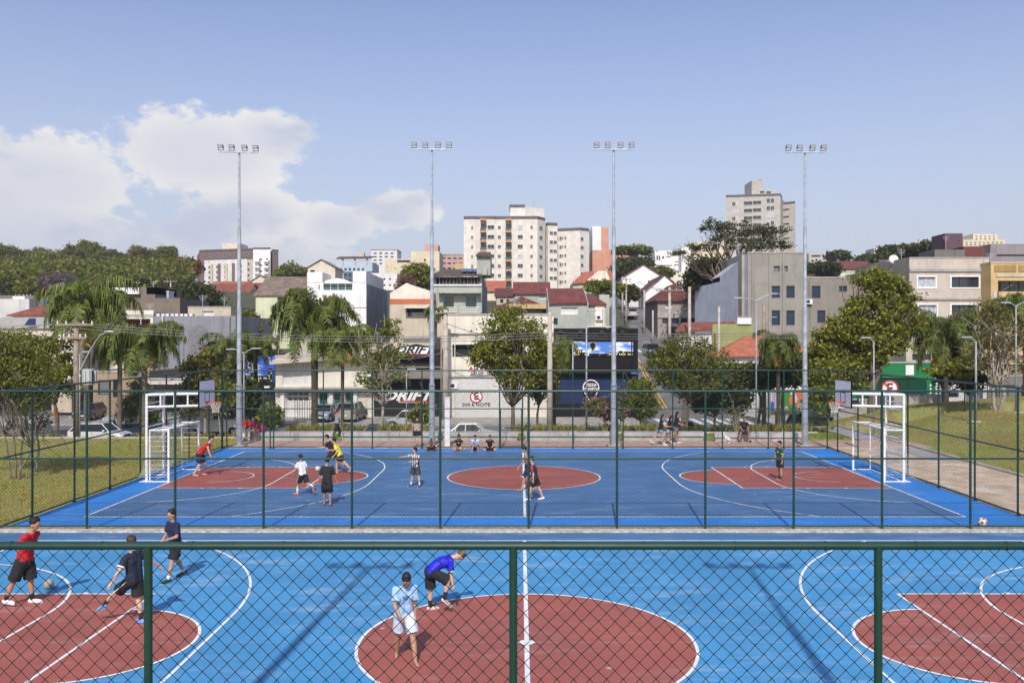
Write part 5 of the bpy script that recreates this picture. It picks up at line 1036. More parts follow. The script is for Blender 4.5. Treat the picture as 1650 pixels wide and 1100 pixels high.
def crown_pts(blobs, ncl, nl, rg, csz=.55, hollow=.35, flat=.7):
    """blobs: list of (x,y,z,rx,ry,rz). clusters of leaves mostly near the blob skins"""
    vol = np.array([b[3]*b[4]*b[5] for b in blobs])**.67; pr = vol/vol.sum(); out = []; cc = []
    for k in range(ncl):
        b = blobs[rg.choice(len(blobs), p=pr)]; d = rg.normal(size=3); d /= np.linalg.norm(d); rr = hollow+(1-hollow)*rg.random()**.55
        rr *= rg.uniform(.82, 1.12); c = np.array(b[:3])+d*rr*np.array(b[3:]); cc.append(c)
        s = csz*rg.uniform(.5, 1.3); out.append(c+rg.normal(size=(nl, 3))*np.array([s, s, s*flat])*.55)
    return np.concatenate(out), cc
def limb(mb, a, b, r0, r1, rg, bend=.12, n=5):
    a = np.array(a, float); b = np.array(b, float); L = np.linalg.norm(b-a); pts = []
    off = rg.normal(size=3)*L*bend; off2 = rg.normal(size=3)*L*bend*.4
    for i in range(n+1):
        t = i/n; p = a*(1-t)+b*t+off*math.sin(math.pi*t)+off2*math.sin(2*math.pi*t); p[2] += L*.06*math.sin(math.pi*t); pts.append(tuple(p))
    mb.path(pts, [r0*(1-i/n)+r1*i/n for i in range(n+1)], 7)
def tree(label, px, d, blobs, leafm, ncl=240, nl=22, ls=.2, csz=.55, trunks=None, tr=.16, barkm=None, group='street trees behind the courts', zb=None, seed=0, nb=14, hollow=.35, flat=.7, name='street_tree', up=.35, bare=False):
    """blobs in photo pixels: (px,py,rxpx,rypx[,dy]); trunk forks from the base"""
    rg = np.random.default_rng(seed+int(px)); x0 = gx(px, d); zb = H(x0, d) if zb is None else zb; t = thing(name, label, 'tree', (x0, d, zb), 0, group)
    B = [(gx(b[0], d)-x0, (b[4] if len(b) > 4 else 0), gz(b[1], d)-zb, b[2]*d/F, b[2]*d/F*.85, b[3]*d/F) for b in blobs]
    ls *= .76; nl = int(nl*1.55); P, cc = crown_pts(B, int(ncl*.85), nl, rg, csz*.82, max(hollow, .4), flat); P = P[P[:, 2] > .25]
    leaves_mesh('crown', P, ls, leafm, t, rg=rg, up=up)
    mb = MB(); zlow = min(b[2]-b[5] for b in B)
    for (fx_, fy_) in (trunks or [(px, 0)]):
        fork = np.array([gx(fx_, d)-x0, 0, max(zlow*.92, .5) if not fy_ else gz(fy_, d)-zb]); base = np.array([(gx(fx_, d)-x0)*.3, 0, -.3])
        limb(mb, base, fork, tr, tr*.72, rg, .04)
        k = max(3, nb//len(trunks or [0]))
        for i in range(k):
            c = cc[rg.integers(len(cc))]
            mid = fork*.45+c*.55+rg.normal(size=3)*.2; mid[2] = max(mid[2], fork[2]+.1); limb(mb, fork+rg.normal(size=3)*.02, mid, tr*.45, tr*.22, rg, .08, 4)
            for j in range(3): c2 = c+rg.normal(size=3)*.6; limb(mb, mid, c2, tr*.2, .012, rg, .1, 3)
    mb.build('trunk', barkm or M_bark, t, smooth=True, fix=False)
    return t
# ---- palms
def palm_meshes(seed, nf=20, L=2.9, H_=6.5, dense=50, drop=1.0, tr=.16):
    rg = random.Random(seed); pv = []; pf = []; dv = []; df = []; stem = MB()
    for i in range(nf):
        az = i*2.39996+rg.uniform(-.25, .25); u = i/nf; el = 1.25-1.55*u+rg.uniform(-.12, .12); old = i >= nf-3
        LL = L*rg.uniform(.85, 1.1)*(.8 if old else 1); pts = []; p = Vector((0, 0, H_)); e = el; h = Vector((math.cos(az), math.sin(az), 0)); n = 12
        for k in range(n+1):
            pts.append(p.copy()); p = p+(h*math.cos(e)+Vector((0, 0, 1))*math.sin(e))*LL/n; e -= (.13+.05*u)*drop+(k/n)*.10; e = max(e, -1.45)
        stem.path(pts, [.035-.03*k/n for k in range(n+1)], 4)
        for k in range(dense):
            t = .12+.88*k/dense; q = t*n; a = int(min(q, n-1)); f = q-a; c = pts[a].lerp(pts[a+1], f); dd = (pts[a+1]-pts[a]).normalized(); sd_ = dd.cross(Vector((0, 0, 1))).normalized()
            ll = .98*math.sin(math.pi*min(1, t*.8+.14))**.55*rg.uniform(.75, 1.15)*L/2.9
            for s in (-1, 1):
                dr = (sd_*s*rg.uniform(.45, .95)+dd*.45+Vector((0, 0, rg.uniform(-.7, .35)))).normalized(); m1 = c+dr*ll*.42; tip = c+dr*ll*.62+Vector((0, 0, -ll*rg.uniform(.35, .75))); w_ = dd*.033
                V, Fa = (dv, df) if (old and rg.random() < .8) else (pv, pf); o = len(V); V += [c-w_*.6, c+w_*.6, m1+w_, tip, m1-w_]; Fa.append((o, o+1, o+2, o+3, o+4))
    return (pv, pf, dv, df, stem)
PP = [palm_meshes(11, 26, 3.0, 6.5), palm_meshes(23, 22, 2.6, 6.5, drop=1.15), palm_meshes(37, 24, 2.7, 6.5, 50, 1.0)]
def palm(label, px, cy, d, rpx, var=0, zb=None, lean=0.0, tr=.17, group='feathery palms along the street', lm=None, rz=0.0):
    x0 = gx(px, d); zb = H(x0, d) if zb is None else zb; hc = gz(cy, d)-zb; t = thing('palm_tree', label, 'palm tree', (x0, d, zb), rz, group); s = rpx*d/F/2.05
    pv, pf, dv, df, st = PP[var]; T = lambda V: [((v[0])*s+lean, v[1]*s, (v[2]-6.5)*s+hc) for v in V]
    b = MB(); b.v = T(pv); b.f = pf; b.mi = [0]*len(pf); b.build('crown', lm or L_palm, t, fix=False)
    if df: b = MB(); b.v = T(dv); b.f = df; b.mi = [0]*len(df); b.build('dry_fronds', L_dry, t, fix=False)
    b = MB(); b.v = T(st.v); b.f = st.f; b.mi = st.mi; b.path([(0, 0, -.3), (0, 0, .5), (lean*.3, 0, hc*.35), (lean*.7, 0, hc*.7), (lean, 0, hc-.2)], [tr*1.3, tr, tr*.9, tr*.95, tr*.7], 10); b.path([(lean, 0, hc-.9*s), (lean, 0, hc+.15)], [tr*.75, tr*.4], 8); b.build('trunk', M_palmt, t, smooth=True, fix=False); return t
palm('tall palm behind the wooden transformer pole, crown high above the lawn', 140, 492, 64, 66, 0, tr=.24)
palm('drooping palm with yellow hanging fronds between the transformer pole and the grey wall', 193, 556, 66, 52, 1, tr=.18)
palm('palm in front of the cream building with the red recess, right of the yellow-fringed palm', 233, 548, 62, 60, 2, tr=.2, rz=.7)
palm('short palm peeping over the lawn-side fence behind the grey stained wall', 372, 560, 68, 50, 1, rz=1.1); palm('small palm half hidden behind the floodlight pole by the bench', 412, 556, 70, 36, 2, rz=2.0)
palm('biggest palm, in front of the white commercial building with the garage door', 507, 510, 63, 66, 0, tr=.26, rz=2.4); palm('slimmer palm just right of the biggest palm', 552, 548, 61, 50, 2, tr=.13, rz=.4)
palm('low palm in front of the beige house balcony, beside the grey terrace house', 702, 502, 98, 20, 1, rz=1.9, group='feathery palms along the street')
palm('weeping palm with two thin trunks behind the concrete utility pole', 893, 566, 60, 42, 1, tr=.14, rz=.9); palm('palm with rusty fronds in front of the orange hip roof', 1254, 556, 62, 40, 1, tr=.14, rz=2.9)
palm('palm growing in front of the beige apartment house', 1524, 536, 64, 58, 0, tr=.2, rz=.3); palm('palm at the photo edge in front of the yellow balcony block', 1652, 500, 60, 55, 2, tr=.16, rz=1.3)
# ---- broadleaf street trees
tree('many-stemmed olive-green tree on the lawn at the photo edge', 25, 35, [(20, 590, 62, 42), (-30, 600, 60, 50), (60, 610, 40, 34), (0, 555, 45, 25), (45, 645, 28, 22)], L_mid, 360, 34, .085, .42, trunks=[(8, 700), (22, 690), (38, 705), (50, 720)], tr=.05, barkm=mat('brown_grey_bark', (.22, .18, .14), .9, .35, 5, bump=.5, bscale=16), zb=-.05, nb=44, hollow=.2, seed=1, name='lawn_tree')
tree('bare slim sapling with a thin trunk on the lawn by the fence', 58, 37, [(62, 680, 16, 12), (50, 670, 10, 14)], L_olive, 16, 10, .1, .3, tr=.06, barkm=M_barkp, zb=-.05, nb=12, seed=2, name='lawn_tree')
tree('bushy yellow-green tree behind the lawn tree, left of the transformer pole', 88, 64, [(75, 585, 45, 40), (100, 610, 35, 35), (60, 565, 30, 25), (30, 560, 40, 30)], L_yel, 260, 30, .19, .6, tr=.16, seed=3)
tree('small bush tree in front of the stone-coloured house', 222, 74, [(212, 655, 22, 24), (225, 630, 14, 16)], L_mid, 90, 20, .24, .6, seed=4); tree('round bush beside the silver car behind the goal', 238, 63, [(238, 668, 12, 16)], L_mid, 60, 20, .2, .4, seed=5, nb=5)
tree('loose white-flowering tree behind the white corrugated wall', 330, 66, [(325, 600, 32, 40), (350, 625, 30, 40), (310, 640, 25, 30)], L_olive, 240, 22, .24, .6, tr=.14, barkm=M_barkp, seed=6); tree('dark shaggy tree left of the night-sky mural', 385, 67, [(378, 615, 24, 42), (398, 640, 22, 30), (360, 590, 22, 25)], L_dark, 240, 22, .24, .6, seed=7)
tree('staked sapling with bright green leaves beside the hoop on the lawn side', 352, 53, [(358, 622, 18, 10), (366, 640, 12, 10), (352, 654, 12, 8)], L_yel, 40, 16, .2, .35, tr=.05, barkm=M_barkp, seed=8, nb=8)
tree('young round tree behind the bench people in red', 438, 58, [(437, 668, 16, 18), (430, 675, 12, 12)], L_yel, 70, 20, .2, .4, tr=.06, seed=9, nb=6)
tree('sparse forked white-trunked tree before the charcoal workshop', 613, 60, [(612, 560, 30, 42), (640, 590, 24, 34), (590, 590, 22, 30), (628, 530, 18, 20), (605, 620, 22, 12)], L_mid, 130, 20, .15, .5, trunks=[(617, 655)], tr=.12, barkm=M_barkp, nb=26, seed=10, hollow=.15)
tree('small green sapling hiding the tail of the silver car', 680, 58, [(679, 664, 14, 17), (671, 672, 10, 11)], L_yel, 60, 18, .18, .35, tr=.05, seed=11, nb=6)
tree('round leafy tree with a forked trunk before the white building with the red banner', 822, 56, [(830, 530, 50, 28), (800, 570, 42, 26), (860, 570, 38, 34), (835, 600, 34, 30), (775, 572, 22, 14), (880, 590, 22, 26), (818, 505, 26, 12)], L_yel, 330, 30, .16, .52, trunks=[(826, 655)], tr=.16, nb=30, seed=12, hollow=.25)
tree('light green narrow tree beside the concrete utility pole', 868, 58, [(868, 610, 16, 36), (876, 580, 16, 24)], L_mid, 110, 20, .2, .5, tr=.1, seed=13)
tree('small pink-flowering tree before the blue shutter', 974, 54, [(972, 655, 26, 14), (985, 665, 16, 14), (958, 650, 14, 10)], L_pink, 90, 16, .16, .4, tr=.05, barkm=M_barkp, seed=14, nb=10); tree('airy pink-tinged sapling by the pizza building corner', 1000, 56, [(1003, 648, 14, 18), (995, 665, 12, 10)], L_pink, 45, 14, .16, .35, tr=.05, seed=15, nb=8)
tree('upright green tree between the black mural building and the crosswalk', 1031, 57, [(1030, 635, 24, 24), (1040, 655, 18, 16), (1015, 650, 15, 14)], L_mid, 180, 20, .18, .5, tr=.09, seed=16)
tree('wide airy tree with visible branches beside the side street', 1100, 58, [(1100, 590, 48, 38), (1135, 585, 36, 32), (1070, 590, 32, 30), (1105, 555, 40, 20), (1120, 620, 36, 20)], L_mid, 300, 26, .14, .55, trunks=[(1103, 640), (1112, 650)], tr=.13, barkm=M_bark, nb=34, seed=17, hollow=.15)
tree('dark green tree right of the crosswalk before the white wall', 1152, 62, [(1155, 630, 34, 28), (1180, 640, 30, 26), (1135, 645, 22, 22)], L_dark, 260, 22, .22, .6, tr=.12, seed=18)
for k, (px, py, rx, ry, dd) in enumerate(((1188, 604, 34, 22, 66), (1222, 606, 26, 18, 67), (1262, 596, 34, 24, 66), (1300, 594, 30, 27, 68))):
    tree(('dense dark shrub tree left of the double street lamp', 'dense dark shrub tree directly behind the double street lamp', 'dense dark shrub tree under the rusty palm', 'dense dark shrub tree behind the floodlight pole near the seated man')[k], px, dd, [(px, py, rx, ry), (px+8, py+4, rx*.9, ry*.7)], L_dark, 190, 22, .24, .6, tr=.12, seed=20+k, group='dark shrub trees before the orange hip roof')
tree('thin bare sapling with few leaves by the seated man', 1187, 52, [(1183, 672, 12, 9)], L_olive, 10, 10, .12, .25, tr=.035, barkm=M_barkp, seed=19, nb=10)
tree('large glossy yellow-green tree with a leaning dark trunk beside the green shop', 1400, 60, [(1395, 505, 40, 28), (1365, 535, 36, 26), (1440, 480, 34, 26), (1345, 585, 36, 24), (1425, 545, 42, 28), (1412, 452, 32, 18), (1318, 565, 24, 20), (1466, 520, 22, 24), (1362, 612, 32, 18), (1450, 455, 18, 14), (1330, 545, 20, 16), (1400, 575, 26, 16)], L_yel, 560, 34, .19, .55, trunks=[(1405, 610), (1418, 600)], tr=.26, nb=40, seed=25, hollow=.45)
tree('bright leafy branch tree hanging behind the hoop on the sandy path side', 1335, 57, [(1325, 635, 16, 34), (1330, 600, 20, 24)], L_yel, 110, 20, .22, .45, tr=.07, seed=26)
tree('flat-layered light green tree before the white lattice house', 1555, 56, [(1555, 590, 42, 7), (1545, 600, 30, 5), (1570, 580, 26, 5), (1520, 596, 22, 5)], L_yel, 130, 20, .2, .5, tr=.05, seed=27, flat=.2, hollow=.1); tree('dark leafy tree at the foot of the palm before the beige house', 1520, 66, [(1535, 600, 30, 22), (1535, 570, 30, 34), (1565, 612, 22, 18)], L_dark, 220, 22, .24, .6, tr=.14, seed=28)
tree('sparse white-trunked tree standing on the grass mound', 1610, 53, [(1610, 530, 40, 44), (1585, 570, 24, 30), (1640, 560, 22, 40), (1600, 500, 24, 20)], L_olive, 170, 14, .14, .6, trunks=[(1612, 620), (1600, 625)], tr=.12, barkm=M_barkp, nb=34, seed=29, hollow=.1)
# ---- background trees
bg = 'trees among the hillside houses'
tree('wide umbrella-shaped tree spreading in front of the grey tower', 1180, 112, [(1195, 370, 52, 12), (1150, 362, 28, 9), (1245, 373, 34, 11), (1205, 393, 52, 9), (1262, 394, 24, 7), (1128, 396, 26, 8), (1105, 410, 22, 6), (1160, 385, 22, 7), (1230, 385, 24, 6), (1140, 420, 20, 7)], L_dark, 260, 22, .22, .8, trunks=[(1178, 480), (1168, 470)], tr=.3, barkm=M_bark, nb=40, seed=30, hollow=.05, flat=.4, group=bg, zb=gz(530, 112))
tree('dense dark tree filling the gap left of the blue-white side wall', 1140, 116, [(1140, 440, 30, 24), (1160, 460, 30, 30), (1125, 455, 22, 18), (1150, 490, 22, 24)], L_dark, 420, 22, .4, 1.0, tr=.3, seed=31, group=bg, zb=gz(530, 116))
tree('flat-topped green tree right behind the orange brick wall', 1022, 250, [(1020, 402, 28, 6), (1035, 404, 15, 5), (1005, 404, 16, 6)], L_mid, 170, 20, .7, 1.6, tr=.5, seed=32, group=bg, zb=gz(470, 250), flat=.35); tree('round dark tree below the flat-topped tree by the orange brick wall', 1012, 240, [(1008, 430, 22, 14), (1030, 425, 20, 10), (995, 440, 10, 10)], L_dark, 220, 22, .7, 1.6, tr=.5, seed=33, group=bg, zb=gz(480, 240))
tree('hedge-like trees above the right wing of the red-brown roofed house', 968, 125, [(965, 462, 22, 8), (985, 465, 18, 9)], L_mid, 180, 20, .35, .8, tr=.15, seed=34, group=bg, zb=gz(500, 125)); 
tree('round green tree beside the white and brown apartments', 471, 260, [(470, 440, 24, 14), (458, 445, 14, 10), (485, 445, 14, 12)], L_mid, 220, 22, .75, 1.7, tr=.5, seed=35, group=bg, zb=gz(480, 260)); tree('small dark flat-topped tree right of the little brown-roofed house', 532, 240, [(532, 438, 15, 5), (525, 440, 10, 4)], L_dark, 90, 20, .6, 1.2, tr=.3, seed=36, group=bg, zb=gz(480, 240), flat=.4)
tree('bright green tree left of the grey terrace house', 677, 190, [(672, 436, 20, 10), (685, 446, 16, 16), (660, 445, 12, 8)], L_yel, 210, 22, .55, 1.2, tr=.4, seed=37, group=bg, zb=gz(490, 190)); tree('brownish leafless-looking tree beside the bright green tree', 656, 185, [(655, 452, 12, 8), (648, 462, 10, 10)], leafmat('leaves_brown', (.1, .07, .05), (.18, .12, .09)), 90, 18, .4, 1.0, tr=.3, seed=38, group=bg, zb=gz(490, 185))
tree('large dark green tree under the red-flowering tree', 318, 150, [(310, 475, 32, 20), (330, 485, 24, 18), (290, 485, 22, 18)], L_dark, 380, 24, .5, 1.3, tr=.5, seed=39, group=bg, zb=gz(520, 150)); tree('red-flowering round tree beside the white and brown apartments', 299, 240, [(298, 430, 22, 13), (290, 440, 18, 12)], L_red, 260, 22, .7, 1.6, tr=.5, seed=40, group=bg, zb=gz(480, 240))
tree('green tree between the grey stained wall and the lime yellow house', 398, 105, [(398, 520, 16, 18), (405, 545, 14, 16), (390, 535, 14, 14)], L_mid, 180, 22, .35, .8, tr=.2, seed=41, group=bg, zb=gz(570, 105))
for k, (px, py, rx, ry, d_, m__) in enumerate(((1322, 432, 28, 9, 190, L_dark), (1350, 412, 14, 6, 260, L_dark), (1395, 420, 12, 6, 250, L_dark), (1450, 405, 34, 10, 170, L_dark), (1495, 400, 24, 11, 165, L_dark), (1425, 418, 20, 9, 160, L_dark), (1010, 470, 14, 10, 150, L_dark), (1065, 437, 16, 5, 225, L_mid))):
    tree(('dark umbrella tree on the ridge behind the floodlight pole', 'small dark tree on the ridge beside the pale flat house', 'tiny dark ridge tree above the reddish roof', 'dark spreading tree behind the roof with the satellite dish', 'dark spreading tree just left of the purple roof tank', 'low dark tree left of the satellite dish roof', 'dark shrub below the orange brick block', 'row of shrubs at the foot of the white modern house')[k], px, d_, [(px, py, rx, ry), (px+rx*.4, py+ry*.5, rx*.6, ry*.8)], m__, 190, 20, d_*.003, d_*.0065, tr=.3, seed=50+k, group=bg, zb=gz(py+ry*2.5, d_), flat=.5, nb=8)
# ---- wooded hill, far left: individual trees, copies of five kinds
fg = 'trees on the wooded hill'; protos = []
for k, (lm, nm) in enumerate(((L_dark, 'dark'), (L_mid, 'mid green'), (L_yel, 'yellow-green'), (L_olive, 'olive'), (L_pur, 'purple-flowering'))):
    rg = np.random.default_rng(90+k); t = thing('hill_tree', '', 'tree', (0, 0, 0), 0, fg); B = [(rg.uniform(-2.5, 2.5), rg.uniform(-2, 2), 7+rg.uniform(-1.8, 2.6), rg.uniform(2.2, 3.4), rg.uniform(2.2, 3.2), rg.uniform(1.8, 2.8)) for _ in range(6)]
    P, cc = crown_pts(B, 330, 44, rg, 1.0, .5); leaves_mesh('crown', P, .3, lm, t, rg=rg); mb = MB(); limb(mb, (0, 0, -.5), (0, 0, 4.5), .35, .25, rg, .03)
    for j in range(8): c = cc[rg.integers(len(cc))]; limb(mb, (0, 0, 4.2), c, .18, .03, rg, .08)
    mb.build('trunk', M_bark, t, smooth=True, fix=False); protos.append(t)
lab = ['dark tree', 'mid green tree', 'yellow-green tree', 'olive tree', 'purple-flowering tree']
used = set(); rr = random.Random(3)
spots = []
for row, (dd, ytop, n_) in enumerate(((330, 404, 22), (290, 412, 20), (250, 424, 18), (215, 438, 16), (180, 452, 13))):
    for i in range(n_):
        px = -30+(i+rr.uniform(.1, .9))*(330+(-20 if row < 1 else 0))/n_; spots.append((px, dd*rr.uniform(.96, 1.04), ytop+rr.uniform(-9, 10), row))
rown = ('on the skyline of the wooded hill', 'just below the skyline of the wooded hill', 'halfway down the wooded hill', 'low on the wooded hill', 'at the foot of the wooded hill'); endn = ('by the photo edge', 'behind the tall palm', 'above the brown-grey building')
for i, (px, dd, yt, row) in enumerate(spots):
    if px > 285 and yt < 425: continue
    where = rown[row]+', '+endn[0 if px < 80 else 1 if px < 180 else 2]
    k = 4 if (72 < px < 112 and yt > 415 and rr.random() < .6) else rr.choice([0, 0, 0, 1, 1, 3, 3, 2]); s = rr.uniform(.6, 1.3)*(1 if dd > 220 else .85); z = gz(yt, dd)-10.2*s; loc = (gx(px, dd), dd, z); rz_ = rr.uniform(0, 6.28)
    if k not in used: used.add(k); o = protos[k]; o.location = loc; o.rotation_euler = (0, 0, rz_); o.scale = (s, s, s*rr.uniform(.9, 1.1)); o['label'] = lab[k]+' '+where
    else: o = dup(protos[k], loc, rz_, lab[k]+' '+where, (s*rr.uniform(.9, 1.15), s, s))
# undergrowth on the hill so that no bare ground shows between the trees
def scatter(name, pts, size, m_, up=.6): o = leaves_mesh(name, pts, size, m_, None, up=up); o['kind'] = 'stuff'; return o
n = 130000; P = np.stack([rng.uniform(-330, -45, n), rng.uniform(170, 420, n), np.zeros(n)], 1); P = P[(P[:, 0]/P[:, 1]*F+CX) < 312]
P[:, 2] = [H(x, y)+rng.uniform(0, 7) for x, y in P[:, :2]]; scatter('undergrowth', P, .52, L_mid)
# verge plants: tufts of grass-like plants along the street side of the path
def tufts(name, n, fx_, m_, h0, h1, w_=.02, nb=9):
    V = []; Fc = []
    for _ in range(n):
        x, y = fx_(); z = H(x, y) if (y > 48 or x > 19.5 or x < -15) else 0
        for b in range(nb):
            a = random.uniform(0, 6.28); h = random.uniform(h0, h1); l = h*random.uniform(.15, .7); dx, dy = math.cos(a), math.sin(a); o = len(V); bx, by = x+random.gauss(0, .06), y+random.gauss(0, .06)
            V += [(bx-dy*w_, by+dx*w_, z-.02), (bx+dy*w_, by-dx*w_, z-.02), (bx+dx*l*.5+dy*w_*.7, by+dy*l*.5-dx*w_*.7, z+h*.7), (bx+dx*l, by+dy*l, z+h*.95), (bx+dx*l*.5-dy*w_*.7, by+dy*l*.5+dx*w_*.7, z+h*.7)]; Fc.append((o, o+1, o+2, o+3, o+4))
    b = MB(); b.v = V; b.f = Fc; b.mi = [0]*len(Fc); o = b.build(name, m_, None, fix=False); o['kind'] = 'stuff'; return o
L_grs = leafmat('verge_grass_blades', (.12, .14, .04), (.24, .26, .1), (.28, .24, .1), .12); L_grd = leafmat('dark_verge_blades', (.04, .06, .015), (.1, .12, .04))
def vr():
    while True:
        x = random.uniform(-38, 19); 
        y = random.uniform(51.6, 53.6) if x < -15 else random.uniform(53.6, 55.4); px = CX+F*x/y
        if math.sin(x*.9)+math.sin(x*2.3+1) > -.9 and not any(a < px < b for a, b in ((98, 212), (696, 818), (1068, 1150))): return x, y
tufts('verge_plants', 1500, vr, L_grs, .3, .75, .03, 8); tufts('dark_verge_plants', 260, lambda: (random.choice((random.uniform(10, 17), random.uniform(10, 17), random.uniform(4, 9))), random.uniform(53.8, 55.6)), L_grd, .3, .75, .03, 9)
def lw():
    while True:
        y = random.uniform(25, 51); x = -15.3-abs(random.expovariate(.12))
        if x > -.68*y-2: return x, y
L_lawn = leafmat('lawn_blades', (.2, .22, .06), (.34, .33, .12), (.45, .38, .2), .2)
tufts('lawn_grass', 9000, lw, L_lawn, .03, .09, .012, 6)
def lm_():
    while True:
        y = random.uniform(28, 60); x = random.uniform(20.3, .64*y+3) if .64*y+3 > 20.3 else 0
        if x > 20.2: return x, y
tufts('mound_grass', 7000, lm_, L_lawn, .03, .1, .012, 6)
tufts('weeds', 260, lambda: lw() if random.random() < .55 else lm_(), L_grs, .05, .13, .015, 10)
# grass strip behind the benches
def gstrip(x0, x1, y0, y1):
    return lambda: (random.uniform(x0, x1), random.uniform(y0, y1))
tufts('bench_grass', 2600, gstrip(-14.8, 18.5, 48.9, 52.1), leafmat('bright_verge_grass', (.1, .15, .02), (.2, .26, .05)), .04, .11, .014, 6)

# ================================================================ POLES, LAMPS, CABLES
pg = 'utility poles along the street'
def upole(label, px, d, ytop, r0, r1, m_, arms=(), zb=None, extra=None, name='utility_pole'):
    x0 = gx(px, d); zb = H(x0, d) if zb is None else zb; h = gz(ytop, d)-zb; t = thing(name, label, 'utility pole', (x0, d, zb), 0, pg)
    b = MB(); b.path([(0, 0, -.3), (0, 0, h*.5), (0, 0, h)], [r0, (r0+r1)/2, r1], 12); b.build('shaft', m_, t, smooth=True)
    for (dz, w_) in arms:
        b = MB(); b.box(-w_, -r1-.1, h-dz-.06, w_, -r1, h-dz+.06); a = b.build('crossarm', M_wood, t); b = MB()
        for k in (-.9, -.45, .45, .9): b.tube((w_*k, -r1-.05, h-dz+.06), (w_*k, -r1-.05, h-dz+.22), .045, .03, n=8)
        b.build('insulator', M_frame, a)
    return t, h
t, h = upole('wooden utility pole with a grey transformer beside the tall palm', 123, 51.0, 519, .185, .14, M_wood, ((.15, 1.1), (.9, .7)))
b = MB()
z0 = gz(604, 51)-(t.location.z); b.tube((.72, 0, z0-.55), (.72, 0, z0+.35), .34, n=16); b.box(.15, -.05, z0-.1, .72, .05, z0)
for a in range(0, 360, 30): b.box(.72+.34*math.cos(R(a))-.02, .34*math.sin(R(a))-.02, z0-.5, .72+.42*math.cos(R(a)), .42*math.sin(R(a))+.02, z0+.25)
tr_ = b.build('transformer', mat('transformer_grey', (.42, .44, .42), .6, .1), t)
b = MB(); b.path([(0, 0, h-3.2), (.9, -.2, h-1.6), (1.5, -.3, h-.75), (2.0, -.35, h-.55)], .035, 8); b.ell((2.05, -.35, h-.55), (.3, .12, .08)); b.build('lamp_arm', M_galv, t)
upole('pale concrete utility pole dividing the charcoal workshop from the white building', 718, 80.5, 499, .34, .2, M_cpole, ((.3, .9),)); upole('thin dark pipe pole beside the pale concrete utility pole', 711, 80.6, 545, .08, .07, M_wood)
t, h = upole('concrete utility pole on the grass strip between the trees and the pizza building', 886, 53.6, 503, .2, .13, M_cpole); b = MB(); b.tube((.35, 0, h-.75), (.35, 0, h-.35), .13, n=12); b.box(0, -.03, h-.6, .35, .03, h-.55); b.build('cable_box', M_green, t)
upole('concrete utility pole at the mouth of the side street', 1079, 100, 463, .2, .14, M_cpole, ((.35, 1.6),)); upole('second concrete utility pole of the side street, before the corner house', 1111, 97, 462, .22, .15, M_cpole)
for k, (px, d_, yt) in enumerate(((1003, 140, 446), (1009, 132, 447), (1024, 175, 447), (1038, 126, 467), (1052, 118, 500))):
    upole(('slim pole at the top of the side street next to the floodlight pole', 'slim pole with a yellow-painted foot up the side street', 'slim far pole before the white gabled house', 'slim pole before the gabled house with the shopfront', 'short post outside the grey corner house')[k], px, d_, yt, .16, .11, M_cpole, ((.3, .8),) if k in (1, 2) else ())
upole('short grey concrete pole behind the dark tree by the olive wall', 1158.5, 92, 494, .16, .12, M_cpole); upole('leaning brown wooden pole before the beige blue-windowed building', 1231, 68, 490, .17, .13, M_wood)
upole('pale stone-coloured pole painted at the foot beside the painted wall', 1237, 84, 575, .3, .24, M_concl)
t, h = upole('brown concrete utility pole before the yellow balcony block', 1603, 66, 470, .2, .15, M_cpole, ((1.8, 3.2),)); b = MB(); b.path([(0, 0, h-6), (-1.8, 0, h-3.2), (-2.6, 0, h-2.2), (-3.4, 0, h-1.9), (-4.4, 0, h-1.85)], .04, 8); b.ell((-4.5, 0, h-1.87), (.35, .14, .07)); b.build('lamp_arm', M_galv, t)
for px, d_, yt, lb in ((150, 190, 452, 'far pole with crossarm on the left rooftops'), (215, 150, 454, 'far pole with crossarm above the brown-grey building'), (275, 160, 452, 'far pole with crossarm before the dark green tree'), (38, 125, 474, 'small rooftop antenna pole above the grey building')):
    upole(lb, px, d_, yt, .14, .1, M_galv, ((.2, 1.2),), zb=gz(yt+26, d_))
lg = 'street lamps around the park'
def lamp(label, px, d, ytop, arms, r=.06, zb=None, alen=1.0, rise=.1):
    x0 = gx(px, d); zb = H(x0, d) if zb is None else zb; h = gz(ytop, d)-zb; t = thing('street_lamp', label, 'street lamp', (x0, d, zb), 0, lg)
    b = MB(); r *= .8; b.path([(0, 0, 0), (0, 0, h*.5), (0, 0, h)], [r, r*.9, r*.75], 10); b.build('pole', M_lamp, t, smooth=True); b = MB(); b.box(-.35, -.25, 0, .35, .25, .06); b.build('base', M_concl, t)
    for s, tip in arms:
        b = MB(); b.path([(0, 0, h-.05), (s*alen*.5, 0, h+rise*.5+tip*.5), (s*alen, 0, h+rise+tip)], [.035, .03, .025], 8); a = b.build('arm', M_lamp, t)
        b = MB(); b.box(s*alen-.05*s, -.12, h+rise+tip-.03, s*(alen+.5), .12, h+rise+tip+.05); b.build('lamp_head', mat('lamp_head_blue_grey', (.3, .36, .42), .4, .1), a, bevel=.015)
lamp('single-armed street lamp just right of the transformer pole', 128.5, 51, 571, ((1, .05), (-1, .05)), alen=.25); lamp('tall thin lamp pole with small floodlights before the palm by the grey wall', 227, 78, 514, ((1, .1), (-1, .1)), alen=.5, r=.09)
lamp('double-armed street lamp hidden behind the floodlight pole by the lawn corner', 393, 54, 568, ((1, .15), (-1, .1)), alen=.55); lamp('slender lamp pole before the charcoal workshop', 655, 56, 598, ((1, .02),), alen=.1, r=.05)
lamp('tall slender lamp pole before the blue shutter, left of the pin sign', 945, 56, 504, ((1, .03),), alen=.1, r=.085); lamp('shorter pale lamp pole before the painted city mural', 923, 51.5, 555, ((1, .03),), alen=.08, r=.06)
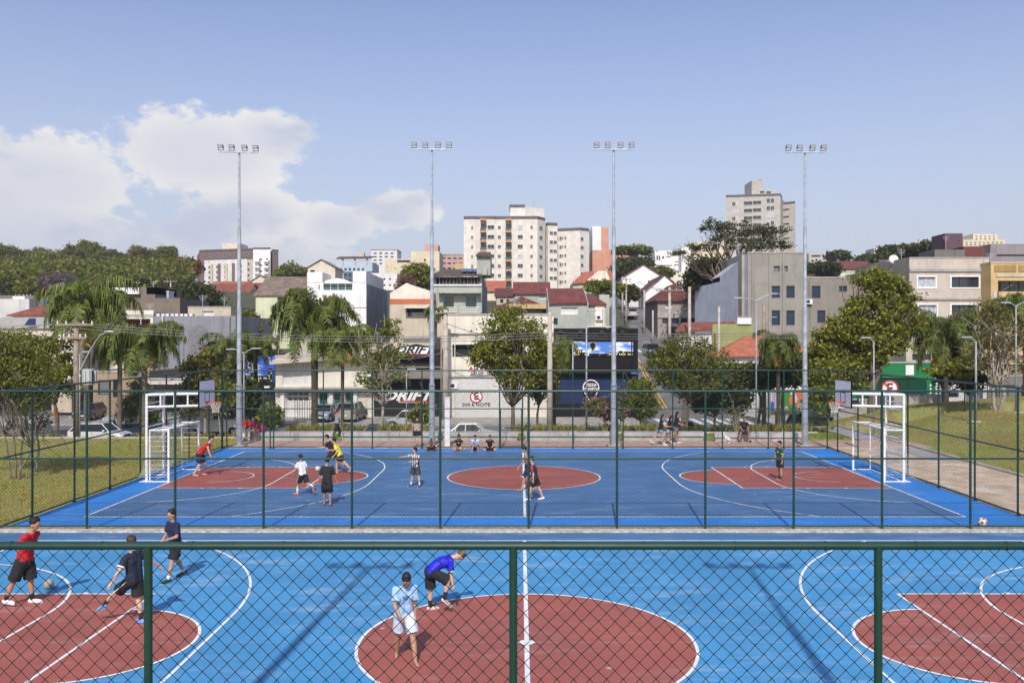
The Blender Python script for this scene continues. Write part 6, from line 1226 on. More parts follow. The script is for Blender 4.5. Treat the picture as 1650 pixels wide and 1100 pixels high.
lamp('double street lamp with long rising arms behind the seated man', 1218.5, 52, 483, ((1, .25), (-1, .0)), alen=.85, r=.06); lamp('street lamp with one arm before the big yellow-green tree', 1408, 50, 550, ((-1, .1),), alen=.25, r=.065); lamp('street lamp with one arm rising from the grass mound', 1572.5, 48, 550, ((-1, .12),), alen=.3, r=.075)
lamp('street lamp on the mound beside the white-trunked tree', 1637, 52, 492, ((1, .05), (-1, .05)), alen=.4, r=.07); lamp('small lamp before the orange hip roof, head tilted up', 1240, 82, 518, ((1, .3),), alen=.15, r=.07)
cg = 'overhead cables'
def cable(label, p, q, sag, r=.018, n=14):
    p = Vector(p); q = Vector(q); t = thing('overhead_cable', label, 'cable', tuple(p), 0, cg); b = MB(); b.path([(p.lerp(q, i/n)-p)+Vector((0, 0, -sag*4*(i/n)*(1-i/n))) for i in range(n+1)], r, 5); b.build('cable_strand', mat('grey_cable', (.16, .16, .16), .6, .1), t)
W3 = lambda px, py, d: (gx(px, d), d, gz(py, d))
A0 = W3(123, 520, 50.8); A1 = W3(886, 506, 53.5)
for k in range(3): dz = -.16*k; cable(('topmost cable from the transformer pole to the concrete pole', 'middle cable from the transformer pole to the concrete pole', 'lowest cable from the transformer pole to the concrete pole')[k], (A0[0], A0[1], A0[2]+dz), (A1[0], A1[1], A1[2]-1.1+dz), .5)
for k in range(2): cable(('upper cable from the transformer pole to the photo edge', 'lower cable from the transformer pole to the photo edge')[k], (A0[0], A0[1], A0[2]-.2*k), (A0[0]-26, 54, A0[2]-.3*k), .4)
for k in range(3): cable(('topmost cable from the concrete pole across to the brown pole by the yellow block', 'middle cable from the concrete pole across to the brown pole by the yellow block', 'lowest cable from the concrete pole across to the brown pole by the yellow block')[k], (A1[0], A1[1], A1[2]-1.1-.15*k), W3(1603, 508+5*k, 66), .6)
cable('dark cable sagging past the white building to the pale pole', W3(718, 520, 80.3), W3(886, 520, 80), 1.1, .03); cable('second dark cable sagging past the white building, below the first', W3(718, 560, 80.3), W3(830, 556, 80.4), 1.0, .03); cable('cable hanging across the charcoal workshop to the pale pole', W3(600, 572, 80.4), W3(718, 566, 80.3), .5, .03); cable('cable running up the side street between the concrete poles', W3(1079, 470, 99.8), W3(1111, 470, 96.8), .3, .03)
cable('long high cable from the corner pole to the far side street pole', W3(1079, 466, 99.8), W3(1024, 449, 174.8), .6, .035)
# ================================================================ VEHICLES
def carmat(nm, c): return mat('car_paint_'+nm, c, .28, .03, 2, metal=.15, spec=.6, coat=.7)
M_cglass = mat('car_glass', (.01, .012, .014), .18, 0, spec=.45)
CAR = {'sedan': dict(L=4.5, W=1.78, H=1.45, hood=.95, belt=.92, a=-.95, b=-.45, c=.72, e=1.35, wb=1.36, tail=1.0),
       'hatch': dict(L=4.0, W=1.72, H=1.5, hood=.98, belt=.95, a=-1.0, b=-.45, c=1.35, e=1.85, wb=1.25, tail=.98),
       'suv': dict(L=4.4, W=1.85, H=1.68, hood=1.08, belt=1.08, a=-1.1, b=-.55, c=1.6, e=2.1, wb=1.33, tail=1.08),
       'van': dict(L=5.2, W=1.95, H=2.3, hood=1.25, belt=1.3, a=-2.1, b=-1.35, c=2.45, e=2.55, wb=1.6, tail=1.3)}
def car(label, kind, paint, x, y, z, ang, name='parked_car', cat='car', group='cars parked along the street'):
    """front of the car points to local -x; ang rotates it"""
    k = CAR[kind]; L, Wd, Hh = k['L']/2, k['W']/2, k['H']; t = thing(name, label, cat, (x, y, z), R(ang), group); wr = .33; wb = k['wb']
    def arch(cx): return [(cx+(wr+.07)*math.cos(R(a)), .33+(wr+.07)*math.sin(R(a))) for a in range(180, -1, -20)]
    prof = [(-L, .38), (-L+.06, .26)]+[(p, max(q, .24)) for p, q in arch(-wb)]+[(p, max(q, .24)) for p, q in arch(wb)]+[(L-.05, .28), (L, .5), (L-.02, k['tail']-.06), (L-.1, k['tail']), (k['e'], k['belt']+.01), (k['a'], k['belt']), (k['a']-.1, k['hood']-.02), (-L+.25, k['hood']-.17), (-L+.03, k['hood']-.34)]
    # loft across the width so that the flanks curve in
    secs = [(-Wd, .86, .06), (-Wd+.05, .965, .02), (-Wd+.16, 1, 0), (Wd-.16, 1, 0), (Wd-.05, .965, .02), (Wd, .86, .06)]; b = MB(); n = len(prof); vs = []
    for yy, sc_, dz in secs:
        for (px_, pz) in prof:
            edge = 1-(1-sc_)*(abs(px_)/L)**4*.9; vs.append((px_*edge, yy, pz-(dz if pz > .7 else 0)))
    fs = [tuple(range(n)), tuple(range(5*n, 6*n))[::-1]]+[(s*n+i, (s+1)*n+i, (s+1)*n+(i+1) % n, s*n+(i+1) % n) for s in range(5) for i in range(n)]
    b.add(vs, fs); body = b.build('body', paint, t, smooth=False, bevel=.02)
    zb, zt = k['belt']-.01, Hh-.06; w0, w1 = Wd-.07, Wd-.22; a, b_, c, e = k['a'], k['b'], k['c'], k['e']
    g = MB(); g.add([(a, -w0, zb), (e, -w0, zb), (e, w0, zb), (a, w0, zb), (b_, -w1, zt), (c, -w1, zt), (c, w1, zt), (b_, w1, zt)], [(0, 1, 5, 4), (1, 2, 6, 5), (2, 3, 7, 6), (3, 0, 4, 7)]); g.build('windows', M_cglass, t, bevel=.03)
    r = MB(); r.box(b_-.04, -w1-.02, zt, c+.06, w1+.02, Hh)
    def pil(p, q, s):
        r.tube((p[0], p[1]*s, p[2]), (q[0], q[1]*s, q[2]), .042, .036, n=6)
    for s in (-1, 1):
        pil((a, w0, zb), (b_, w1, zt+.02), s); pil((e, w0, zb), (c, w1, zt+.02), s); m1 = (a+e)/2+.12; pil((m1, w0+.01, zb), (m1-.02, w1+.01, zt+.02), s)
        if kind in ('sedan',): pil((m1+.75, w0, zb), (m1+.55, w1, zt+.02), s)
        if kind == 'van': r.box(m1-.4, s*(w0-.06), zb, c, s*(w0+.005), zt+.02); r.box(m1-.4, s*(w1-.05), zt-.3, c, s*(w1+.06), zt+.01)
    r.build('roof', paint, t, bevel=.012)
    for sx in (-1, 1):
        for s in (-1, 1):
            w_ = MB(); w_.tube((sx*wb, s*(Wd-.2), wr), (sx*wb, s*(Wd-.01), wr), wr, n=20); wo = w_.build('wheel', M_black, t, bevel=.03)
            w_ = MB(); w_.tube((sx*wb, s*(Wd-.015), wr), (sx*wb, s*(Wd+.004), wr), .2, .17, n=16)
            for q in range(5): a_ = R(q*72); w_.tube((sx*wb, s*(Wd+.002), wr), (sx*wb+.18*math.cos(a_), s*(Wd+.002), wr+.18*math.sin(a_)), .026, n=5)
            w_.build('rim', M_galv, wo)
    for s in (-1, 1):
        h = MB(); h.ell((-L+.13, s*(Wd-.28), k['hood']-.32), (.16, .2, .1)); h.build('headlight', mat('headlight_glass', (.6, .62, .64), .15, 0, spec=.8), t, smooth=True)
        h = MB(); h.box(L-.1, s*(Wd-.32), k['tail']-.3, L+.012, s*(Wd-.05), k['tail']-.08); h.build('taillight', mat('red_taillight', (.45, .02, .02), .2, 0), t, bevel=.015)
        h = MB(); h.ell((a+.28, s*(Wd+.1), zb+.08), (.09, .1, .07)); h.build('mirror', paint, t, smooth=True)
        for q in (0, 1): h = MB(); h.box((a+e)/2-.35+q*.85, s*(Wd-.006), zb-.14, (a+e)/2-.18+q*.85, s*(Wd+.014), zb-.11); h.build('door_handle', M_framed if paint != M_framed else M_galv, t)
    h = MB(); h.box(-L-.015, -.25, .42, -L+.1, .25, .53); h.build('number_plate', M_frame, t); h = MB(); h.box(L-.1, -.25, .55, L+.02, .25, .66); h.build('number_plate', M_frame, t)
    h = MB(); h.box(-L-.008, -Wd+.45, .58, -L+.2, Wd-.45, .7); h.box(-L-.005, -Wd+.2, .27, -L+.2, Wd-.2, .38); h.build('grille', M_black, t)
    h = MB(); h.box((a+e)/2+.11, -Wd-.002, .32, (a+e)/2+.125, -Wd+.02, zb); h.box(a+.1, -Wd-.002, .4, a+.115, -Wd+.02, zb); h.box((a+e)/2+.11, Wd-.02, .32, (a+e)/2+.125, Wd+.002, zb); h.box(a+.1, Wd-.02, .4, a+.115, Wd+.002, zb); h.box(-wb+.4, -Wd-.004, .25, wb-.4, -Wd+.03, .34); h.box(-wb+.4, Wd-.03, .25, wb-.4, Wd+.004, .34); h.build('door_seams', M_black, t)
    return t
Pw = carmat('white', (.75, .75, .75)); Psl = carmat('silver', (.5, .5, .49)); Pbg = carmat('champagne', (.42, .38, .32)); Pbk = carmat('black', (.015, .017, .02)); Pbl = carmat('dark_blue', (.03, .04, .07)); Pgy = carmat('blue_grey', (.28, .33, .38))
SZ = -1.9
car('white hatchback behind the transformer pole, only its upper half above the lawn', 'hatch', Pw, gx(155, 62), 62.6, SZ, 178); car('silver hatchback parked by the stone-coloured house behind the goal', 'suv', Psl, gx(208, 74), 74.6, SZ, 0)
car('dark car at the corner by the garage, left of the tall palm trunk', 'hatch', Pbl, gx(140, 80), 80.5, -1.78, 95); car('white van parked behind the hoop on the lawn side', 'van', Pw, gx(345, 68), 68.6, SZ, 180, 'parked_van', 'van')
car('black car half hidden by the floodlight pole, before the night-sky mural', 'suv', Pbk, gx(408, 73.5), 74.4, SZ, 0); car('blue-grey car nosed in by the white garage door', 'hatch', Pgy, gx(521, 78), 79, -1.78, 84); car('champagne car backed in beneath the small green windows', 'suv', Pbg, gx(562, 78), 79.4, -1.78, -96)
car('silver hatchback before the charcoal workshop with white lettering', 'hatch', Psl, gx(654, 72), 73.6, SZ, 0); car('white sedan driving behind the seated children', 'sedan', Pw, gx(757, 62), 62.8, SZ, 180, group='cars parked along the street'); car('low black sedan behind the three walking girls', 'sedan', Pbk, gx(1104, 64), 64.6, SZ, 180)
car('blue-grey car seen from the rear at the end of the sandy path', 'suv', Pgy, gx(1322, 60.5), 61.5, H(gx(1322, 62), 61.5), -100); car('white car roof showing above the mound by the green shop', 'hatch', Pw, gx(1374, 80), 80.4, SZ+.5, 0); car('dark car parked up the side street by the grey corner house', 'hatch', Pbk, gx(1050, 110), 110, H(0, 110)+.05, 95); car('small grey car far up the side street', 'hatch', Psl, gx(1016, 140), 140, H(0, 140)+.1, -85)
# wheelie bins, posts at the path end
def wbin(label, px, d):
    t = thing('wheelie_bin', label, 'bin', (gx(px, d), d, H(gx(px, d), d)), 0, 'grey bins at the path end'); b = MB(); b.add([(-.24, -.28, .08), (.24, -.28, .08), (.24, .28, .08), (-.24, .28, .08), (-.3, -.36, 1.0), (.3, -.36, 1.0), (.3, .36, 1.0), (-.3, .36, 1.0)], [(0, 1, 2, 3), (4, 5, 6, 7), (0, 1, 5, 4), (1, 2, 6, 5), (2, 3, 7, 6), (3, 0, 4, 7)]); b.build('bin_body', mat('grey_plastic', (.35, .36, .36), .6, .1), t, bevel=.02)
    b = MB(); b.prism([(-.4, 1.0), (.4, 1.0), (.38, 1.08), (-.3, 1.12)], -.33, .33, 'x'); b.build('lid', mat('grey_plastic', (0, 0, 0)), t); b = MB(); b.tube((-.3, .3, .1), (.3, .3, .1), .1, n=12); b.build('wheel', M_black, t)
wbin('pale grey bin, left one of the two beside the rear-facing car', 1278, 57.5); wbin('pale grey bin, right one of the two beside the rear-facing car', 1291, 57.5)
b = thing('green_gate_rail', 'dark green metal railing near the bins at the path end', 'railing', (gx(1250, 54), 54, H(0, 54))); q = MB()
for x in (0, .55, 1.2): q.tube((x, 0, 0), (x, 0, 1.4), .04, n=8)
q.build('upright', M_green, b); q = MB(); q.tube((0, 0, 1.4), (3.2, 0, 1.4), .035, n=8); q.build('top_rail', M_green, b)
# ================================================================ BALLS
def ball(label, px, py, r, mA, mB_):
    d = gd(py+2.5, 0); t = thing('football', label, 'ball', (gx(px, d), d, .016), 0, None)
    bm = bmesh.new(); bmesh.ops.create_icosphere(bm, subdivisions=4, radius=r, matrix=Matrix.Translation((0, 0, r))); me = bpy.data.meshes.new('ball_skin'); bm.to_mesh(me); bm.free()
    me.materials.append(mA); me.materials.append(mB_); ico = []
    g_ = (1+5**.5)/2; C12 = [Vector(v).normalized() for v in ((0, 1, g_), (0, 1, -g_), (0, -1, g_), (0, -1, -g_), (1, g_, 0), (1, -g_, 0), (-1, g_, 0), (-1, -g_, 0), (g_, 0, 1), (g_, 0, -1), (-g_, 0, 1), (-g_, 0, -1))]
    for p in me.polygons:
        c = (p.center-Vector((0, 0, r))).normalized(); p.material_index = 1 if max(c.dot(v) for v in C12) > .93 else 0; p.use_smooth = True
    o = bpy.data.objects.new('ball_skin', me); col.objects.link(o); o.parent = t
M_bw = mat('white_ball_leather', (.7, .68, .64), .5, .1, 9); M_bb = mat('pale_panel', (.45, .44, .42), .5, .1, 9)
ball('worn beige ball beside the boy in the red shirt', 78, 947, .112, mat('beige_ball_leather', (.36, .33, .27), .6, .15, 9), mat('beige_ball_panel', (.28, .26, .21), .6, .1, 9)); ball('white ball between the boy in white and the boy in yellow', 512, 757, .11, M_bw, M_bb); ball('white and red ball lying at the court corner by the gravel strip', 1583, 846, .13, M_bw, mat('red_panel', (.4, .12, .1), .5, .1))
# ================================================================ PEOPLE
def bake(mb, vox, smooth=4):
    me = bpy.data.meshes.new('tmp'); me.from_pydata(mb.v, [], mb.f); me.update(); o = bpy.data.objects.new('tmp', me); col.objects.link(o)
    bm = bmesh.new(); bm.from_mesh(me); bmesh.ops.recalc_face_normals(bm, faces=bm.faces); bm.to_mesh(me); bm.free()
    r = o.modifiers.new('r', 'REMESH'); r.mode = 'VOXEL'; r.voxel_size = vox; r.use_smooth_shade = True
    s = o.modifiers.new('s', 'SMOOTH'); s.factor = .5; s.iterations = smooth
    bpy.context.view_layer.update(); out = bpy.data.meshes.new_from_object(o.evaluated_get(bpy.context.evaluated_depsgraph_get())); bpy.data.objects.remove(o); bpy.data.meshes.remove(me); return out
from mathutils import noise as mnoise
def wrinkle(me, amp, sc_):
    me.update(); N = [v.normal.copy() for v in me.vertices]
    for v, n in zip(me.vertices, N):
        p = v.co*sc_; p.z *= .45; q = mnoise.noise(p)+.5*mnoise.noise(p*2.3); v.co += n*amp*(q if q > 0 else q*.3)
    return me
def link(name, me, m_, parent):
    me.name = name; me.materials.clear(); me.materials.append(m_); me.polygons.foreach_set('use_smooth', [True]*len(me.polygons)); o = bpy.data.objects.new(name, me); col.objects.link(o); o.parent = parent; return o
SK = {'fair': mat('skin_fair', (.56, .34, .24), .55, .08, 12), 'tan': mat('skin_tan', (.42, .23, .14), .55, .08, 12), 'brown': mat('skin_brown', (.26, .135, .08), .55, .08, 12)}
HB = mat('black_hair', (.012, .01, .009), .6, .3, 40); HBr = mat('brown_hair', (.05, .025, .012), .6, .3, 40); HBl = mat('bleached_hair', (.55, .45, .3), .6, .45, 40, c2=(.06, .04, .02), c2amt=.9, c2scale=14)
M_eye = mat('eye', (.02, .015, .01), .3, 0); M_lip = mat('lips', (.3, .1, .08), .5, 0)
def cloth(nm, c, **k): return mat('cloth_'+nm, c, .85, .2, 6, bump=1.0, bscale=9, **k)
def stripes(nm, ca, cb, per, axis=0, th=0.0):
    m_ = bpy.data.materials.new('cloth_'+nm); m_.use_nodes = True; t = NT(m_.node_tree); p = t.n['Principled BSDF']; tc = t.new('ShaderNodeTexCoord'); sp = t.new('ShaderNodeSeparateXYZ'); t.link(tc.outputs['Object'], sp.inputs[0])
    f = t.m('GREATER_THAN', t.m('SINE', t.m('MULTIPLY', sp.outputs[axis], 2*math.pi/per)), th); t.val(p.inputs['Base Color'], t.mix(f, ca+(1,), cb+(1,))); p.inputs['Roughness'].default_value = .8; return m_
def person(label, px, py, hgt, face, P, wear, skin='tan', hair='short', hm=None, vox=.016, z=None, d=None, seat=None, group=None):
    """px,py: photo pixel of the feet. P: pose. wear: dict of garments -> material"""
    hm = hm or HB; z0 = (.016 if z is None else z); d = gd(py, z0) if d is None else d; S = hgt
    t = thing('person', label, 'person', (gx(px, d), d, z0), -R(face), group)   # local +y = facing direction
    def dirv(a, ab=0.0): a = R(a); ab = R(ab); return Vector((math.sin(ab), math.sin(a)*math.cos(ab), -math.cos(a)*math.cos(ab)))
    lean = P.get('lean', 0); side = P.get('side', 0); pel = Vector((0, 0, 0)); up = Vector((math.sin(R(side)), math.sin(R(lean)), math.cos(R(lean))*math.cos(R(side)))).normalized(); rt = Vector((1, 0, 0)); tw = P.get('twist', 0)
    rt = Vector((math.cos(R(tw)), math.sin(R(tw)), 0)); rt = (rt-up*rt.dot(up)).normalized(); fw = up.cross(rt)
    up2 = (up+fw*math.sin(R(P.get('hunch', 6)))).normalized()
    waist = pel+up*.10*S; chest = waist+up2*.115*S; neck = chest+up2*.105*S; hp = P.get('head', 8)+lean; hd = Vector((0, math.sin(R(hp)), math.cos(R(hp)))); ht_ = R(P.get('turn', 0)); hfw0 = Vector((math.sin(ht_), math.cos(ht_), 0)); hd = (Vector((0, 0, 1))*math.cos(R(hp))+hfw0*math.sin(R(hp))).normalized() if abs(P.get('turn', 0)) > 1 else hd
    hfw = (hfw0-hd*hfw0.dot(hd)).normalized(); hrt = hfw.cross(hd); hc = neck+up2*.035*S+hd*.075*S; HR_ = Matrix((hrt, hfw, hd)).transposed()
    J = {}
    for s, k in ((-1, 'l'), (1, 'r')):
        hip = pel+rt*s*.052*S+Vector((0, 0, -.0)); f, ab, kn = P.get('leg_'+k, (0, 3, 4)); th = dirv(f, s*ab); sh = dirv(f-kn, s*ab*P.get('shab', .8)); knee = hip+th*.245*S; ank = knee+sh*.235*S
        fa = P.get('foot_'+k, None); fa = 0 if fa is None else fa; fd = Vector((math.sin(R(s*P.get('toe', 8))), math.cos(R(fa))*1.0, math.sin(R(fa)))).normalized()
        sho = neck-up2*.032*S+rt*s*.1*S; f2, ab2, el = P.get('arm_'+k, (4, 8, 12)); ua = dirv(f2, s*ab2); fi = P.get('in_'+k, 0); fo = dirv(f2+el, s*(ab2-fi)); elb = sho+ua*.165*S; wri = elb+fo*.145*S
        J[k] = (hip, knee, ank, fd, sho, elb, wri, fo)
    low = min(min(J[k][2].z, (J[k][2]+J[k][3]*.11*S).z+.01*S) for k in 'lr')-.045*S
    off = Vector((0, 0, -low)) if seat is None else Vector((0, 0, seat+.075*S))
    T = lambda v: v+off
    b = MB(); cap = lambda a, c, r0, r1: b.capsule(T(a), T(c), r0*S, r1*S, 12, 4)
    fat = P.get('fat', 1.0)
    for s in (-1, 1): cap(pel+rt*s*.03*S, waist+rt*s*.026*S, .062*fat, .052*fat); cap(waist+rt*s*.026*S, chest+rt*s*.048*S, .05*fat, .052*fat); cap(chest+rt*s*.045*S, neck+rt*s*.062*S-up2*.035*S, .05*fat, .035)
    cap(chest, neck, .05, .034); cap(neck-up2*.01*S, hc-hd*.02*S, .03, .028)
    b.ell(T(hc+hd*.008*S), (.046*S, .057*S, .062*S), HR_); b.ell(T(hc-hd*.032*S+hfw*.014*S), (.034*S, .037*S, .034*S), HR_); b.ell(T(hc+hfw*.055*S-hd*.012*S), (.008*S, .014*S, .014*S), HR_)
    for s in (-1, 1): b.ell(T(hc+hrt*s*.047*S-hd*.008*S), (.007*S, .012*S, .018*S), HR_)
    for k, s in (('l', -1), ('r', 1)):
        hip, knee, ank, fd, sho, elb, wri, fo = J[k]
        cap(hip, knee, .052*fat, .034); cap(knee, knee*.6+ank*.4-Vector((0, .006*S, 0)), .033, .033); cap(knee*.6+ank*.4, ank, .031, .02)
        heel = ank-Vector((0, 0, .022*S))-fd*.02*S; cap(ank, heel, .02, .02); cap(heel+Vector((0, 0, -.004*S)), ank+fd*.075*S-Vector((0, 0, .03*S)), .02, .018); cap(ank+fd*.07*S-Vector((0, 0, .031*S)), ank+fd*.105*S-Vector((0, 0, .034*S)), .02, .013)
        cap(chest+rt*s*.06*S+up2*.05*S, sho, .035, .032); cap(sho, elb, .03, .023); cap(elb, elb*.55+wri*.45, .023, .021); cap(elb*.55+wri*.45, wri, .021, .014)
        palm_ = wri+fo*.045*S; b.capsule(T(wri), T(palm_), .014*S, .019*S, 10, 3)
    me = bake(b, vox*S/1.6, 3)
    # fingers, welded into the same body mesh
    fm = MB()
    for k, s in (('l', -1), ('r', 1)):
        wri, fo = J[k][6], J[k][7]; sd_ = Vector((0, 1, 0)) if abs(fo.y) < .85 else Vector((1, 0, 0)); sd_ = (sd_-fo*sd_.dot(fo)).normalized(); nr = fo.cross(sd_)*(-s)
        if nr.x*s > 0: nr = -nr
        p0 = wri+fo*.042*S
        for q, ln in zip((-1.5, -.5, .5, 1.5), (.040, .047, .044, .034)):
            a0 = p0+sd_*q*.0095*S; a1 = a0+(fo+nr*.15).normalized()*ln*.5*S; a2 = a1+(fo+nr*.6).normalized()*ln*.3*S; a3 = a2+(fo*.7+nr).normalized()*ln*.25*S
            fm.path([T(a0), T(a1), T(a2), T(a3)], [.0056*S, .0052*S, .0048*S, .0038*S], 6)
        a0 = wri+fo*.012*S+sd_*.012*S; a1 = a0+(fo*.7+sd_*.75).normalized()*.025*S; a2 = a1+(fo+sd_*.2+nr*.3).normalized()*.022*S; fm.path([T(a0), T(a1), T(a2)], [.0068*S, .006*S, .0045*S], 6)
    bm = bmesh.new(); bm.from_mesh(me); tmp = bpy.data.meshes.new('t'); tmp.from_pydata(fm.v, [], fm.f); bm.from_mesh(tmp); bm.to_mesh(me); bm.free(); bpy.data.meshes.remove(tmp)
    link('body', me, SK[skin], t)
    # face
    for s in (-1, 1): e = MB(); e.ell(T(hc+hrt*s*.02*S+hfw*.0535*S+hd*.006*S), (.0075*S, .004*S, .0042*S), HR_, 8, 6); e.build('eye', M_eye, t, smooth=True)
    e = MB(); e.ell(T(hc+hfw*.0505*S-hd*.036*S), (.014*S, .004*S, .0045*S), HR_, 8, 6); e.build('mouth', M_lip, t, smooth=True)
    # garments
    if 'shirt' in wear:
        b = MB(); g = .011; cap = lambda a, c, r0, r1: b.capsule(T(a), T(c), r0*S, r1*S, 12, 4); sl = wear.get('sleeve', .62)
        for s in (-1, 1):
            cap(pel-up*.005*S+rt*s*.034*S, waist+rt*s*.03*S, .064*fat+g, .056*fat+g); cap(waist+rt*s*.03*S, chest+rt*s*.05*S, .054*fat+g, .054*fat+g); cap(chest+rt*s*.048*S, neck+rt*s*.058*S-up2*.038*S, .052*fat+g, .034+g*.6)
        cap(chest, neck-up2*.012*S, .05+g, .032+g*.4)
        for k, s in (('l', -1), ('r', 1)):
            hip, knee, ank, fd, sho, elb, wri, fo = J[k]; cap(chest+rt*s*.06*S+up2*.05*S, sho, .038+g*.4, .035+g*.35)
            if sl > 0:
                en = sho.lerp(elb, min(sl, 1)); b.path([T(sho), T(sho.lerp(elb, sl*.5)), T(en)], [(.034+g*.4)*S, (.033+g*.6)*S, (.035+g)*S], 12)
                if sl > 1: b.path([T(elb), T(elb.lerp(wri, sl-1))], [(.034+g)*S, (.024+g)*S], 12); b.ell(T(elb), (.036*S+g*S*.8,)*3)
        so_ = link('shirt', wrinkle(bake(b, vox*.9*S/1.6, 2), .013*S, 9.5), wear['shirt'], t)
        if 'sleeve_band' in wear:
            for k in 'lr': sho, elb = J[k][4], J[k][5]; e = MB(); a = sho.lerp(elb, sl-.09); c = sho.lerp(elb, sl+.015); e.tube(T(a), T(c), (.0375+g)*S, (.039+g)*S, n=14, caps=False); e.build('cuff', wear['sleeve_band'], so_, smooth=True, fix=False)
        if 'print' in wear: e = MB(); c = T(chest+fw*(.055*fat+.013)*S); e.ell(c, (.035*S, .006*S, .022*S), Matrix((rt, fw, up2)).transposed(), 10, 6); e.build('print', wear['print'], so_, smooth=True)
        if 'number' in wear: e = MB(); c = T(chest-fw*(.055*fat+.013)*S); e.ell(c, (.03*S, .006*S, .035*S), Matrix((rt, fw, up2)).transposed(), 10, 6); e.build('print', wear['number'], so_, smooth=True)
    if 'shorts' in wear:
        b = MB(); sl = wear.get('leg', .72); g = .012
        for s in (-1, 1): b.capsule(T(pel+rt*s*.032*S-up*.012*S), T(waist+rt*s*.026*S-up*.03*S), (.064*fat+g)*S, (.052*fat+g)*S, 12, 4)
        for k, s in (('l', -1), ('r', 1)):
            hip, knee, ank = J[k][:3]
            if sl <= 1: b.path([T(hip), T(hip.lerp(knee, sl*.55)), T(hip.lerp(knee, sl))], [(.055*fat+g)*S, (.051*fat+g*1.4)*S, (.05*fat+g*1.9)*S], 14)
            else: b.path([T(hip), T(knee)], [(.054+g)*S, (.038+g)*S], 14); b.ell(T(knee), ((.038+g)*S,)*3); b.path([T(knee), T(knee.lerp(ank, sl-1))], [(.038+g)*S, (.03+g)*S], 14)
        so2 = link('trousers' if sl > 1 else 'shorts', wrinkle(bake(b, vox*.9*S/1.6, 2), .012*S, 9), wear['shorts'], t)
        if 'side_stripe' in wear:
            for k, s in (('l', -1), ('r', 1)):
                hip, knee = J[k][:2]; e = MB(); th = (knee-hip).normalized(); o_ = (rt*s-th*th.dot(rt*s)).normalized(); a = hip+o_*(.058*fat+g)*S; c = hip.lerp(knee, sl)+o_*(.052*fat+g*1.9)*S; e.tube(T(a), T(c), .006*S, n=6); e.build('side_stripe', wear['side_stripe'], so2)
    for k in 'lr':
        hip, knee, ank, fd = J[k][:4]
        if 'socks' in wear: e = MB(); e.path([T(ank-Vector((0, 0, .02*S))), T(ank+(knee-ank)*.1), T(ank+(knee-ank)*wear.get('sock_h', .3))], [.023*S, .0235*S, (.026+.012*wear.get('sock_h', .3))*S], 12); e.build('sock', wear['socks'], t, smooth=True)
        if 'shoes' in wear:
            b = MB(); heel = ank-Vector((0, 0, .024*S))-fd*.022*S; dn = Vector((0, 0, 1)) if abs(fd.z) < .5 else Vector((0, 1, 0))
            b.capsule(T(ank-Vector((0, 0, .012*S))), T(heel), .025*S, .026*S, 10, 3); b.capsule(T(heel-Vector((0, 0, .003*S))), T(ank+fd*.085*S-Vector((0, 0, .03*S))), .026*S, .025*S, 10, 3); b.capsule(T(ank+fd*.08*S-Vector((0, 0, .031*S))), T(ank+fd*.112*S-Vector((0, 0, .033*S))), .025*S, .019*S, 10, 3)
            so3 = link('shoe', bake(b, vox*.7*S/1.6, 2), wear['shoes'], t)
            e = MB(); e.capsule(T(heel-Vector((0, 0, .018*S))), T(ank+fd*.115*S-Vector((0, 0, .046*S))), .017*S, .014*S, 10, 3); e.build('sole', wear.get('soles', M_white), so3, smooth=True)
    # hair
    b = MB(); off2 = hd*.024*S-hfw*.015*S
    b.ell(T(hc+off2), (.051*S, .06*S, .058*S), HR_, 16, 10); rgh = random.Random(int(px*7))
    if hair != 'cap':
        for _ in range(26):
            a = rgh.uniform(0, 6.28); q = rgh.uniform(.15, 1.25); v = (hrt*math.cos(a)*math.sin(q)*.047+hfw*math.sin(a)*math.sin(q)*.055+hd*math.cos(q)*.056)*S; b.ell(T(hc+off2+v), (.014*S,)*3, None, 8, 6)
    if hair == 'long': b.capsule(T(hc-hfw*.035*S), T(neck-fw*.055*S-up2*.10*S), .045*S, .03*S, 12, 4)
    if hair == 'tail': b.capsule(T(hc-hfw*.05*S+hd*.02*S), T(hc-hfw*.085*S-hd*.10*S), .022*S, .012*S, 10, 3)
    hme = bake(b, vox*.7*S/1.6, 1)
    link('cap' if hair == 'cap' else 'hair', hme, hm, t)
    if hair == 'cap': e = MB(); e.ell(T(hc+hfw*.065*S+hd*.02*S), (.035*S, .04*S, .006*S), HR_, 10, 6); e.build('cap_brim', hm, t, smooth=True)
    return t, J, T
WALK = dict(leg_l=(22, 2, 6), leg_r=(-16, 2, 16), arm_l=(-14, 8, 14), arm_r=(18, 8, 20), foot_r=-14)
K = cloth('black', (.018, .018, .02)); Nv = cloth('navy', (.012, .018, .055)); Wt = cloth('white', (.72, .72, .72)); Rd = cloth('red', (.5, .015, .025)); Sky = cloth('sky_blue', (.42, .58, .78)); Yl = cloth('yellow', (.78, .66, .03)); Gr = cloth('dark_green', (.012, .07, .045)); Jn = cloth('denim', (.2, .3, .45)); Bg = cloth('beige', (.45, .33, .25)); Gy = cloth('grey', (.3, .32, .34)); Mg = cloth('magenta', (.6, .02, .25)); Or = cloth('orange_sole', (.75, .2, .06)); Bls = cloth('blue_shoe', (.15, .3, .62)); Bk2 = cloth('charcoal_blue', (.02, .024, .045))
jer = skymat('cloth_royal_blue_jersey', (26, 24, 190), (40, 150, 160), .72)
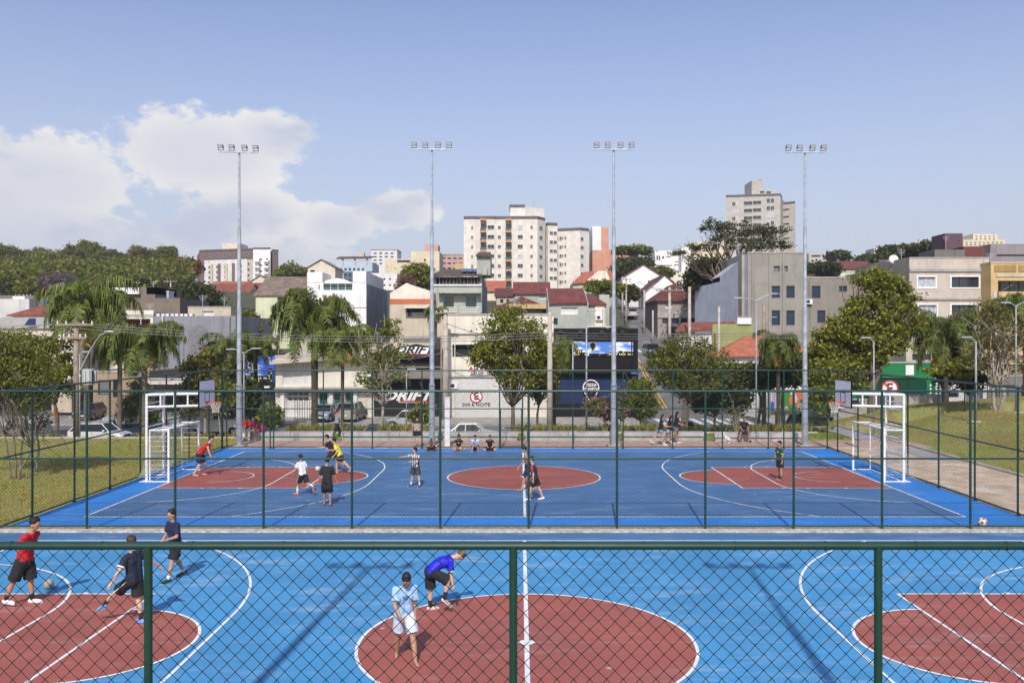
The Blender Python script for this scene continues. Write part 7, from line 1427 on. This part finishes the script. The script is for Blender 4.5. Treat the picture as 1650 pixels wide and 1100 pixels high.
person('boy in a red T-shirt, black shorts and white shoes, hands behind his back', 40, 973, 1.78, 98, dict(lean=8, hunch=12, head=14, leg_l=(6, 3, 4), leg_r=(-20, 5, 2), shab=1, arm_l=(-38, -2, 40), arm_r=(-36, -2, 42), in_l=-18, in_r=26, foot_r=0), dict(shirt=Rd, shorts=K, leg=.98, socks=K, sock_h=.26, shoes=cloth('white_shoe', (.75, .73, .7)), print=K), 'tan', vox=.013)
person('boy in dark navy kit kicking, seen from behind beyond the fence post', 216, 1003, 1.66, -62, dict(lean=-4, twist=8, head=16, side=-4, leg_l=(52, 10, 4), leg_r=(-6, -2, 10), foot_l=-28, arm_l=(-2, 34, 14), arm_r=(-22, 46, 12)), dict(shirt=Bk2, shorts=K, leg=.86, socks=K, sock_h=.32, shoes=Bls, sleeve_band=Wt, side_stripe=Wt, sleeve=.75), 'fair', hm=HBr, vox=.013)
person('boy in a navy T-shirt and black shorts walking with one hand at his waist', 282, 932, 1.6, -146, dict(WALK, lean=2, head=12, arm_l=(10, 8, 70), in_l=30, arm_r=(6, 12, 28)), dict(shirt=Nv, shorts=K, leg=.85, socks=Wt, sock_h=.18, shoes=cloth('black_green_shoe', (.03, .05, .04)), soles=cloth('lime_sole', (.4, .6, .1)), sleeve=.72), 'tan', vox=.013)
person('barefoot boy in a sky blue T-shirt and white shorts looking at the ground', 652, 1062, 1.6, 166, dict(fat=.9, lean=8, head=44, hunch=10, leg_l=(20, 6, 3), leg_r=(-16, 2, 10), foot_r=-6, arm_l=(-10, 2, 10), arm_r=(16, 6, 30), in_r=26), dict(shirt=cloth('light_blue', (.33, .5, .74)), shorts=cloth('white_sky_shorts', (.55, .6, .7)), leg=.85, sleeve=.72, print=cloth('steel_print', (.12, .22, .42))), 'tan', vox=.011)
person('bleached-haired boy in a royal blue jersey bending down to his raised shin', 694, 985, 1.55, 76, dict(lean=44, hunch=26, head=34, leg_l=(2, 3, 4), leg_r=(62, 4, 74), foot_r=-40, foot_l=0, arm_l=(4, 4, 6), arm_r=(2, 2, 6), in_l=-6), dict(shirt=jer, shorts=K, leg=.95, socks=K, sock_h=.38, shoes=cloth('white_red_shoe', (.6, .5, .46)), sleeve_band=cloth('green_cuff', (.25, .65, .35)), soles=K, sleeve=.8), 'fair', hm=HBl, vox=.011)
v2 = .018
person('man in a red tank top crouching forward near the goal on the lawn side', 322, 766, 1.78, 84, dict(lean=34, hunch=10, head=-14, leg_l=(24, 4, 40), leg_r=(4, 6, 34), arm_l=(10, 4, 8), arm_r=(14, 4, 8)), dict(shirt=Rd, sleeve=0, shorts=Nv, leg=.8), 'fair', vox=v2)
person('boy in a white T-shirt running with an orange sole kicked back', 488, 797, 1.42, -50, dict(lean=10, head=4, leg_l=(22, 2, 10), leg_r=(-20, 4, 62), foot_r=-80, arm_l=(14, 10, 30), arm_r=(-24, 10, 30)), dict(shirt=Wt, shorts=K, leg=.8, socks=Wt, sock_h=.7, shoes=Or, soles=Or, side_stripe=Wt, sleeve=.7), 'tan', vox=v2)
person('barefoot boy all in loose black seen from behind, watching the white ball', 527, 813, 1.52, -8, dict(lean=4, head=6, leg_l=(8, 2, 4), leg_r=(-6, 3, 4), arm_l=(-2, 16, 10), arm_r=(2, 18, 12)), dict(shirt=K, shorts=K, leg=1, sleeve=.95), 'tan', vox=v2)
person('boy in a bright yellow T-shirt and black shorts running towards the white ball', 548, 763, 1.5, -86, dict(lean=20, head=-2, leg_r=(30, 3, 34), leg_l=(-38, 3, 10), foot_l=-26, arm_l=(-30, 12, 70), arm_r=(34, 6, 60)), dict(shirt=Yl, shorts=K, leg=.62, sleeve=.6), 'fair', vox=v2)
person('boy in a black shirt running half hidden behind the boy in yellow', 536, 762, 1.55, -84, dict(lean=18, head=0, leg_r=(-22, 3, 40), leg_l=(34, 3, 30), foot_r=-40, arm_l=(40, 6, 50), arm_r=(-20, 8, 60)), dict(shirt=K, shorts=K, leg=.7, socks=Wt, sock_h=.5, sleeve=.6), 'fair', hm=HB, vox=v2, d=36.9)
person('boy in a black and white striped shirt pointing sideways with outstretched arm', 670, 783, 1.42, -150, dict(lean=2, head=0, turn=50, leg_l=(4, 12, 2), leg_r=(4, 12, 4), arm_r=(50, 74, 6), arm_l=(20, 4, 80), in_l=40), dict(shirt=stripes('black_white_stripes', (.7, .7, .7), (.02, .02, .03), .085), shorts=cloth('dark_grey', (.05, .05, .055)), leg=.85, socks=Wt, sock_h=.25, shoes=cloth('purple_shoe', (.1, .1, .2)), sleeve=.6), 'fair', vox=v2)
person('boy in a black and red football jersey walking along the centre line', 862, 805, 1.46, -76, dict(WALK, lean=6, leg_r=(-18, 3, 6), leg_l=(20, 2, 8)), dict(shirt=stripes('black_red', (.02, .02, .03), (.42, .04, .05), .3, 1, .55), shorts=K, leg=.75, shoes=Wt, sleeve=.75), 'fair', vox=v2)
person('bare-chested boy with black hair partly behind the boy in the black and red jersey', 851, 789, 1.6, -95, dict(WALK, lean=5, head=20), dict(shorts=Nv, leg=.8), 'tan', vox=v2)
person('boy in a dark green football shirt and black shorts standing on the red key', 1257, 773, 1.48, -112, dict(lean=0, head=4, leg_l=(5, 3, 4), leg_r=(-4, 4, 3), arm_l=(2, 10, 10), arm_r=(4, 12, 14)), dict(shirt=Gr, shorts=K, leg=.75, socks=cloth('green_sock', (.03, .08, .05)), sock_h=.3, sleeve=.7, sleeve_band=Yl, print=Wt), 'tan', vox=v2)
person('person in a black and beige top taking a photo beyond the court fence', 672, 721, 1.62, 4, dict(lean=0, head=0, leg_l=(3, 5, 2), leg_r=(-3, 5, 2), arm_r=(60, 30, 105), in_r=34, arm_l=(-4, 12, 14), fat=1.12), dict(shirt=stripes('black_beige_block', (.02, .02, .02), (.45, .33, .25), 2.44, 2, 0), shorts=K, leg=.6, shoes=K, sleeve=.8), 'fair', vox=.02, d=44.95, z=.0)
sit = dict(lean=16, hunch=16, head=14, leg_l=(78, 34, 128), leg_r=(78, 34, 128), shab=-.7, arm_l=(38, 6, 30), arm_r=(38, 6, 30), in_l=22, in_r=22)
person('seated child in a turquoise cap with legs crossed at the court edge', 697, 725, 1.36, 190, sit, dict(shorts=K, leg=.8), 'brown', 'cap', cloth('turquoise', (.03, .45, .62)), .02, d=43.6, seat=.03, group='children sitting at the court edge')
person('seated child in a black T-shirt with a white print, next to the white post', 738, 725, 1.45, 168, sit, dict(shirt=K, shorts=Bg, leg=.7, print=Wt), 'tan', vox=.02, d=43.5, seat=.03, group='children sitting at the court edge')
person('seated child in a white and sky blue shirt hugging the knees', 766, 725, 1.42, 180, dict(sit, leg_l=(104, 8, 124), leg_r=(104, 8, 124), shab=.8, arm_l=(60, 0, 8), arm_r=(60, 0, 8)), dict(shirt=stripes('sky_white_block', (.25, .42, .75), (.7, .72, .78), .5, 2, .2), shorts=K, leg=.7), 'fair', vox=.02, d=43.5, seat=.03, group='children sitting at the court edge')
person('seated child all in black at the gate end of the row', 789, 725, 1.42, 176, sit, dict(shirt=K, shorts=K, leg=.7), 'fair', hm=HBr, vox=.02, d=43.5, seat=.03, group='children sitting at the court edge')
bs = dict(lean=14, hunch=14, head=10, leg_l=(84, 7, 84), leg_r=(84, 9, 86), arm_l=(26, 6, 44), arm_r=(26, 6, 44), in_l=16, in_r=16)
person('person in a red top and white trousers on the bench, nearest the floodlight pole', 392, 715, 1.66, 178, bs, dict(shirt=Rd, shorts=Wt, leg=1.85, shoes=K), 'tan', vox=.02, d=48.2, z=.0, seat=.43); person('person in a red T-shirt and pale jeans between the other two on the bench', 401.5, 715, 1.62, 186, dict(bs, lean=20), dict(shirt=cloth('deep_red', (.4, .01, .03)), shorts=cloth('pale_denim', (.45, .5, .6)), leg=1.85, shoes=Wt), 'brown', vox=.02, d=48.2, z=.0, seat=.43)
person('woman in a dark red top on the bench with a magenta bag at her side', 413, 715, 1.58, 196, bs, dict(shirt=cloth('wine', (.3, .01, .06)), shorts=Bg, leg=.6, sleeve=.4), 'tan', 'long', HBr, .02, d=48.2, z=.0, seat=.43)
b = thing('handbag', 'bright magenta bag beside the woman on the bench', 'bag', (gx(421, 48.3), 48.35, .44)); q = MB(); q.ell((0, 0, .17), (.24, .13, .18)); q.build('bag_body', Mg, b, smooth=True); q = MB(); q.path([(-.14, 0, .3), (-.08, 0, .42), (.08, 0, .42), (.14, 0, .3)], .014, 6); q.build('strap', Mg, b)
person('person in a pale blue shirt standing by the black car beyond the bench', 418, 676, 1.72, 178, dict(leg_l=(2, 4, 2), leg_r=(-2, 4, 2)), dict(shirt=Sky, shorts=Jn, leg=1.9, shoes=K), 'tan', vox=.03, d=71.0, z=SZ)
person('person in a grey shirt with a dark backpack strolling behind the bench gap', 543, 712, 1.6, 60, dict(WALK), dict(shirt=Gy, shorts=Nv, leg=1.85, shoes=K), 'tan', vox=.025, d=50.0, z=-.05)
g3 = 'girls walking along the paved path'
person('girl in a black top and pale denim shorts leading with a long stride behind', 1064, 717, 1.56, 92, dict(lean=8, head=0, leg_l=(-34, 3, 8), leg_r=(16, 3, 6), foot_l=-24, arm_l=(30, 4, 50), arm_r=(24, 4, 55)), dict(shirt=K, sleeve=.15, shorts=Jn, leg=.42, shoes=Wt, socks=Wt, sock_h=.12), 'fair', 'long', HB, .02, d=45.9, z=.0, group=g3)
person('girl in black between the other two walking girls, half behind the fence post', 1078, 716, 1.5, 90, dict(lean=6, head=14, leg_l=(22, 3, 10), leg_r=(-24, 3, 16), foot_r=-20, arm_l=(20, 4, 50), arm_r=(10, 4, 40)), dict(shirt=K, shorts=cloth('light_denim', (.35, .45, .58)), leg=.42, shoes=Wt), 'tan', 'long', HB, .02, d=46.3, z=.0, group=g3)
person('tallest of the three walking girls, black T-shirt and dark denim shorts', 1090, 715, 1.64, 90, dict(lean=2, head=4, leg_l=(12, 3, 8), leg_r=(-14, 3, 30), foot_r=-20, arm_l=(14, 4, 60), arm_r=(10, 4, 62)), dict(shirt=K, shorts=cloth('dark_denim', (.1, .16, .28)), leg=.42, shoes=Wt), 'tan', 'long', HB, .02, d=46.6, z=.0, group=g3)
person('man in a black T-shirt with a red print sitting on the bench, knees apart', 1197, 714, 1.72, 180, dict(bs, leg_l=(82, 16, 84), leg_r=(82, 16, 84), fat=1.12), dict(shirt=K, shorts=cloth('dark_blue_shorts', (.04, .06, .1)), leg=.9, shoes=K, print=Rd), 'tan', 'short', cloth('grey_crop', (.12, .1, .09)), .02, d=47.5, z=.0, seat=.43)
# white dog sitting by the bench
t = thing('white_dog', 'small white dog sitting on the path before the bench by the seated man', 'dog', (gx(1172, 46.6), 46.6, .0), R(0)); b = MB()
b.capsule((.12, 0, .16), (-.1, 0, .34), .12, .085, 12, 4); b.capsule((-.1, 0, .34), (-.17, 0, .47), .06, .055, 10, 4); b.ell((-.19, 0, .53), (.075, .065, .065)); b.capsule((-.22, 0, .515), (-.3, 0, .49), .035, .024, 10, 3)
for s in (-1, 1): b.capsule((-.12, s*.055, .3), (-.14, s*.055, .15), .035, .024); b.capsule((-.14, s*.055, .15), (-.13, s*.055, .03), .024, .02); b.capsule((-.13, s*.055, .022), (-.19, s*.055, .018), .022, .016); b.capsule((.14, s*.08, .14), (.03, s*.1, .16), .075, .05); b.capsule((.03, s*.1, .14), (.1, s*.1, .04), .035, .026); b.capsule((.1, s*.1, .025), (-.02, s*.1, .02), .024, .02); b.capsule((-.16, s*.04, .58), (-.14, s*.06, .62), .022, .008)
b.capsule((.2, 0, .08), (.34, .03, .06), .03, .012)
link('body', bake(b, .012, 2), mat('white_fur', (.72, .69, .64), .95, .12, 20, bump=.8, bscale=60), t)
for s in (-1, 1): e = MB(); e.ell((-.25, s*.03, .545), (.008, .008, .008), None, 6, 4); e.build('eye', M_eye, t)
e = MB(); e.ell((-.325, 0, .495), (.011, .012, .01), None, 6, 4); e.build('nose', M_eye, t)
# ================================================================ AIR
hb = MB(); hb.box(-1000, -70, -3.5, 1000, 1700, 95); hz = hb.build('haze', None); hz.data.materials.clear()
hm_ = bpy.data.materials.new('haze'); hm_.use_nodes = True; t_ = NT(hm_.node_tree); t_.n.clear(); o_ = t_.new('ShaderNodeOutputMaterial'); v_ = t_.new('ShaderNodeVolumePrincipled'); v_.inputs['Color'].default_value = (.86, .9, 1, 1); v_.inputs['Density'].default_value = .00026; v_.inputs['Anisotropy'].default_value = .2
t_.link(v_.outputs[0], o_.inputs['Volume']); hz.data.materials.append(hm_); hz['kind'] = 'stuff'
